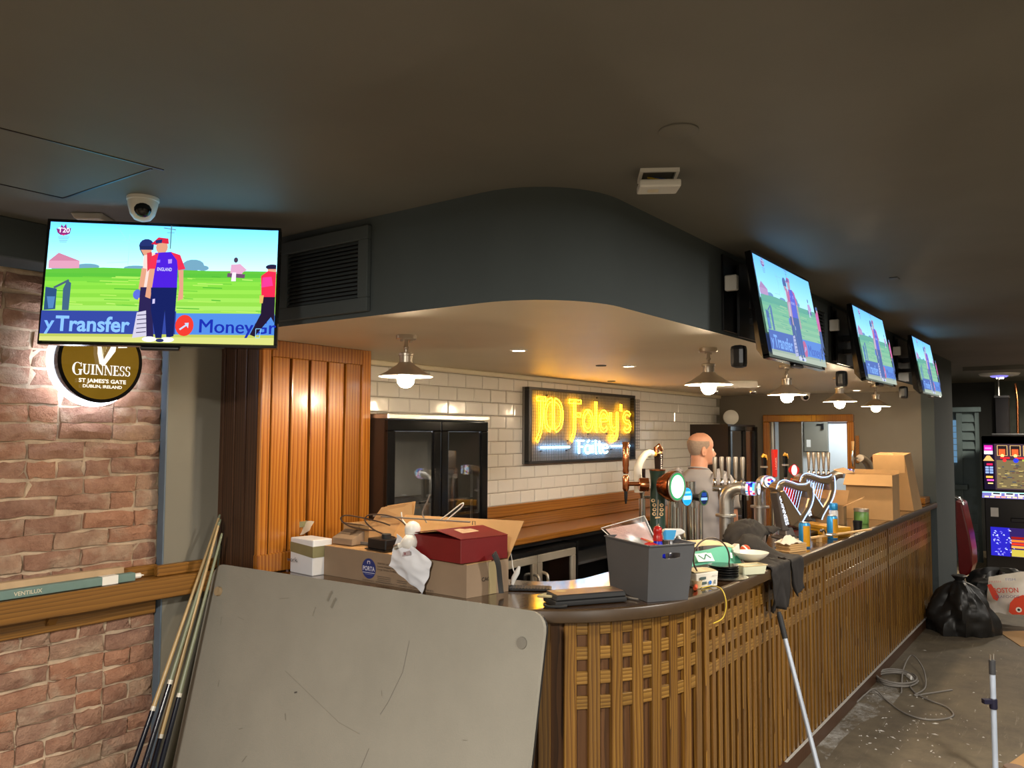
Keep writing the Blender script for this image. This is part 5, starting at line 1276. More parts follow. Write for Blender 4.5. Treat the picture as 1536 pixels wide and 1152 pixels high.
b2 = thing('leaning_carton', 'tapering brown carton standing behind the tall carton, beside the white box', 'carton', (7.95, 1.385, ZB), radians(-2))
ob('body', MB().hexa([(0, -.0, .001), (.34, 0, .001), (.34, .30, .001), (0, .30, .001)], [(.0, .07, .50), (.26, .07, .52), (.26, .34, .52), (.0, .34, .50)]), 'cardboard', b2, bevel=.003)
flap(b2, (-.004, .34, .50), (-.004, .07, .50), (-.02, .06, .34), (-.02, .33, .34), 'cardboard')
wb2 = thing('white_carton', 'small white box on a yellowed block at the far end of the bar', 'box', (8.55, 1.46, ZB+.001), radians(5))
ob('box', MB().box(0, .16, 0, .13, .046, .118), 'carton_white', wb2, bevel=.002); ob('block', MB().box(.0, .14, .02, .12, 0, .045), 'cream_bag', wb2, bevel=.003)
cg = thing('clear_cup', 'clear plastic cup on the wooden ledge by the pillar', 'cup', (8.92, 1.62, ZB+.061)); ob('cup', MB().lathe([(.028, 0), (.038, .085), (.036, .085), (.026, .003), (0, .003)], n=18), 'frosted', cg, smooth=50)
tag(ob('wooden_ledge', MB().box(8.85, 9.115, 1.44, 1.95, ZB+.001, ZB+.06), 'wood_counter', bevel=.004), 'short orange wooden ledge at the end of the bar against grey wall', 'ledge')
# ------------------------------------------------------------------ beer taps
plain('tap_green', '22382e', .3); plain('beige', 'c9b48c', .5); plain('harp_bronze', '8d7a62', .32, metal=.75, var=.1); plain('harp_base', '6f6a68', .35, metal=.5); plain('beak', 'd69a2c', .4); plain('goose', 'd9d2c2', .35)
plain('red_handle', 'c2261c', .3); plain('brown_gloss', '241612', .2)
emit('lens_white', 'f4fff4', 2.6); emit('edge_blue', '9cc2ff', 3.2)
vcol('lens', 1.5)
def tap_loc(px, Y): p = at(px, 700, 'Y', Y); return V((p.x, Y, ZB+.001))
def zat(px, py, Y): return at(px, py, 'Y', Y).z-ZB-.001
def nozzle(t, x, y, z, L, mat='chrome', name='nozzle'):
    return ob(name, MB().lathe([(.009, 0), (.013, -.01), (.013, -L*.3), (.009, -L*.35), (.010, -L*.6), (.006, -L), (.0, -L)], (x, y, z), n=12), mat, t, smooth=50)
def facelens(t, c, nrm, r, prt, depth=.03, rim='chrome', ry=None):
    """oval badge: metal rim, lit printed face"""
    n = V(nrm).normalized(); ry = ry or r; mb = MB(); X, Y, Z = frame(n, (0, 0, 1)); c = V(c)
    N = 24; vs = []
    for d, k in ((0, .8), (depth*.6, 1.0), (depth, 1.0), (depth, .88)):
        for j in range(N): a = 2*pi*j/N; vs.append(c+n*d+X*cos(a)*ry*k+Y*sin(a)*r*k)
    fs = [(i*N+j, i*N+(j+1) % N, (i+1)*N+(j+1) % N, (i+1)*N+j) for i in range(3) for j in range(N)]+[tuple(range(N)), tuple(3*N+j for j in range(N))]
    o = ob('badge', mb.add(vs, fs), rim, t, smooth=40)
    U = V((0, 0, 1)).cross(n).normalized(); W = n.cross(U)
    put('badge_face', prt.mesh('badge_face', 'lens', c+n*(depth+.0008), U, W), o)
def oval(cols, r, ry, bands=()):
    P = Print(.0003); P.disc(0, 0, r, cols[0], ry); P.disc(0, 0, r*.86, cols[1], ry*.86)
    for y0, y1, c in bands:
        k = sqrt(max(.05, 1-max(abs(y0), abs(y1))**2))*.84; P.poly([(-r*k, y0*ry), (r*k, y0*ry), (r*k, y1*ry), (-r*k, y1*ry)], c)
    return P
def blobs(seed, r, base, cols):
    P = Print(.0003); rnd = random.Random(seed); P.disc(0, 0, r*.86, base)
    for c in cols:
        a, d = rnd.uniform(0, 6.28), rnd.uniform(.15, .5)*r; P.disc(d*cos(a), d*sin(a), r*rnd.uniform(.18, .34), c, r*rnd.uniform(.14, .3), 12)
    return P
TOCAM = lambda p: V((EYE.x-p[0], EYE.y-p[1], 0)).normalized()
# green column tap with copper spout and white oval badge
Y0 = 1.80
L0 = tap_loc(986, Y0); ft = thing('nitro_tap', 'dark green column beer tap with copper spout and white lit oval badge', 'beer tap', L0)
zz = lambda py, px=986: zat(px, py, Y0)
ob('column', MB().lathe([(.042, 0), (.042, .02), (.038, .03), (.038, zz(745)), (.033, zz(728)), (.036, zz(712)), (.040, zz(706))], n=24), 'tap_green', ft, smooth=40)
ob('cap', MB().lathe([(.040, zz(706)+.0005), (.041, zz(704)), (0, zz(704))], n=24), 'copper', ft, smooth=40)
fv = _r*1; fvv = V((_r.x, _r.y, 0)).normalized(); tc = TOCAM(L0)
bd = V((-.2, -1, 0)).normalized()
o = ob('badge_drum', MB().lathe([(.02, -.03), (.055, -.02), (.075, .03), (.076, .055)], V((0, 0, zz(728)))+bd*.055, bd, 26), 'copper', ft, smooth=50)
facelens(ft, V((0, 0, zz(728)))+bd*.111, bd, .072, oval(('2f9a5a', 'f6fff6'), .062, .066), .010, 'nickel')
left = -fvv
ob('copper_boss', MB().lathe([(.018, .0), (.034, .004), (.034, .045), (.030, .05)], V((0, 0, zz(727)))+left*.042, left, 20), 'copper', ft, smooth=50)
ob('spout_arm', MB().tube([V((0, 0, zz(726)))+left*.09, V((0, 0, zz(726)))+left*.155], .011, 10), 'copper', ft, smooth=50)
pp = V((0, 0, 0))+left*.158
ob('spout_valve', MB().lathe([(.012, zz(737)), (.017, zz(733)), (.017, zz(716)), (.012, zz(713))], pp, n=14), 'copper', ft, smooth=50)
ob('spout_handle', MB().lathe([(.012, zz(711)), (.016, zz(708)), (.014, zz(702)), (.0165, zz(698)), (.0165, zz(664)), (.013, zz(663)), (0, zz(663))], pp, n=16), 'copper', ft, smooth=50)
ob('spout_tip', MB().lathe([(.009, zz(737)-.0005), (.008, zz(748)), (.004, zz(756)), (0, zz(756))], pp, n=10), 'black_plastic', ft, smooth=50)
P = Print(.0004); rnd = random.Random(5)
for i in range(7): x, y = (-.018, .016)[i % 2]+rnd.uniform(-.004, .004), .0+.022*(i//2); P.disc(x, y, .010, 'c9a678', .009, 12); P.disc(x+.001, y+.001, .005, '22382e', .0045, 10)
P.line([(0, -.01), (.003, .07)], .003, 'c9a678'); P.poly([(-.012, -.022), (.014, -.018), (.012, -.012), (-.012, -.014)], 'c9a678')
P.text('BREWED', .005, -.085, .012, 'c9a678', rot=pi/2)
dd = TOCAM(L0); put('emblem', P.mesh('emblem', 'print', V((0, 0, zz(770)))+dd*.0392, V((0, 0, 1)).cross(dd), (0, 0, 1)), ft)
# white goose tap behind it
L1 = tap_loc(963, 1.93); gt_ = thing('goose_tap', 'beer tap with white goose head, yellow beak and black handle', 'beer tap', L1)
z1 = lambda py: zat(963, py, 1.93)
ob('stem', MB().lathe([(.030, 0), (.030, .02), (.017, .03), (.017, z1(748))], (0, 0, 0), n=14), 'chrome', gt_, smooth=40)
gp = lambda x, y: at(x, y, 'Y', 1.93)-L1
ob('neck', MB().tube(smoothpath([gp(958, 738), gp(957, 718), gp(957, 702), gp(962, 690), gp(968, 682), gp(975, 679)], 5), [.022]*6+[.021]*6+[.019]*6+[.018]*5+[.019]*2+[.016], 14), 'goose', gt_, smooth=60)
ob('head', MB().sphere(gp(975, 680.5), .024, 16, 10, (1.1, 1.1, .9)), 'goose', gt_, smooth=60)
ob('beak', MB().tube([gp(977, 681), gp(982, 681), gp(988, 680), gp(992, 679)], [.017, .014, .010, .005], 10), 'beak', gt_, smooth=50)
ob('eye', MB().sphere(gp(974.5, 679.2)+TOCAM(L1)*.024, .0045, 8, 6), 'black_gloss', gt_)
ob('handle', MB().lathe([(.016, z1(721)), (.018, z1(718)), (.018, z1(703)), (.0, z1(703))], gp(963, 700)*1-V((0, 0, gp(963, 700).z)), n=14), 'brown_gloss', gt_, smooth=40)
nozzle(gt_, gp(963, 730).x, gp(963, 730).y, z1(727), .16)
ob('side_arm', MB().tube([gp(963, 745), gp(976, 746)], .008, 8), 'chrome', gt_)
dk = thing('black_tap_handle', 'black beer tap handle with white side lettering behind the green column', 'tap handle', tap_loc(988, 1.92))
z2 = lambda py: zat(988, py, 1.92)
ob('stem', MB().lathe([(.012, 0), (.012, z2(706))], n=10), 'chrome', dk); ob('grip', MB().hexa([(-.018, -.016, z2(706)), (.018, -.016, z2(706)), (.018, .016, z2(706)), (-.018, .016, z2(706))], [(-.022, -.018, z2(680)), (.022, -.018, z2(680)), (.022, .018, z2(680)), (-.022, .018, z2(680))]), 'brown_gloss', dk, bevel=.004)
ob('tip', MB().tube([(-.02, 0, z2(680)+.001), (-.022, .005, z2(672)), (0, 0, z2(668)), (.02, -.01, z2(676))], [.012, .013, .012, .008], 10), 'copper', dk, smooth=50)
P = Print(.0003); P.text('STOUT', 0, 0, .014, 'd8d4cc', rot=pi/2, width=.08, bold=.02); put('lettering', P.mesh('lettering', 'print', (.0, -.0195, z2(692)), (1, 0, 0), (0, 0, 1)), dk)
# twin chrome columns with oval badges
for px, Y, top_, bx, by, rr, ry, pr_, lab in ((1009, 1.86, 735, .0, 743, .048, .038, oval(('3aa8e8', '1e9ce6'), .036, .046, ((-.35, .10, 'bfe8ff'), (.35, .6, '7fd0f8'))), 'chrome column tap with a lit blue oval badge behind the grey bin'), (1035, 1.90, 722, .0, 745, .046, .032, oval(('3c5a3a', '1c2440'), .030, .042, ((-.3, .05, '8fb8ff'), (.2, .7, '24408a'))), 'chrome column tap with a small dark oval badge ahead of the man')):
    L_ = tap_loc(px, Y); c_ = thing('column_tap', lab, 'beer tap', L_, 0, 'chrome column taps'); zc = lambda py: zat(px, py, Y)
    ob('column', MB().lathe([(.045, 0), (.045, .01), (.030, .016), (.030, zc(top_)), (.0, zc(top_)+.001)], n=24), 'chrome', c_, smooth=40)
    ob('drip_pipe', MB().tube([(.05, -.04, .0), (.05, -.04, zc(755))], .012, 10).tube([(-.05, -.05, 0), (-.05, -.05, zc(760))], .010, 10), 'chrome', c_, smooth=50)
    nb2 = V((-.35, -.94, 0)).normalized()
    ob('valve', MB().lathe([(.014, 0), (.020, .01), (.020, .05), (.012, .06)], V((0, 0, zc(by)))+nb2*.031, nb2, 14), 'black_plastic', c_, smooth=40)
    facelens(c_, V((0, 0, zc(by)))+nb2*.092, nb2, rr*.82, pr_, .012, 'chrome', ry*1.32)
# elbow taps with round illustrated lenses
def elbow(label, px, Y, ytop, yfl, d, reach, seed, ncl, pipe_r=.040):
    L_ = tap_loc(px, Y); t_ = thing('elbow_tap', label, 'beer tap', L_, 0, 'chrome elbow taps'); zc = lambda py: zat(px, py, Y); d = V(d).normalized(); zt = zc(ytop)-pipe_r
    ob('flange', MB().lathe([(.062, zc(yfl)-.008), (.064, zc(yfl)-.006), (.064, zc(yfl)+.006), (.062, zc(yfl)+.008)], n=28).lathe([(.065, 0), (.065, .012)], n=28), 'steel', t_, smooth=40)
    R_ = .085; pts = [V((0, 0, 0)), V((0, 0, zt-R_))]+[V((0, 0, zt-R_))+V((0, 0, 1))*R_*sin(a)+d*R_*(1-cos(a)) for a in [pi/2*i/8 for i in range(1, 9)]]+[V((0, 0, zt))+d*(R_+.02)]
    ob('pipe', MB().tube(pts, pipe_r, 20), 'steel', t_, smooth=60)
    e0 = V((0, 0, zt))+d*(R_+.021)
    ob('lens_barrel', MB().lathe([(pipe_r*.9, 0), (pipe_r*1.02, .004), (pipe_r*1.02, reach*.55), (pipe_r*.95, reach*.56)], e0, d, 24), 'frosted', t_, smooth=40)
    cols = ['e8f4ff', '2a48d8', 'c83a5a', '60c8f0', 'f2d048', 'a050d0', '1c2a90', 'ffffff', '40a0e8']
    rnd = random.Random(seed); U, W, _z = frame(d, (0, 0, 1))
    mbp = Print(.0004)
    P_ = blobs(seed, pipe_r*1.05, 'dff0ff', [rnd.choice(cols) for _ in range(9)])
    facelens(t_, e0+d*reach*.57, d, pipe_r*1.06, P_, .015, 'chrome')
    # illustrated lit sleeve round the barrel
    vs, fs, cs_ = [], [], []; N = 24; K = 4
    for i in range(K+1):
        for j in range(N): a = 2*pi*j/N; vs.append(e0+d*(reach*(.18+.36*i/K))+(U*cos(a)+W*sin(a))*pipe_r*1.04)
    me = bpy.data.meshes.new('lit_sleeve')
    for i in range(K):
        for j in range(N): fs.append((i*N+j, i*N+(j+1) % N, (i+1)*N+(j+1) % N, (i+1)*N+j))
    me.from_pydata([tuple(v) for v in vs], [], fs); ca = me.color_attributes.new('Col', 'FLOAT_COLOR', 'CORNER'); buf = []
    prev = None
    for p in me.polygons:
        if prev is None or rnd.random() < .6: prev = rnd.choice(cols[:1]*3+cols)
        buf += [*lin(prev), 1]*4
    ca.data.foreach_set('color', buf); me.materials.append(MT['lens']); put('lit_sleeve', me, t_)
    return t_
elbow('large chrome elbow tap with an illustrated lit lens, beside the man', 1088, 1.93, 722, 773, (.12, -1, 0), .15, 3, 2)
elbow('second chrome elbow tap, its round picture lens turned to the jacket', 1139, 1.93, 712, 760, (-.75, -.66, 0), .10, 8, 1)
elbow('third chrome elbow tap with colourful lens ahead of the tall carton', 1246, 1.93, 703, 760, (.10, -1, 0), .13, 12, 1)
# racks of five metal tap handles
def rack(label, px, Y, ztop, zbot, n, step, d):
    L_ = tap_loc(px, Y); t_ = thing('tap_handle_rack', label, 'beer tap', L_, 0, 'racks of five metal tap handles'); zc = lambda py: zat(px, py, Y); d = V(d).normalized()
    hm = None
    for i in range(n):
        p = d*(i-(n-1)/2)*step
        ob('tap_handle', MB().lathe([(.007, zc(zbot)+.02), (.010, zc(zbot)+.03), (.0155, zc(ztop)-.02), (.014, zc(ztop)-.003), (.006, zc(ztop)), (0, zc(ztop))], p, n=12), 'nickel', t_, smooth=50)
        ob('ferrule', MB().lathe([(.011, zc(zbot)-.03), (.014, zc(zbot)-.02), (.014, zc(zbot)), (.009, zc(zbot)+.008), (.011, zc(zbot)+.019)], p, n=12), 'chrome', t_, smooth=40)
        nozzle(t_, p.x, p.y-.03, zc(zbot)-.04, .08, 'chrome')
    a, b = d*(-(n-1)/2-.4)*step, d*((n-1)/2+.4)*step
    ob('manifold', MB().tube([a+V((0, 0, zc(zbot)-.045)), b+V((0, 0, zc(zbot)-.045))], .022, 12), 'chrome', t_, smooth=40)
    ob('stand', MB().lathe([(.05, 0), (.05, .01), (.03, .02), (.03, zc(zbot)-.06)], n=18), 'chrome', t_, smooth=40)
rack('rack of five tall metal tap handles between the man and the elbow tap', 1093, 1.97, 685, 722, 5, .044, (.5, -.87, 0))
rack('rack of five metal tap handles ahead of the kitchen doorway', 1228, 1.99, 678, 708, 5, .040, (.3, -.95, 0))
# harp shaped stout fonts
def harp(label, px, Y, rz, k, kx=1.25):
    L_ = tap_loc(px, Y); t_ = thing('harp_font', label, 'beer tap', L_, rz, 'bronze harp beer fonts'); z0 = .03
    S2 = lambda x, y: (x*k*kx, z0+y*k)
    def slab(name, pts, mat, t0=-.022, t1=.022, bev=.005): return ob(name, MB().prism([S2(*p) for p in pts], t0*k*3, t1*k*3, X=(1, 0, 0), Y=(0, 0, 1), Z=(0, 1, 0)), mat, t_, bevel=bev*k*2)
    def band(a, b): return list(a)+list(b)[::-1]
    neck_t = [(-.155, .40), (-.135, .455), (-.09, .478), (-.03, .462), (.03, .440), (.09, .442), (.125, .462)]
    neck_b = [(-.125, .395), (-.105, .425), (-.08, .434), (-.03, .415), (.03, .388), (.09, .375), (.14, .385)]
    slab('neck', band(neck_t, neck_b), 'harp_bronze'); ob('scroll', MB().lathe([(.026*k, -.07*k), (.034*k, -.066*k), (.034*k, .066*k), (.026*k, .07*k)], (-.125*k*kx, 0, z0+.41*k), (0, 1, 0), 18), 'harp_bronze', t_, smooth=40)
    slab('pillar', band([(.10, .40), (.108, .32), (.085, .24), (.04, .165), (-.01, .10), (-.035, .075)], [(.152, .415), (.150, .32), (.125, .23), (.08, .15), (.045, .085), (.03, .045)]), 'harp_bronze')
    slab('soundboard', [(-.135, .385), (-.098, .40), (.042, .155), (.012, .105), (-.03, .07), (-.05, .08)], 'harp_bronze', -.026, .026)
    slab('side_wedge', [(-.150, .375), (-.128, .388), (-.062, .075), (-.04, .035), (-.10, .03)], 'harp_base', -.02, .02)
    sg = MB()
    for i in range(9):
        t = i/8; a = V((-.075+.165*t, 0, .425-.045*t)); b = V((-.098+.138*(.06+.92*t), 0, .40-.245*(.06+.92*t))); sg.tube([(a.x*k*kx, 0, z0+a.z*k), (b.x*k*kx, 0, z0+b.z*k)], .0014, 5)
    o = ob('string', sg, 'edge_blue', t_); o['kind'] = 'stuff'
    ed = lambda pts, w_, y: MB().tube([(p[0]*k*kx, y, z0+p[1]*k) for p in smoothpath2(pts)], w_, 6)
    def smoothpath2(pts): return [(p.x, p.z) for p in smoothpath([(a, 0, b) for a, b in pts], 4)]
    e1 = ed([(.152, .455), (.158, .415), (.158, .32), (.132, .23), (.086, .15), (.05, .085), (.035, .045)], .0036, -.055*k)
    e1.tube([(p[0]*k*kx, -.055*k, z0+p[1]*k) for p in smoothpath2([(-.098, .405), (-.03, .29), (.045, .17)])], .0036, 6)
    e1.tube([(p[0]*k*kx, -.06*k, z0+p[1]*k) for p in smoothpath2([(-.155, .405), (-.135, .462), (-.09, .485), (-.03, .469), (.03, .447), (.09, .449), (.125, .469)])], .0028, 6)
    ob('light_edge', e1, 'edge_blue', t_, smooth=60)
    ob('foot', MB().hexa([(-.15*k, -.09, 0), (.10*k, -.09, 0), (.10*k, .09, 0), (-.15*k, .09, 0)], [(-.10*k, -.05, .018), (.02*k, -.05, .018), (.02*k, .05, .018), (-.10*k, .05, .018)]), 'harp_base', t_, bevel=.006, seg=2)
    ob('neck_stand', MB().hexa([(-.10*k, -.045, .0185), (.0, -.045, .0185), (.0, .045, .0185), (-.10*k, .045, .0185)], [(-.09*k, -.03, z0+.06*k), (-.02*k, -.03, z0+.06*k), (-.02*k, .03, z0+.06*k), (-.09*k, .03, z0+.06*k)]), 'harp_base', t_, bevel=.004)
    P_ = Print(.0005); P_.text('GUINNESS', 0, 0, .032*k, 'eef4ff', width=.27*k, bold=.03, rot=atan2(-.30, .075)); put('lettering', P_.mesh('lettering', 'lens', (-.108*k*kx, -.064*k, z0+.21*k), (1, 0, 0), (0, 0, 1)), t_)
harp('bronze harp shaped stout font with lit blue edges, the one beside the elbow taps', 1186, 1.68, radians(-38), .73)
harp('bronze harp shaped stout font with lit blue edges, beside the third elbow tap', 1220, 1.72, radians(-38), .77)
# red lit panel, tap handles
def handle(label, px, Y, y0, y1, mat, w_, badge=None):
    L_ = tap_loc(px, Y); t_ = thing('pump_handle', label, 'tap handle', L_, radians(-30)); za, zb = zat(px, y0, Y), zat(px, y1, Y)
    ob('stem', MB().lathe([(.03, 0), (.03, .01), (.011, .02), (.011, za)], n=12), 'chrome', t_, smooth=40)
    ob('grip', MB().hexa([(-w_*.7, -.012, za+.0005), (w_*.7, -.012, za+.0005), (w_*.7, .012, za+.0005), (-w_*.7, .012, za+.0005)], [(-w_, -.016, zb), (w_, -.016, zb), (w_, .016, zb), (-w_, .016, zb)]), mat, t_, bevel=.006, seg=2)
    if badge: ob('crest', MB().tube([(-w_, 0, zb+.001), (-w_*.4, -.004, zb+.018), (w_*.6, -.006, zb+.012), (w_, -.01, zb-.02)], [.008, .012, .011, .006], 10), badge, t_, smooth=50); ob('collar', MB().box(-w_*1.05, w_*1.05, -.019, .019, zb-.075, zb-.062), 'nickel', t_)
    else:
        P_ = Print(.0003); P_.text('LAGER', 0, 0, .014, 'f0c8b8', rot=pi/2, width=.09, bold=.02); put('lettering', P_.mesh('lettering', 'print', (w_*.2, -.0175, (za+zb)/2), (1, 0, 0), (0, 0, 1)), t_)
handle('black pump handle with gold crest, ahead of the doorway frame', 1146, 1.98, 720, 686, 'black_gloss', .017, 'beak')
handle('bright red pump handle standing above the harp font', 1162, 1.96, 716, 674, 'red_handle', .020)
handle('black pump handle with gold crest, between the red handle and round badge', 1178, 1.98, 716, 684, 'black_gloss', .015, 'beak')
L_ = tap_loc(1189, 1.86); rp = thing('red_lit_font', 'red lit beer font with white oval badges standing behind the harp', 'beer tap', L_, radians(-38)); zc = lambda py: zat(1189, py, 1.86)
ob('panel', MB().box(-.10, .10, -.02, .02, .02, zc(722)), 'red_handle', rp, bevel=.01, seg=2); ob('base', MB().box(-.11, .11, -.05, .05, 0, .0195), 'black_plastic', rp, bevel=.004)
ob('badge_stem', MB().lathe([(.02, zc(722)+.001), (.013, zc(717))], n=14), 'red_handle', rp, smooth=40)
facelens(rp, (0, .005, zc(705)), (.1, -1, 0), .048, oval(('c02a30', 'fff2ee'), .03, .044), .02, 'red_handle', .036)
facelens(rp, (.075, -.022, zc(772)), (0, -1, 0), .050, oval(('e8f0ff', 'ffffff'), .042, .048, ((-.25, .2, 'd05060'),)), .012, 'red_handle', .046)
# curved pipe tap at the far end
L_ = tap_loc(1303, 1.84); cp = thing('curved_pipe_tap', 'pale curved pipe tap with a wooden handle by the doorway frame', 'beer tap', L_); g = lambda x, y: at(x, y, 'Y', 1.84)-L_
ob('pipe', MB().tube(smoothpath([(0, 0, 0), g(1303, 745), g(1305, 710), g(1302, 697), g(1296, 689), g(1290, 687)], 5), [.030]*6+[.036]*14+[.034]*6, 16), 'nickel', cp, smooth=60)
ob('end_cap', MB().lathe([(.034, 0), (.036, .01), (.02, .02), (0, .02)], g(1309, 690), (.6, -.7, .4), 14), 'copper', cp, smooth=50)
ob('spout_arm', MB().tube([g(1289, 687), g(1280, 688)], .010, 8), 'chrome', cp); ob('nozzle', MB().tube([g(1279, 676), g(1279, 690), g(1279.5, 700)], [.010, .012, .006], 10), 'chrome', cp, smooth=50); ob('handle', MB().tube([g(1279, 675), g(1279, 662)], [.010, .014], 10), 'light_wood', cp, smooth=50)
tag(ob('drip_tray', MB().box(5.35, 6.2, 1.60, 1.72, ZB+.001, ZB+.022), 'black_plastic', bevel=.004), 'long black drip tray lying behind the yellow box', 'tray')
# ------------------------------------------------------------------ the man behind the bar
plain('skin', 'c08a70', .5, var=.10, scale=14); plain('shirt', '9a979a', .85, var=.06, scale=5); plain('trousers', '23211f', .8); plain('shoe', '141312', .5); plain('hair_grey', '8d7a6c', .8, var=.15, scale=60); plain('eye_white', 'd8d4cc', .3); plain('iris', '3a2c22', .3)
def fuse(name, mb, mat, parent, vox, smooth=4):
    me = mb.mesh(name, mat); o = bpy.data.objects.new('tmp', me); COL.objects.link(o)
    m = o.modifiers.new('r', 'REMESH'); m.mode = 'VOXEL'; m.voxel_size = vox; m.use_smooth_shade = True
    s_ = o.modifiers.new('s', 'SMOOTH'); s_.factor = .5; s_.iterations = smooth
    e = bpy.data.meshes.new_from_object(o.evaluated_get(bpy.context.evaluated_depsgraph_get())); e.name = name
    if not e.materials: e.materials.append(MT[mat])
    bpy.data.objects.remove(o); bpy.data.meshes.remove(me)
    for p in e.polygons: p.use_smooth = True
    return put(name, e, parent)
def sections(mb, secs, n=24):
    """stack of ellipses: (z, cx, cy, half width, half depth front, half depth back)"""
    vs = []
    for z, cx, cy, w_, f_, b_ in secs:
        for j in range(n):
            a = 2*pi*j/n; s_ = sin(a); vs.append((cx+w_*cos(a), cy+(f_ if s_ > 0 else b_)*s_, z))
    k = len(secs); fs = [(i*n+j, i*n+(j+1) % n, (i+1)*n+(j+1) % n, (i+1)*n+j) for i in range(k-1) for j in range(n)]
    fs += [tuple(reversed(range(n))), tuple((k-1)*n+j for j in range(n))]
    return mb.add(vs, fs)
man = thing('person', 'balding person in grey t-shirt standing behind the taps, back turned, head turned sideways', 'person', (5.66, 2.44, ZF), radians(2-90))
HR = radians(-46); ch, sh_ = cos(HR), sin(HR)
HC = V((0.01, .03, 1.605))
def hp(x, y, z): return V((HC.x+x*ch-y*sh_, HC.y+x*sh_+y*ch, HC.z+z))
HS = [(0, .026, .080, .0), (.012, .040, .090, .03), (.035, .053, .094, .055), (.055, .060, .096, .07), (.085, .067, .094, .086), (.105, .071, .087, .095), (.122, .073, .084, .101), (.145, .075, .092, .106), (.175, .074, .088, .106), (.205, .064, .070, .092), (.226, .045, .046, .066), (.238, .022, .02, .034)]
def head_pt(a, z, grow=0):
    for (z0, w0, f0, b0), (z1, w1, f1, b1) in zip(HS, HS[1:]):
        if z0 <= z <= z1:
            t_ = (z-z0)/(z1-z0); w_, f_, b_ = w0+(w1-w0)*t_, f0+(f1-f0)*t_, b0+(b1-b0)*t_; break
    s_ = sin(a); x = (w_+grow)*cos(a); y = ((f_ if s_ > 0 else b_)+grow)*s_
    d = abs(a-pi/2)
    if d < .5:
        k = max(0, 1-d/.30); nz = math.exp(-((z-.078)/.016)**2)*.030+math.exp(-((z-.105)/.018)**2)*.016
        y += k**1.3*nz
        y += max(0, 1-d/.45)*(.005*math.exp(-((z-.047)/.008)**2)+.005*math.exp(-((z-.037)/.007)**2)-.004*math.exp(-((z-.042)/.003)**2)+.006*math.exp(-((z-.012)/.012)**2))
    if .15 < d < .62: y -= .010*math.exp(-((z-.112)/.012)**2)*max(0, 1-abs(d-.38)/.25)
    return hp(x, y, z)
body = MB(); N = 40; ZL = [0, .006, .012, .02, .028, .035, .041, .047, .055, .063, .07, .078, .086, .094, .102, .112, .122, .133, .145, .16, .175, .19, .205, .216, .226, .233, .238]
vs = [head_pt(2*pi*j/N, z) for z in ZL for j in range(N)]
fs = [(i*N+j, i*N+(j+1) % N, (i+1)*N+(j+1) % N, (i+1)*N+j) for i in range(len(ZL)-1) for j in range(N)]+[tuple(reversed(range(N))), tuple((len(ZL)-1)*N+j for j in range(N))]
body.add(vs, fs)
for sx in (-1, 1):
    c_ = hp(sx*.076, -.012, .10)
    U_, W2 = (hp(sx*.3, -1, .1)-hp(0, 0, .1)).normalized(), V((0, 0, 1))
    ring = [c_+U_*(.017*cos(t)-.004*sin(t))+W2*(.032*sin(t)) for t in [2*pi*i/14 for i in range(14)]]
    body.tube(ring, .0055, 8, closed=True); body.tube([hp(sx*.068, -.008, .085), hp(sx*.072, -.014, .10), hp(sx*.069, -.014, .12)], [.010, .014, .010], 8); body.sphere(hp(sx*.074, -.004, .072), .010, 8, 6)
nk = [V((0, -.02, 1.48)), V((0, -.005, 1.55)), V((.0, .01, 1.62)), hp(0, -.02, .05), hp(0, -.02, .08)]
body.tube(nk, [.085, .066, .062, .062, .055], 18)
sections(body, [(1.0, 0, 0, .14, .09, .10), (1.2, 0, .01, .15, .10, .10), (1.40, 0, 0, .17, .10, .10), (1.50, 0, -.01, .12, .07, .08)])
ARM = {}
for sx in (-1, 1):
    P_ = [V((sx*.185, -.015, 1.50)), V((sx*.235, -.02, 1.38)), V((sx*.262, -.035, 1.20)), V((sx*.250, .04, 1.02)), V((sx*.235, .09, .93))] if sx > 0 else [V((sx*.185, -.015, 1.50)), V((sx*.24, 0, 1.38)), V((sx*.27, .0, 1.21)), V((sx*.22, .16, 1.08)), V((sx*.16, .26, 1.04))]
    ARM[sx] = P_
    body.tube(smoothpath(P_, 4), [.056, .056, .055, .053, .052, .050, .048, .046, .044, .045, .046, .044, .040, .036, .032, .029, .027], 14)
    w_ = P_[-1]; d = (P_[-1]-P_[-2]).normalized(); sd_ = d.cross(V((0, 0, 1))).normalized() if abs(d.z) < .9 else V((1, 0, 0)); sd_ = V((0, 1, 0))-d*d.y if sx > 0 else sd_; sd_.normalize(); nn = d.cross(sd_)
    body.tube([w_-d*.01, w_+d*.03, w_+d*.075, w_+d*.09], [.027, .036, .040, .034], 12, flat=.55 if True else 1)
    for i, (o_, L) in enumerate(((-.030, .060), (-.010, .074), (.010, .078), (.029, .068))):
        b0 = w_+d*.085+sd_*o_; cu = nn*(-.012*sx)
        body.tube([b0-d*.02, b0, b0+d*L*.45+cu*.6, b0+d*L*.75+cu*1.6, b0+d*L+cu*3], [.0095, .0095, .009, .0085, .007], 8)
    b0 = w_+d*.025+sd_*.030; body.tube([b0-sd_*.01, b0+sd_*.015+d*.025, b0+sd_*.022+d*.055, b0+sd_*.018+d*.078], [.012, .0115, .010, .008], 8)
fuse('body', body, 'skin', man, .0062, 3)
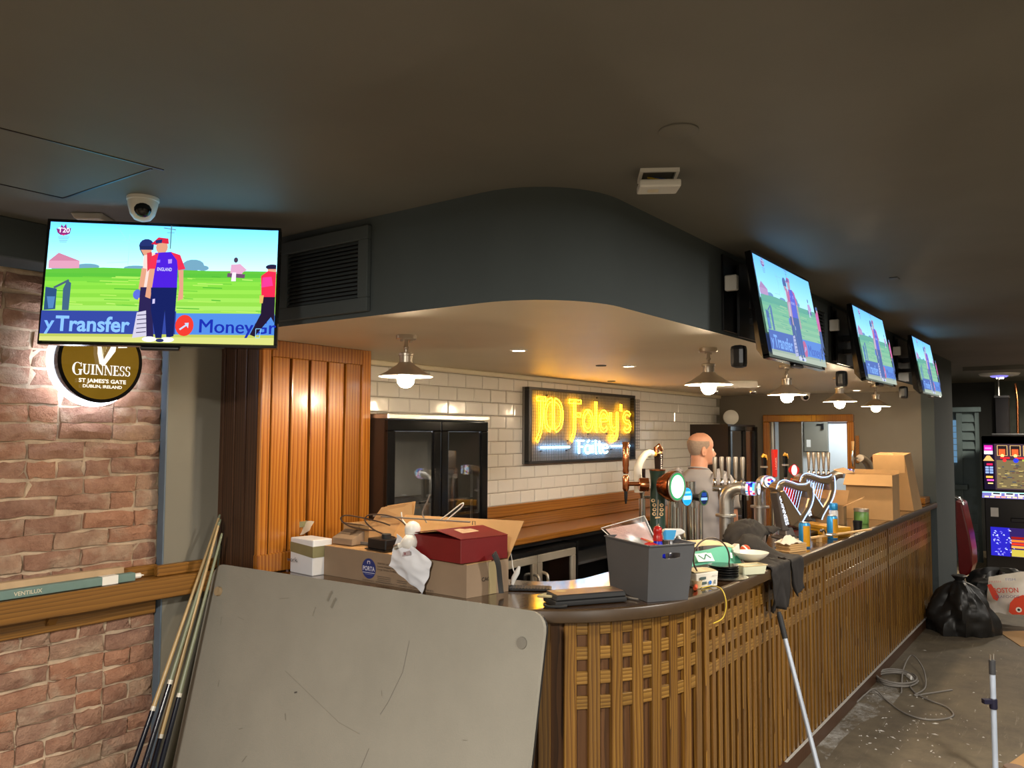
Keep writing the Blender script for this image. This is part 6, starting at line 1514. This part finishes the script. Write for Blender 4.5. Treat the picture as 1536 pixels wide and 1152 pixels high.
# scalp stubble at the back and sides
hm = MB(); na, nz = 30, 12
def hair(u, v):
    a = pi*1.5+(u-.5)*2*1.95; top = .214-.03*abs(u-.5)*2; bot = .065+.075*(abs(u-.5)*2)**3
    return head_pt(a % (2*pi), bot+(top-bot)*v, .0032-.0045*(v if v > .8 else 0)-.003*(1-min(1, v*6)))
ob('hair', hm.grid(hair, na, nz, thick=.003), 'hair_grey', man, smooth=70)
for sx in (-1, 1):
    e = ob('eye', MB().sphere(hp(sx*.032, .074, .112), .0105, 12, 8), 'eye_white', man, smooth=60)
    ob('iris', MB().sphere(hp(sx*.032, .0805, .112), .0052, 10, 6), 'iris', e, smooth=60)
sh2 = MB()
sections(sh2, [(.945, 0, .01, .178, .125, .125), (.96, 0, .01, .180, .128, .128), (1.08, 0, .015, .178, .135, .122), (1.20, 0, .01, .183, .130, .122), (1.34, 0, .0, .205, .130, .128), (1.44, 0, -.01, .212, .120, .122), (1.51, 0, -.015, .175, .095, .10), (1.555, 0, -.015, .105, .075, .08), (1.575, 0, -.008, .078, .068, .066)], 30)
for sx in (-1, 1):
    a, b, c_ = ARM[sx][0], ARM[sx][1], ARM[sx][2]
    sh2.tube([a+V((-sx*.06, 0, .005)), a+V((-sx*.0, 0, -.012)), (a+b)/2, b, b+(c_-b)*.50], [.085, .083, .080, .075, .072], 18)
o = fuse('t_shirt', sh2, 'shirt', man, .011, 3)
nm = noise
for v in o.data.vertices:
    z = v.co.z; k = .006 if z < 1.25 else .0035
    f_ = k*nm.noise(V((v.co.x*7, v.co.y*7, z*16)))+.004*nm.noise(V((v.co.x*16+z*9, v.co.y*16, z*7)))
    v.co += v.normal*f_*1.6
ob('collar', MB().tube([V((.074*cos(a), -.006+.064*sin(a), 1.577-.012*sin(a))) for a in [2*pi*i/24 for i in range(24)]], .006, 8, closed=True), 'shirt', man, smooth=60)
tr = MB(); sections(tr, [(.86, 0, 0, .165, .11, .12), (.94, 0, .01, .165, .118, .118), (1.0, 0, .01, .155, .11, .11)])
for sx in (-1, 1): tr.tube([V((sx*.085, 0, .92)), V((sx*.095, 0, .78)), V((sx*.105, .015, .50)), V((sx*.11, -.01, .28)), V((sx*.112, -.015, .05))], [.098, .095, .075, .068, .066], 16)
fuse('trousers', tr, 'trousers', man, .014, 3)
for sx in (-1, 1):
    s3 = MB(); s3.tube([V((sx*.112, -.07, .045)), V((sx*.112, -.02, .055)), V((sx*.115, .08, .045)), V((sx*.118, .17, .035)), V((sx*.118, .20, .03))], [.038, .046, .045, .040, .025], 14); fuse('shoe', s3, 'shoe', man, .012, 2)
# ------------------------------------------------------------------ folding table top leaning on the bar
plain('table_grey', '8f8b80', .75, var=.06, scale=3, bump=.15, bscale=160); plain('edge_black', '1c1b1a', .5); plain('stud_beige', 'a58f70', .5); plain('stud_grey', '77736a', .6)
A_, B_ = V((2.315, 3.50, 1.11)), V((2.405, 1.62, 1.11)); ex = (A_-B_).normalized(); th = radians(12.5); nh = V((-ex.y, ex.x, 0)); nh = nh if nh.x < 0 else -nh
dn = nh*sin(th)+V((0, 0, -cos(th))); nf = nh*cos(th)+V((0, 0, sin(th)))
tt = thing('folding_table', 'large grey folding table leaning on edge against the bar, rounded corners', 'table', (0, 0, 0))
LW, LH = (A_-B_).length, (1.11-ZF)/cos(th)-.004
def rrect(w_, h_, r):
    o = []
    for cx, cy, a0 in ((r, r, 180), (w_-r, r, 270), (w_-r, h_-r, 0), (r, h_-r, 90)):
        o += [(cx+r*cos(radians(a0+15*i)), cy+r*sin(radians(a0+15*i))) for i in range(7)]
    return o
ob('table_board', MB().prism(rrect(LW, LH, .065), 0, -.018, O=B_+nf*.0005, X=ex, Y=dn, Z=nf), 'table_grey', tt)
ob('edge_band', MB().prism(rrect(LW, LH, .065), -.0185, -.030, O=B_, X=ex, Y=dn, Z=nf), 'edge_black', tt)
for (u, v_), m in (((LW-.075, .125), 'stud_beige'), ((.085, .115), 'stud_grey')):
    ob('stud', MB().lathe([(.022, .001), (.021, .006 if m == 'stud_grey' else .016), (.014, .0065 if m == 'stud_grey' else .016), (0, .0065 if m == 'stud_grey' else .014)], B_+ex*u+dn*v_, nf, 20), m, tt, smooth=40)
rl_ = MB()
for u in (.25, LW-.25): rl_.obox(B_+ex*u+dn*.55-nf*.042, ex*.018, dn*.42, nf*.0115)
ob('folded_leg', rl_, 'steel', tt)
P = Print(.0002); rnd = random.Random(8)
def scr(pts, w_, c): P.line([(LW-a, b) for a, b in pts], w_, c)
scr([(.62, .40), (.80, .47), (.98, .54), (1.1, .56)], .0022, '7d786c'); scr([(1.28, .18), (1.27, .30), (1.22, .42), (1.19, .47)], .0022, '76716a'); scr([(.70, .475), (.715, .47)], .006, '4a4844'); scr([(1.12, .72), (1.16, .60)], .002, '77726a'); scr([(.5, .11), (.56, .10)], .002, '7d786c')
for c in ((.80, .085), (.83, .11)): scr([(c[0]+.0, c[1]), (c[0]+.012, c[1]-.035), (c[0]+.02, c[1]-.04)], .012, '7b766a')
for i in range(9): x, y = rnd.uniform(.1, LW-.1), rnd.uniform(.03, .8); scr([(x, y), (x+rnd.uniform(-.03, .05), y+rnd.uniform(.0, .04))], .0016, '7b766b')
scf = put('scuff_marks', P.mesh('scuff_marks', 'print', B_+nf*.001, ex, -V(dn)*-1), tt); scf['kind'] = 'stuff'
# ------------------------------------------------------------------ pool cues
plain('cue_maple', 'b59a6c', .35, var=.1); plain('cue_green', '7a8068', .35, var=.1); plain('cue_black', '0e1220', .18); plain('cue_white', 'd8d2c4', .3)
def cue(label, top, mid, split, m):
    top, mid = V(top), V(mid); d = (mid-top).normalized(); L = (top.z-ZF-.004)/-d.z; foot = top+d*L
    c_ = thing('pool_cue', label, 'pool cue', foot, 0, 'pool cues leaning beside the table'); rel = lambda t_: top+d*L*t_-foot
    ob('shaft', MB().tube([rel(.012), rel(.4), rel(split)], [.0062, .009, .0105], 10), m, c_, smooth=60)
    ob('butt', MB().tube([rel(split), rel(.9), rel(1.0)], [.0108, .0135, .0140], 10), 'cue_black', c_, smooth=60)
    ob('splice', MB().tube([rel(split-.012), rel(split)], [.0110, .0112], 10), 'cue_white', c_, smooth=60)
    ob('tip', MB().tube([rel(0), rel(.006), rel(.0118)], [.0045, .006, .0062], 10), 'cue_green', c_, smooth=60)
cue('pool cue in the leaning bundle, outermost beside the brick wall', at(330, 772, 'Y', 3.52), at(199, 1152, 'Y', 3.40), .58, 'cue_maple')
cue('pool cue with worn shaft, second from the brick wall', at(331, 779, 'Y', 3.50), at(215, 1152, 'Y', 3.36), .50, 'cue_green')
cue('pool cue with pale splice, third from the brick wall', at(329, 783, 'Y', 3.47), at(228, 1152, 'Y', 3.40), .66, 'cue_maple')
cue('pool cue closest to the leaning table', at(333, 800, 'Y', 3.45), at(240, 1152, 'Y', 3.34), .52, 'cue_green')
tag(ob('short_stick', MB().tube([at(330, 818, 'X', 2.375), at(326, 850, 'X', 2.375)], .006, 8), 'cue_green'), 'short greenish stick end poking up behind the corner of leaning table', 'stick')
# ------------------------------------------------------------------ floor: broom, pole, coils, bags, litter
plain('broom_grey', '9aa2ad', .4, metal=.2); plain('pole_blue', 'b6c2d4', .35, metal=.2); plain('clip_navy', '1a1a30', .4); plain('bag_black', '1b1a19', .45, var=.15, scale=10); plain('bag_print', 'd9d4cc', .55); plain('bag_red', 'c8381c', .5); plain('dust', 'a9a49c', .95, var=.1)
b0, b1 = at(1168, 918, 'Y', 1.345), at(1224, 1148, 'Y', 1.13)
b1 = V((b1.x, b1.y, b1.z)); bd_ = (b1-b0).normalized(); foot = b0+bd_*((b0.z-ZF-.05)/-bd_.z)
br = thing('broom', 'grey handled broom with black grip leaning against the bar front', 'broom', (foot.x, foot.y, ZF)); rel = lambda p: p-br.location
ob('grip', MB().tube([rel(b0), rel(b0+bd_*.02), rel(b0+bd_*.13)], [.010, .014, .014], 12), 'rubber', br, smooth=60); ob('handle', MB().tube([rel(b0+bd_*.1305), rel(foot+V((0, 0, .04)))], .0115, 12), 'broom_grey', br, smooth=60)
ob('socket', MB().lathe([(.022, .02), (.022, .05), (.015, .09), (.0122, .10)], n=12), 'black_plastic', br, smooth=50); ob('head', MB().box(-.16, .16, -.025, .025, .0, .0 + .02), 'black_plastic', br, bevel=.005)
p0 = at(1488, 990, 'Y', .52); px_ = V((p0.x, p0.y, ZF))
po = thing('telescopic_pole', 'upright pale blue telescopic pole with dark clip and grey cap', 'pole', px_); z1_ = p0.z-ZF
pd = (at(1489.5, 1152, 'X', p0.x)-p0); 
ob('tube', MB().tube([(0, 0, .001), (0, 0, z1_-.075)], .0145, 14), 'pole_blue', po, smooth=60); ob('cap', MB().tube([(0, 0, z1_-.0745), (0, 0, z1_)], .0165, 14), 'dark_grey', po, smooth=60)
ob('hook', MB().tube([(-.012, .006, z1_), (-.014, .006, z1_+.03)], .0035, 8).tube([(.012, -.006, z1_), (.015, -.006, z1_+.03)], .0035, 8), 'steel', po)
zc_ = at(1482, 1075, 'Y', .52).z-ZF
ob('clip', MB().lathe([(.017, zc_-.028), (.020, zc_-.026), (.020, zc_+.026), (.017, zc_+.028)], n=14).obox((-.026*.6, .026*.8, zc_+.012), (.018, -.024, 0), (.012, .009, 0), (0, 0, .012)), 'clip_navy', po, bevel=.002)
F = lambda x, y, dz=.006: at(x, y, 'Z', ZF)+V((0, 0, dz))
cc = F(1345, 1022)
pts = [cc+V((.19*cos(a)*(1-.1*(k % 2))+random.uniform(-.01, .01)+.02*k*0, .13*sin(a)+random.uniform(-.01, .01), .006+.006*(k % 5)+random.uniform(0, .004))) for k, a in [(i//9, 2*pi*i/9) for i in range(46)]]
cable('coil of grey cable lying on the floor beside the bar skirting', pts, .007, 'cable_grey', 3, 'cable', 'cable_coil')
cable('pale grey cable end looping up from the coil and running out across the floor', [F(1352, 1040), F(1355, 1010, .03), F(1368, 1000, .09), F(1385, 1015, .06), F(1388, 1035, .02), F(1372, 1044), F(1395, 1041), F(1428, 1036)], .006, 'cable_grey', 6)
cable('grey cable making a long bend across the dusty floor', [F(1285, 1055), F(1298, 1046, .02), F(1312, 1040, .03), F(1330, 1052), F(1355, 1070), F(1385, 1080), F(1415, 1080), F(1430, 1074), F(1420, 1062), F(1395, 1052), F(1372, 1040), F(1360, 1025, .02)], .006, 'cable_grey', 6)
pg_ = thing('white_plug', 'white plug lying beside the cable coil on the floor', 'plug', F(1367, 1018, .001), radians(30)); ob('body', MB().hexa([(-.05, -.025, 0), (.05, -.025, 0), (.05, .025, 0), (-.05, .025, 0)], [(-.04, -.018, .03), (.045, -.02, .03), (.045, .02, .03), (-.04, .018, .03)]), 'white', pg_, bevel=.006); ob('pin', MB().box(.0505, .075, -.012, -.006, .012, .018).box(.0505, .075, .006, .012, .012, .018), 'steel', pg_)
def blob(name, c, sx, sy, h, seed, mat, t_, knot=None, n=40, m=18, amp=.16):
    rnd_off = V((seed*3.1, seed*1.7, 0))
    def f_(u, v):
        a = 2*pi*u; ph = pi/2*v; k = 1+amp*noise.noise(V((cos(a)*2, sin(a)*2, v*2))+rnd_off)+amp*.5*abs(noise.noise(V((cos(a)*5, sin(a)*5, v*5))+rnd_off))
        rr = cos(ph)**.55; z = h*sin(ph)**1.1
        if knot: rr = max(.10, rr)*(1-.35*v**3); z = h*(1-(1-v)**1.5)
        crease = 1+.05*sin(a*13+v*3+seed)*(.3+v)
        return V((c[0]+sx*rr*cos(a)*k*crease, c[1]+sy*rr*sin(a)*k*crease, c[2]+max(.002, z*(1 if knot else k))))
    return ob(name, MB().grid(f_, n, m), mat, t_, smooth=45)
g1 = F(1437, 946, 0); bb = thing('bin_bag', 'black plastic rubbish bag tied at the top beside the bar end', 'rubbish bag', (g1.x+.02, g1.y-.02, ZF))
blob('sack', (0, 0, 0), .30, .27, .46, 1, 'bag_black', bb, knot=.8, n=64, m=26, amp=.34); ob('tied_neck', MB().lathe([(.07, .44), (.035, .47), (.07, .51), (.05, .52), (0, .50)], n=14), 'bag_black', bb, smooth=60)
g2 = F(1455, 898, 0); b2_ = thing('bin_bag', 'low slumped black rubbish bag behind the tied one, by the pillar', 'rubbish bag', (g2.x+.15, g2.y-.28, ZF)); blob('sack', (0, 0, 0), .44, .34, .30, 4, 'bag_black', b2_, n=64, m=22, amp=.28)
blob('fold', (-.05, -.25, 0), .26, .18, .20, 7, 'bag_black', b2_, n=40, m=14, amp=.3)
lc_ = thing('loose_can', 'silver drink can lying on the black rubbish bags', 'can', at(1473, 885, 'X', g2.x-.16), radians(-30)); ob('body', MB().tube([(0, 0, 0), (.008, 0, 0), (.11, 0, .02), (.125, 0, .022)], [.03, .037, .037, .028], 14), 'steel', lc_, smooth=50); ob('rim', MB().tube([(-.004, 0, 0), (-.0005, 0, 0)], [.029, .030], 14, caps=False), 'chrome', lc_)
sbg = thing('printed_bag', 'white shopping bag with red lettering and a red fish on the floor', 'bag', (9.35, .80, ZF))
so = sbg.location
gq = lambda x, y: at(x, y, 'X', 9.30)-so
bl, brr, tl, tr_ = gq(1478, 915), gq(1545, 921), gq(1481, 868), gq(1560, 856)
def bagp(u, v): return (bl*(1-u)+brr*u)*(1-v)+(tl*(1-u)+tr_*u)*v+V((-.10*sin(pi*u)*sin(pi*v)+.12*v+.02*noise.noise(V((u*4, v*4, 2))), 0, .012*noise.noise(V((u*5, v*5, 9)))-.02*(1-v)))
ob('front_sheet', MB().grid(bagp, 16, 14, thick=.004), 'bag_print', sbg, smooth=60)
ob('bag_fill', MB().grid(lambda u, v: bagp(u, v)+V((.02+.22*sin(pi*u)*(1-abs(2*v-1)), 0, 0)), 12, 10, thick=.004), 'bag_print', sbg, smooth=60)
fx = (brr-bl).normalized(); fz = ((tl-bl)-fx*fx.dot(tl-bl)).normalized()
P = Print(.0006)
def pq(x, y): d_ = gq(x, y)-bl; return d_.dot(fx), d_.dot(fz)
P.poly([pq(*p) for p in ((1483, 874), (1489, 873), (1501, 892), (1498, 898), (1492, 895), (1487, 884))], 'c8381c')
P.poly([pq(*p) for p in ((1515, 914), (1517, 901), (1524, 893), (1536, 889), (1545, 892), (1545, 919), (1530, 918), (1520, 918))], 'd8401c')
P.disc(*pq(1530, 911), .025, 'f2eee6', .025); P.disc(*pq(1530, 911), .012, '1a1a1a', .012)
xx, yy = pq(1511, 884); P.text('BOSTON', xx, yy-.01, .045, 'c84028', width=.21, bold=.02, rot=.10); xx, yy = pq(1513, 888); P.text('SEAFOODS', xx, yy-.035, .025, '4a4a70', width=.20, rot=.10)
xx, yy = pq(1495, 871); P.text('FRESH', xx, yy, .02, 'c08080', width=.10, rot=.1)
xx, yy = pq(1518, 868); P.text('FISH', xx, yy, .025, '8a8ab0', width=.08, rot=.1)
put('printing', P.mesh('printing', 'print', bl+V((-.135, 0, 0)), fx, fz), sbg)
tag(ob('white_scrap', MB().grid(lambda u, v: V((9.3+.22*u, 1.02+.2*v-.1*u, ZF+.004+.10*sin(pi*u)*sin(pi*v)+.02*noise.noise(V((u*6, v*6, 4))))), 10, 8, thick=.003), 'white', smooth=50), 'crumpled white polythene beside the printed shopping bag', 'polythene')
def sheet_on_floor(label, px, mat='cardboard', th_=.005, name='cardboard_sheet'):
    o = [F(*p, .0008) for p in px]; return tag(ob(name, MB().hexa(o, [p+V((0, 0, th_)) for p in o]), mat), label, 'cardboard')
sheet_on_floor('flat brown cardboard sheet on the floor beyond the pole', [(1498, 948), (1531, 970), (1580, 972), (1580, 946)])
sheet_on_floor('brown cardboard piece with white strip lying near the foot of the pole', [(1492, 1162), (1580, 1180), (1580, 1085), (1540, 1128)])
fs_ = thing('dark_offcut', 'dark round offcut lying by the cardboard near the pole', 'offcut', F(1522, 1156, .008)); ob('disc', MB().lathe([(.05, 0), (.055, .006), (.05, .012), (0, .012)], n=18), 'case_brown', fs_)
# plaster crumbs and shavings: nobody could count them
lt = MB(); rnd = random.Random(12)
for i in range(120):
    x = rnd.uniform(1240, 1530); y = rnd.uniform(960, 1150)
    if rnd.random() < .5: x, y = rnd.gauss(1360, 60), rnd.gauss(1085, 25)
    if y < 960 or x > 1600: continue
    p = F(x, y, .001); s_ = rnd.uniform(.003, .009); a = rnd.uniform(0, 3.14); l_ = rnd.choice([1, 1, 1.5, 2.6]); ax = V((cos(a), sin(a), 0))*s_*l_; ay = V((-sin(a), cos(a), 0))*s_*.7
    lt.add([p-ax, p+ay, p+ax, p-ay, p+V((0, 0, s_*.8))], [(0, 1, 4), (1, 2, 4), (2, 3, 4), (3, 0, 4)])
o = ob('litter', lt, 'dust', fix=False); tag(o, 'pale plaster crumbs and shavings scattered over the dusty floor', 'litter', kind='stuff')
dm = MB()
def dustp(pts): P_ = [F(*p, .0006) for p in pts]; dm.add(P_, [tuple(range(len(P_)))])
t = NT('dust_film'); p = t.pr(L4('b9b5ae'), .95); mp = t.coords((1, 1, 1), rnd=False); n1 = t.noise(mp, 6, 6, .75); tr0 = t.n('ShaderNodeBsdfTransparent'); mx = t.n('ShaderNodeMixShader'); r = t.ramp([(.46, '000000'), (.74, 'ffffff')]); t.l(n1.outputs[0], r.inputs[0]); t.l(r.outputs[0], mx.inputs[0]); t.l(tr0.outputs[0], mx.inputs[1]); t.l(p.outputs[0], mx.inputs[2]); t.l(mx.outputs[0], t.out.inputs[0]); MT['dust_film'] = t.m
dustp([(1225, 1120), (1262, 1082), (1300, 1040), (1330, 1018), (1352, 1040), (1330, 1068), (1290, 1085), (1262, 1110), (1240, 1140)])
tag(ob('plaster_dust', dm, 'dust_film', fix=False), 'white plaster dust spilled on the floor along the bar skirting', 'dust', kind='stuff')
dl = ribbon(.001, .016, .0005, .004, [3.4+.3*i for i in range(16)]); tag(ob('dust_line', dl, 'dust'), 'thin line of pale dust on top of the bar skirting', 'dust', kind='stuff')
# ------------------------------------------------------------------ beyond the pillar: lounge corner with a fruit machine
plain('louvre_teal', '66777a', .55, var=.08); plain('machine_black', '141316', .3); emit('machine_glow', 'ffffff', 1.0); plain('red_leather', '6a1210', .28, var=.15); plain('stone_wall', '4a4f48', .8, var=.3, scale=5)
vcol('machine_lit', 1.7)
XL = 13.4
lv = thing('louvred_panel', 'tall grey green louvred panel standing beyond the pillar', 'panel', (XL, 1.62, ZF)); zt = 2.09-ZF
ob('back_board', MB().box(.02, .05, -.17, .20, 0, zt), 'louvre_teal', lv); ob('top_cap', MB().box(-.05, .05, -.20, .21, zt, zt+.07), 'louvre_teal', lv, bevel=.005)
ob('stile', MB().box(-.01, .0195, -.17, -.12, 0, zt), 'louvre_teal', lv); ob('stile', MB().box(-.01, .0195, .05, .12, 0, zt), 'louvre_teal', lv)
slm = MB().hexa([(-.008, -.118, 0), (.0195, -.118, 0), (.0195, .048, 0), (-.008, .048, 0)], [(.010, -.118, .10), (.0195, -.118, .10), (.0195, .048, .10), (.010, .048, .10)]).mesh('slat', 'louvre_teal')
for i in range(16): put('slat', slm, lv, (0, 0, .05+i*.132))
emit('pane_blue', '7fb0d8', .55); ob('lit_pane', MB().box(.0, .019, .122, .20, zt-.75, zt-.12), 'pane_blue', lv); gm = MB()
for i in range(8): gm.box(-.004, -.0005, .122, .20, zt-.75+i*.09, zt-.742+i*.09)
ob('glazing_bar', gm, 'louvre_teal', lv); ob('ledge', MB().hexa([(-.16, -.02, 1.05), (.0, -.02, 1.05), (.0, .21, 1.05), (-.16, .21, 1.05)], [(-.16, -.02, 1.12), (.0, -.02, 1.12), (.0, .21, 1.12), (-.16, .21, 1.12)]), 'louvre_teal', lv)
fm = thing('fruit_machine', 'black fruit machine with glowing reels and coloured lights', 'fruit machine', (12.6, .93, ZF)); MH = 1.74-ZF
ob('lower_cabinet', MB().box(.05, .60, -.40, .40, 0.0, 1.0), 'machine_black', fm, bevel=.01); ob('upper_cabinet', MB().box(.10, .60, -.42, .42, 1.09, MH), 'machine_black', fm, bevel=.01); ob('button_deck', MB().hexa([(-.12, -.42, 1.0), (.55, -.42, 1.0), (.55, .42, 1.0), (-.12, .42, 1.0)], [(-.05, -.42, 1.089), (.55, -.42, 1.089), (.55, .42, 1.089), (-.05, .42, 1.089)]), 'machine_black', fm, bevel=.006)
ob('top_hood', MB().box(.06, .60, -.40, .30, MH, MH+.035), 'dark_grey', fm, bevel=.01)
P = Print(.0008); rr = P.rect; rnd = random.Random(6)
rr(-.40, 0, .40, .62, '3a2c34'); rr(-.40, 0, -.27, .62, '161020'); rr(-.25, .02, .22, .40, '6a5c40')
for i in range(60): x, y = rnd.uniform(-.24, .2), rnd.uniform(.03, .36); rr(x, y, x+rnd.uniform(.02, .06), y+.012, rnd.choice(['8a7a4c', '4c4434', 'a8955a', '5a3c34', '384050']))
for i in range(3): rr(-.235+i*.15, .46, -.115+i*.15, .60, 'd8b070'); rr(-.228+i*.15, .465, -.122+i*.15, .595, '241a1c'); rr(-.215+i*.15, .465, -.14+i*.15, .55, 'd8582c'); P.disc(-.175+i*.15, .462, .022, 'ffd080')
for x, c in ((-.2, 'c02028'), (-.03, 'c83030'), (.1, 'd85038')): rr(x, .42, x+.11, .445, c)
P.disc(-.02, .40, .03, '2838e0'); P.disc(-.15, .40, .022, 'd83030'); rr(.05, .39, .22, .415, '9aa040')
rr(-.385, .53, -.285, .60, 'd828a0'); rr(-.375, .55, -.30, .57, 'ff80e0'); rr(-.385, .48, -.285, .525, 'fff4ff'); P.poly([(-.40, .39), (-.27, .39), (-.32, .46), (-.355, .46)], 'e8a860'); rr(-.36, .33, -.29, .355, 'e02050')
for i in range(2):
    for j in range(3): rr(-.375+i*.05, .22+j*.034, -.335+i*.05, .245+j*.034, '88a0d8')
rr(-.37, .16, -.29, .185, 'ffb048'); rr(-.36, .12, -.28, .14, 'f050c0'); rr(-.35, .08, -.29, .095, 'ffd080'); rr(.24, .44, .40, .50, 'ff4020'); rr(.25, .05, .40, .42, '8a6468'); rr(.24, .0, .25, .62, 'c05040')
put('lit_front', P.mesh('lit_front', 'machine_lit', (.099, 0, 1.10), (0, -1, 0), (0, 0, 1)), fm)
P = Print(.0008); P.rect(-.41, 0, .41, .10, '6a68a8'); P.rect(-.41, .085, .41, .10, 'b0f0e0')
for i in range(3): P.rect(-.30+i*.15, .04, -.19+i*.15, .085, 'e8e4f0'); P.rect(-.285+i*.15, .06, -.205+i*.15, .085, '282430')
for i in range(12): P.rect(-.38+i*.064, .005, -.33+i*.064, .028, rnd.choice(['ff7060', 'ffc8a0', 'ff9880', 'c0a0e0']))
put('lit_buttons', P.mesh('lit_buttons', 'machine_lit', (-.121, 0, .998), (0, -1, 0), V((.07, 0, .091)).normalized()), fm)
P = Print(.0006); P.rect(-.34, 0, .4, .38, '2a1c50')
P.rect(-.34, 0, -.12, .38, '2420a0'); P.rect(.10, 0, .4, .38, '8a1c2c')
for i in range(40): x, y = rnd.uniform(-.33, -.08), rnd.uniform(.01, .36); P.poly([(x, y), (x+rnd.uniform(.01, .04), y-rnd.uniform(0, .03)), (x+.02, y+.012)], rnd.choice(['9aa4ec', 'b8bcf0', '6a60d0']))
for i in range(18): P.disc(rnd.uniform(.12, .38), rnd.uniform(.02, .35), .012, rnd.choice(['c86a50', 'b88a58', 'a83a50']))
for i, c in enumerate(('d8903c', 'c83018', 'd07028', '8a1810')): P.rect(-.10, .12+i*.04, .07, .15+i*.04, c)
P.rect(-.10, .01, .10, .10, 'b0a040')
put('belly_print', P.mesh('belly_print', 'machine_lit', (.049, 0, .22), (0, -1, 0), (0, 0, 1)), fm)
bpm = fm.children[-1]; bpm.material_slots[0].link = 'OBJECT'; vcol('machine_dim', .42); bpm.material_slots[0].material = MT['machine_dim']
ob('coin_plate', MB().box(.03, .0495, .24, .33, .74, .86), 'steel', fm); ob('cash_tray', MB().box(-.0, .0495, -.30, .10, .68, .74), 'machine_black', fm, bevel=.01)
rc_ = thing('red_chair', 'dark red padded chair back with chrome top rail by the pillar', 'chair', (11.0, 1.33, ZF)); o0 = rc_.location; gq = lambda x, y: at(x, y, 'X', 11.0)-o0
prof = [gq(*p) for p in ((1437, 749), (1447, 753), (1452, 775), (1458, 800), (1462, 825), (1463, 845), (1459, 857), (1449, 862), (1442, 856), (1440, 820), (1437, 785))]
ob('backrest', MB().prism([(p.y, p.z) for p in prof], -.22, .22, X=(0, 1, 0), Y=(0, 0, 1), Z=(1, 0, 0)), 'red_leather', rc_, bevel=.02, seg=2); ob('top_rail', MB().tube([gq(1436, 746)+V((-.2, 0, .02)), gq(1446, 750)+V((-.2, 0, .02)), gq(1449, 756)+V((-.2, 0, .0))], .016, 8), 'chrome', rc_, smooth=60)
for x in (-.18, .18):
    for y in (-.02, .09): ob('leg', MB().tube([(x, y, .18), (x, y, 0)], .014, 8), 'chrome', rc_)
pf = thing('hanging_speaker', 'black box speaker hung from a rod above the fruit machine', 'speaker', (13.3, 1.02, ZC)); sz = lambda y: at(1503, y, 'X', 13.3).z-ZC; sy = lambda x: at(x, 620, 'X', 13.3).y-1.02
ob('box', MB().box(-.1, .1, sy(1514), sy(1494), sz(656), sz(597)), 'machine_black', pf, bevel=.005); ob('top_plate', MB().box(-.11, .11, sy(1515), sy(1493), sz(597)+.001, sz(597)+.03), 'dark_grey', pf); ob('rod', MB().tube([(0, sy(1499), sz(597)+.031), (0, sy(1499), 0)], .012, 8), 'steel', pf)
pp_ = at(1526, 600, 'X', 13.5); tag(ob('wall_pipe', MB().tube([(13.5, at(1523, 575, 'X', 13.5).y, at(1523, 575, 'X', 13.5).z), (13.5, pp_.y, pp_.z), (13.5, at(1527, 655, 'X', 13.5).y, at(1527, 655, 'X', 13.5).z)], .018, 8), 'copper', smooth=60), 'copper pipe running down the wall behind the fruit machine', 'pipe')
struct(ob('wall_stone', MB().box(14.6, 14.74, -4.2, 1.35, ZF, ZC), 'stone_wall'))
emit('violet_light', '8f86ff', 1.2); dsk = thing('ceiling_light', 'round flat ceiling light with violet centre beyond the pillar', 'light', (12.75, 1.12, ZC)); ob('rim', MB().lathe([(.25, 0), (.23, -.025), (.13, -.032), (0, -.032)], n=28), 'white', dsk, smooth=40); ob('diffuser', MB().lathe([(.11, -.0325), (.09, -.05), (0, -.052)], n=20), 'violet_light', dsk, smooth=50)
s5 = at(1500, 568, 'X', 13.35); tag(ob('spot_lamp', MB().lathe([(.0, 0), (.045, .0), (.05, .03), (.02, .06), (.02, ZC-s5.z)], s5, n=14), 'downlight', smooth=40), 'tiny bright spot lamp under the ceiling above the hanging speaker', 'light')
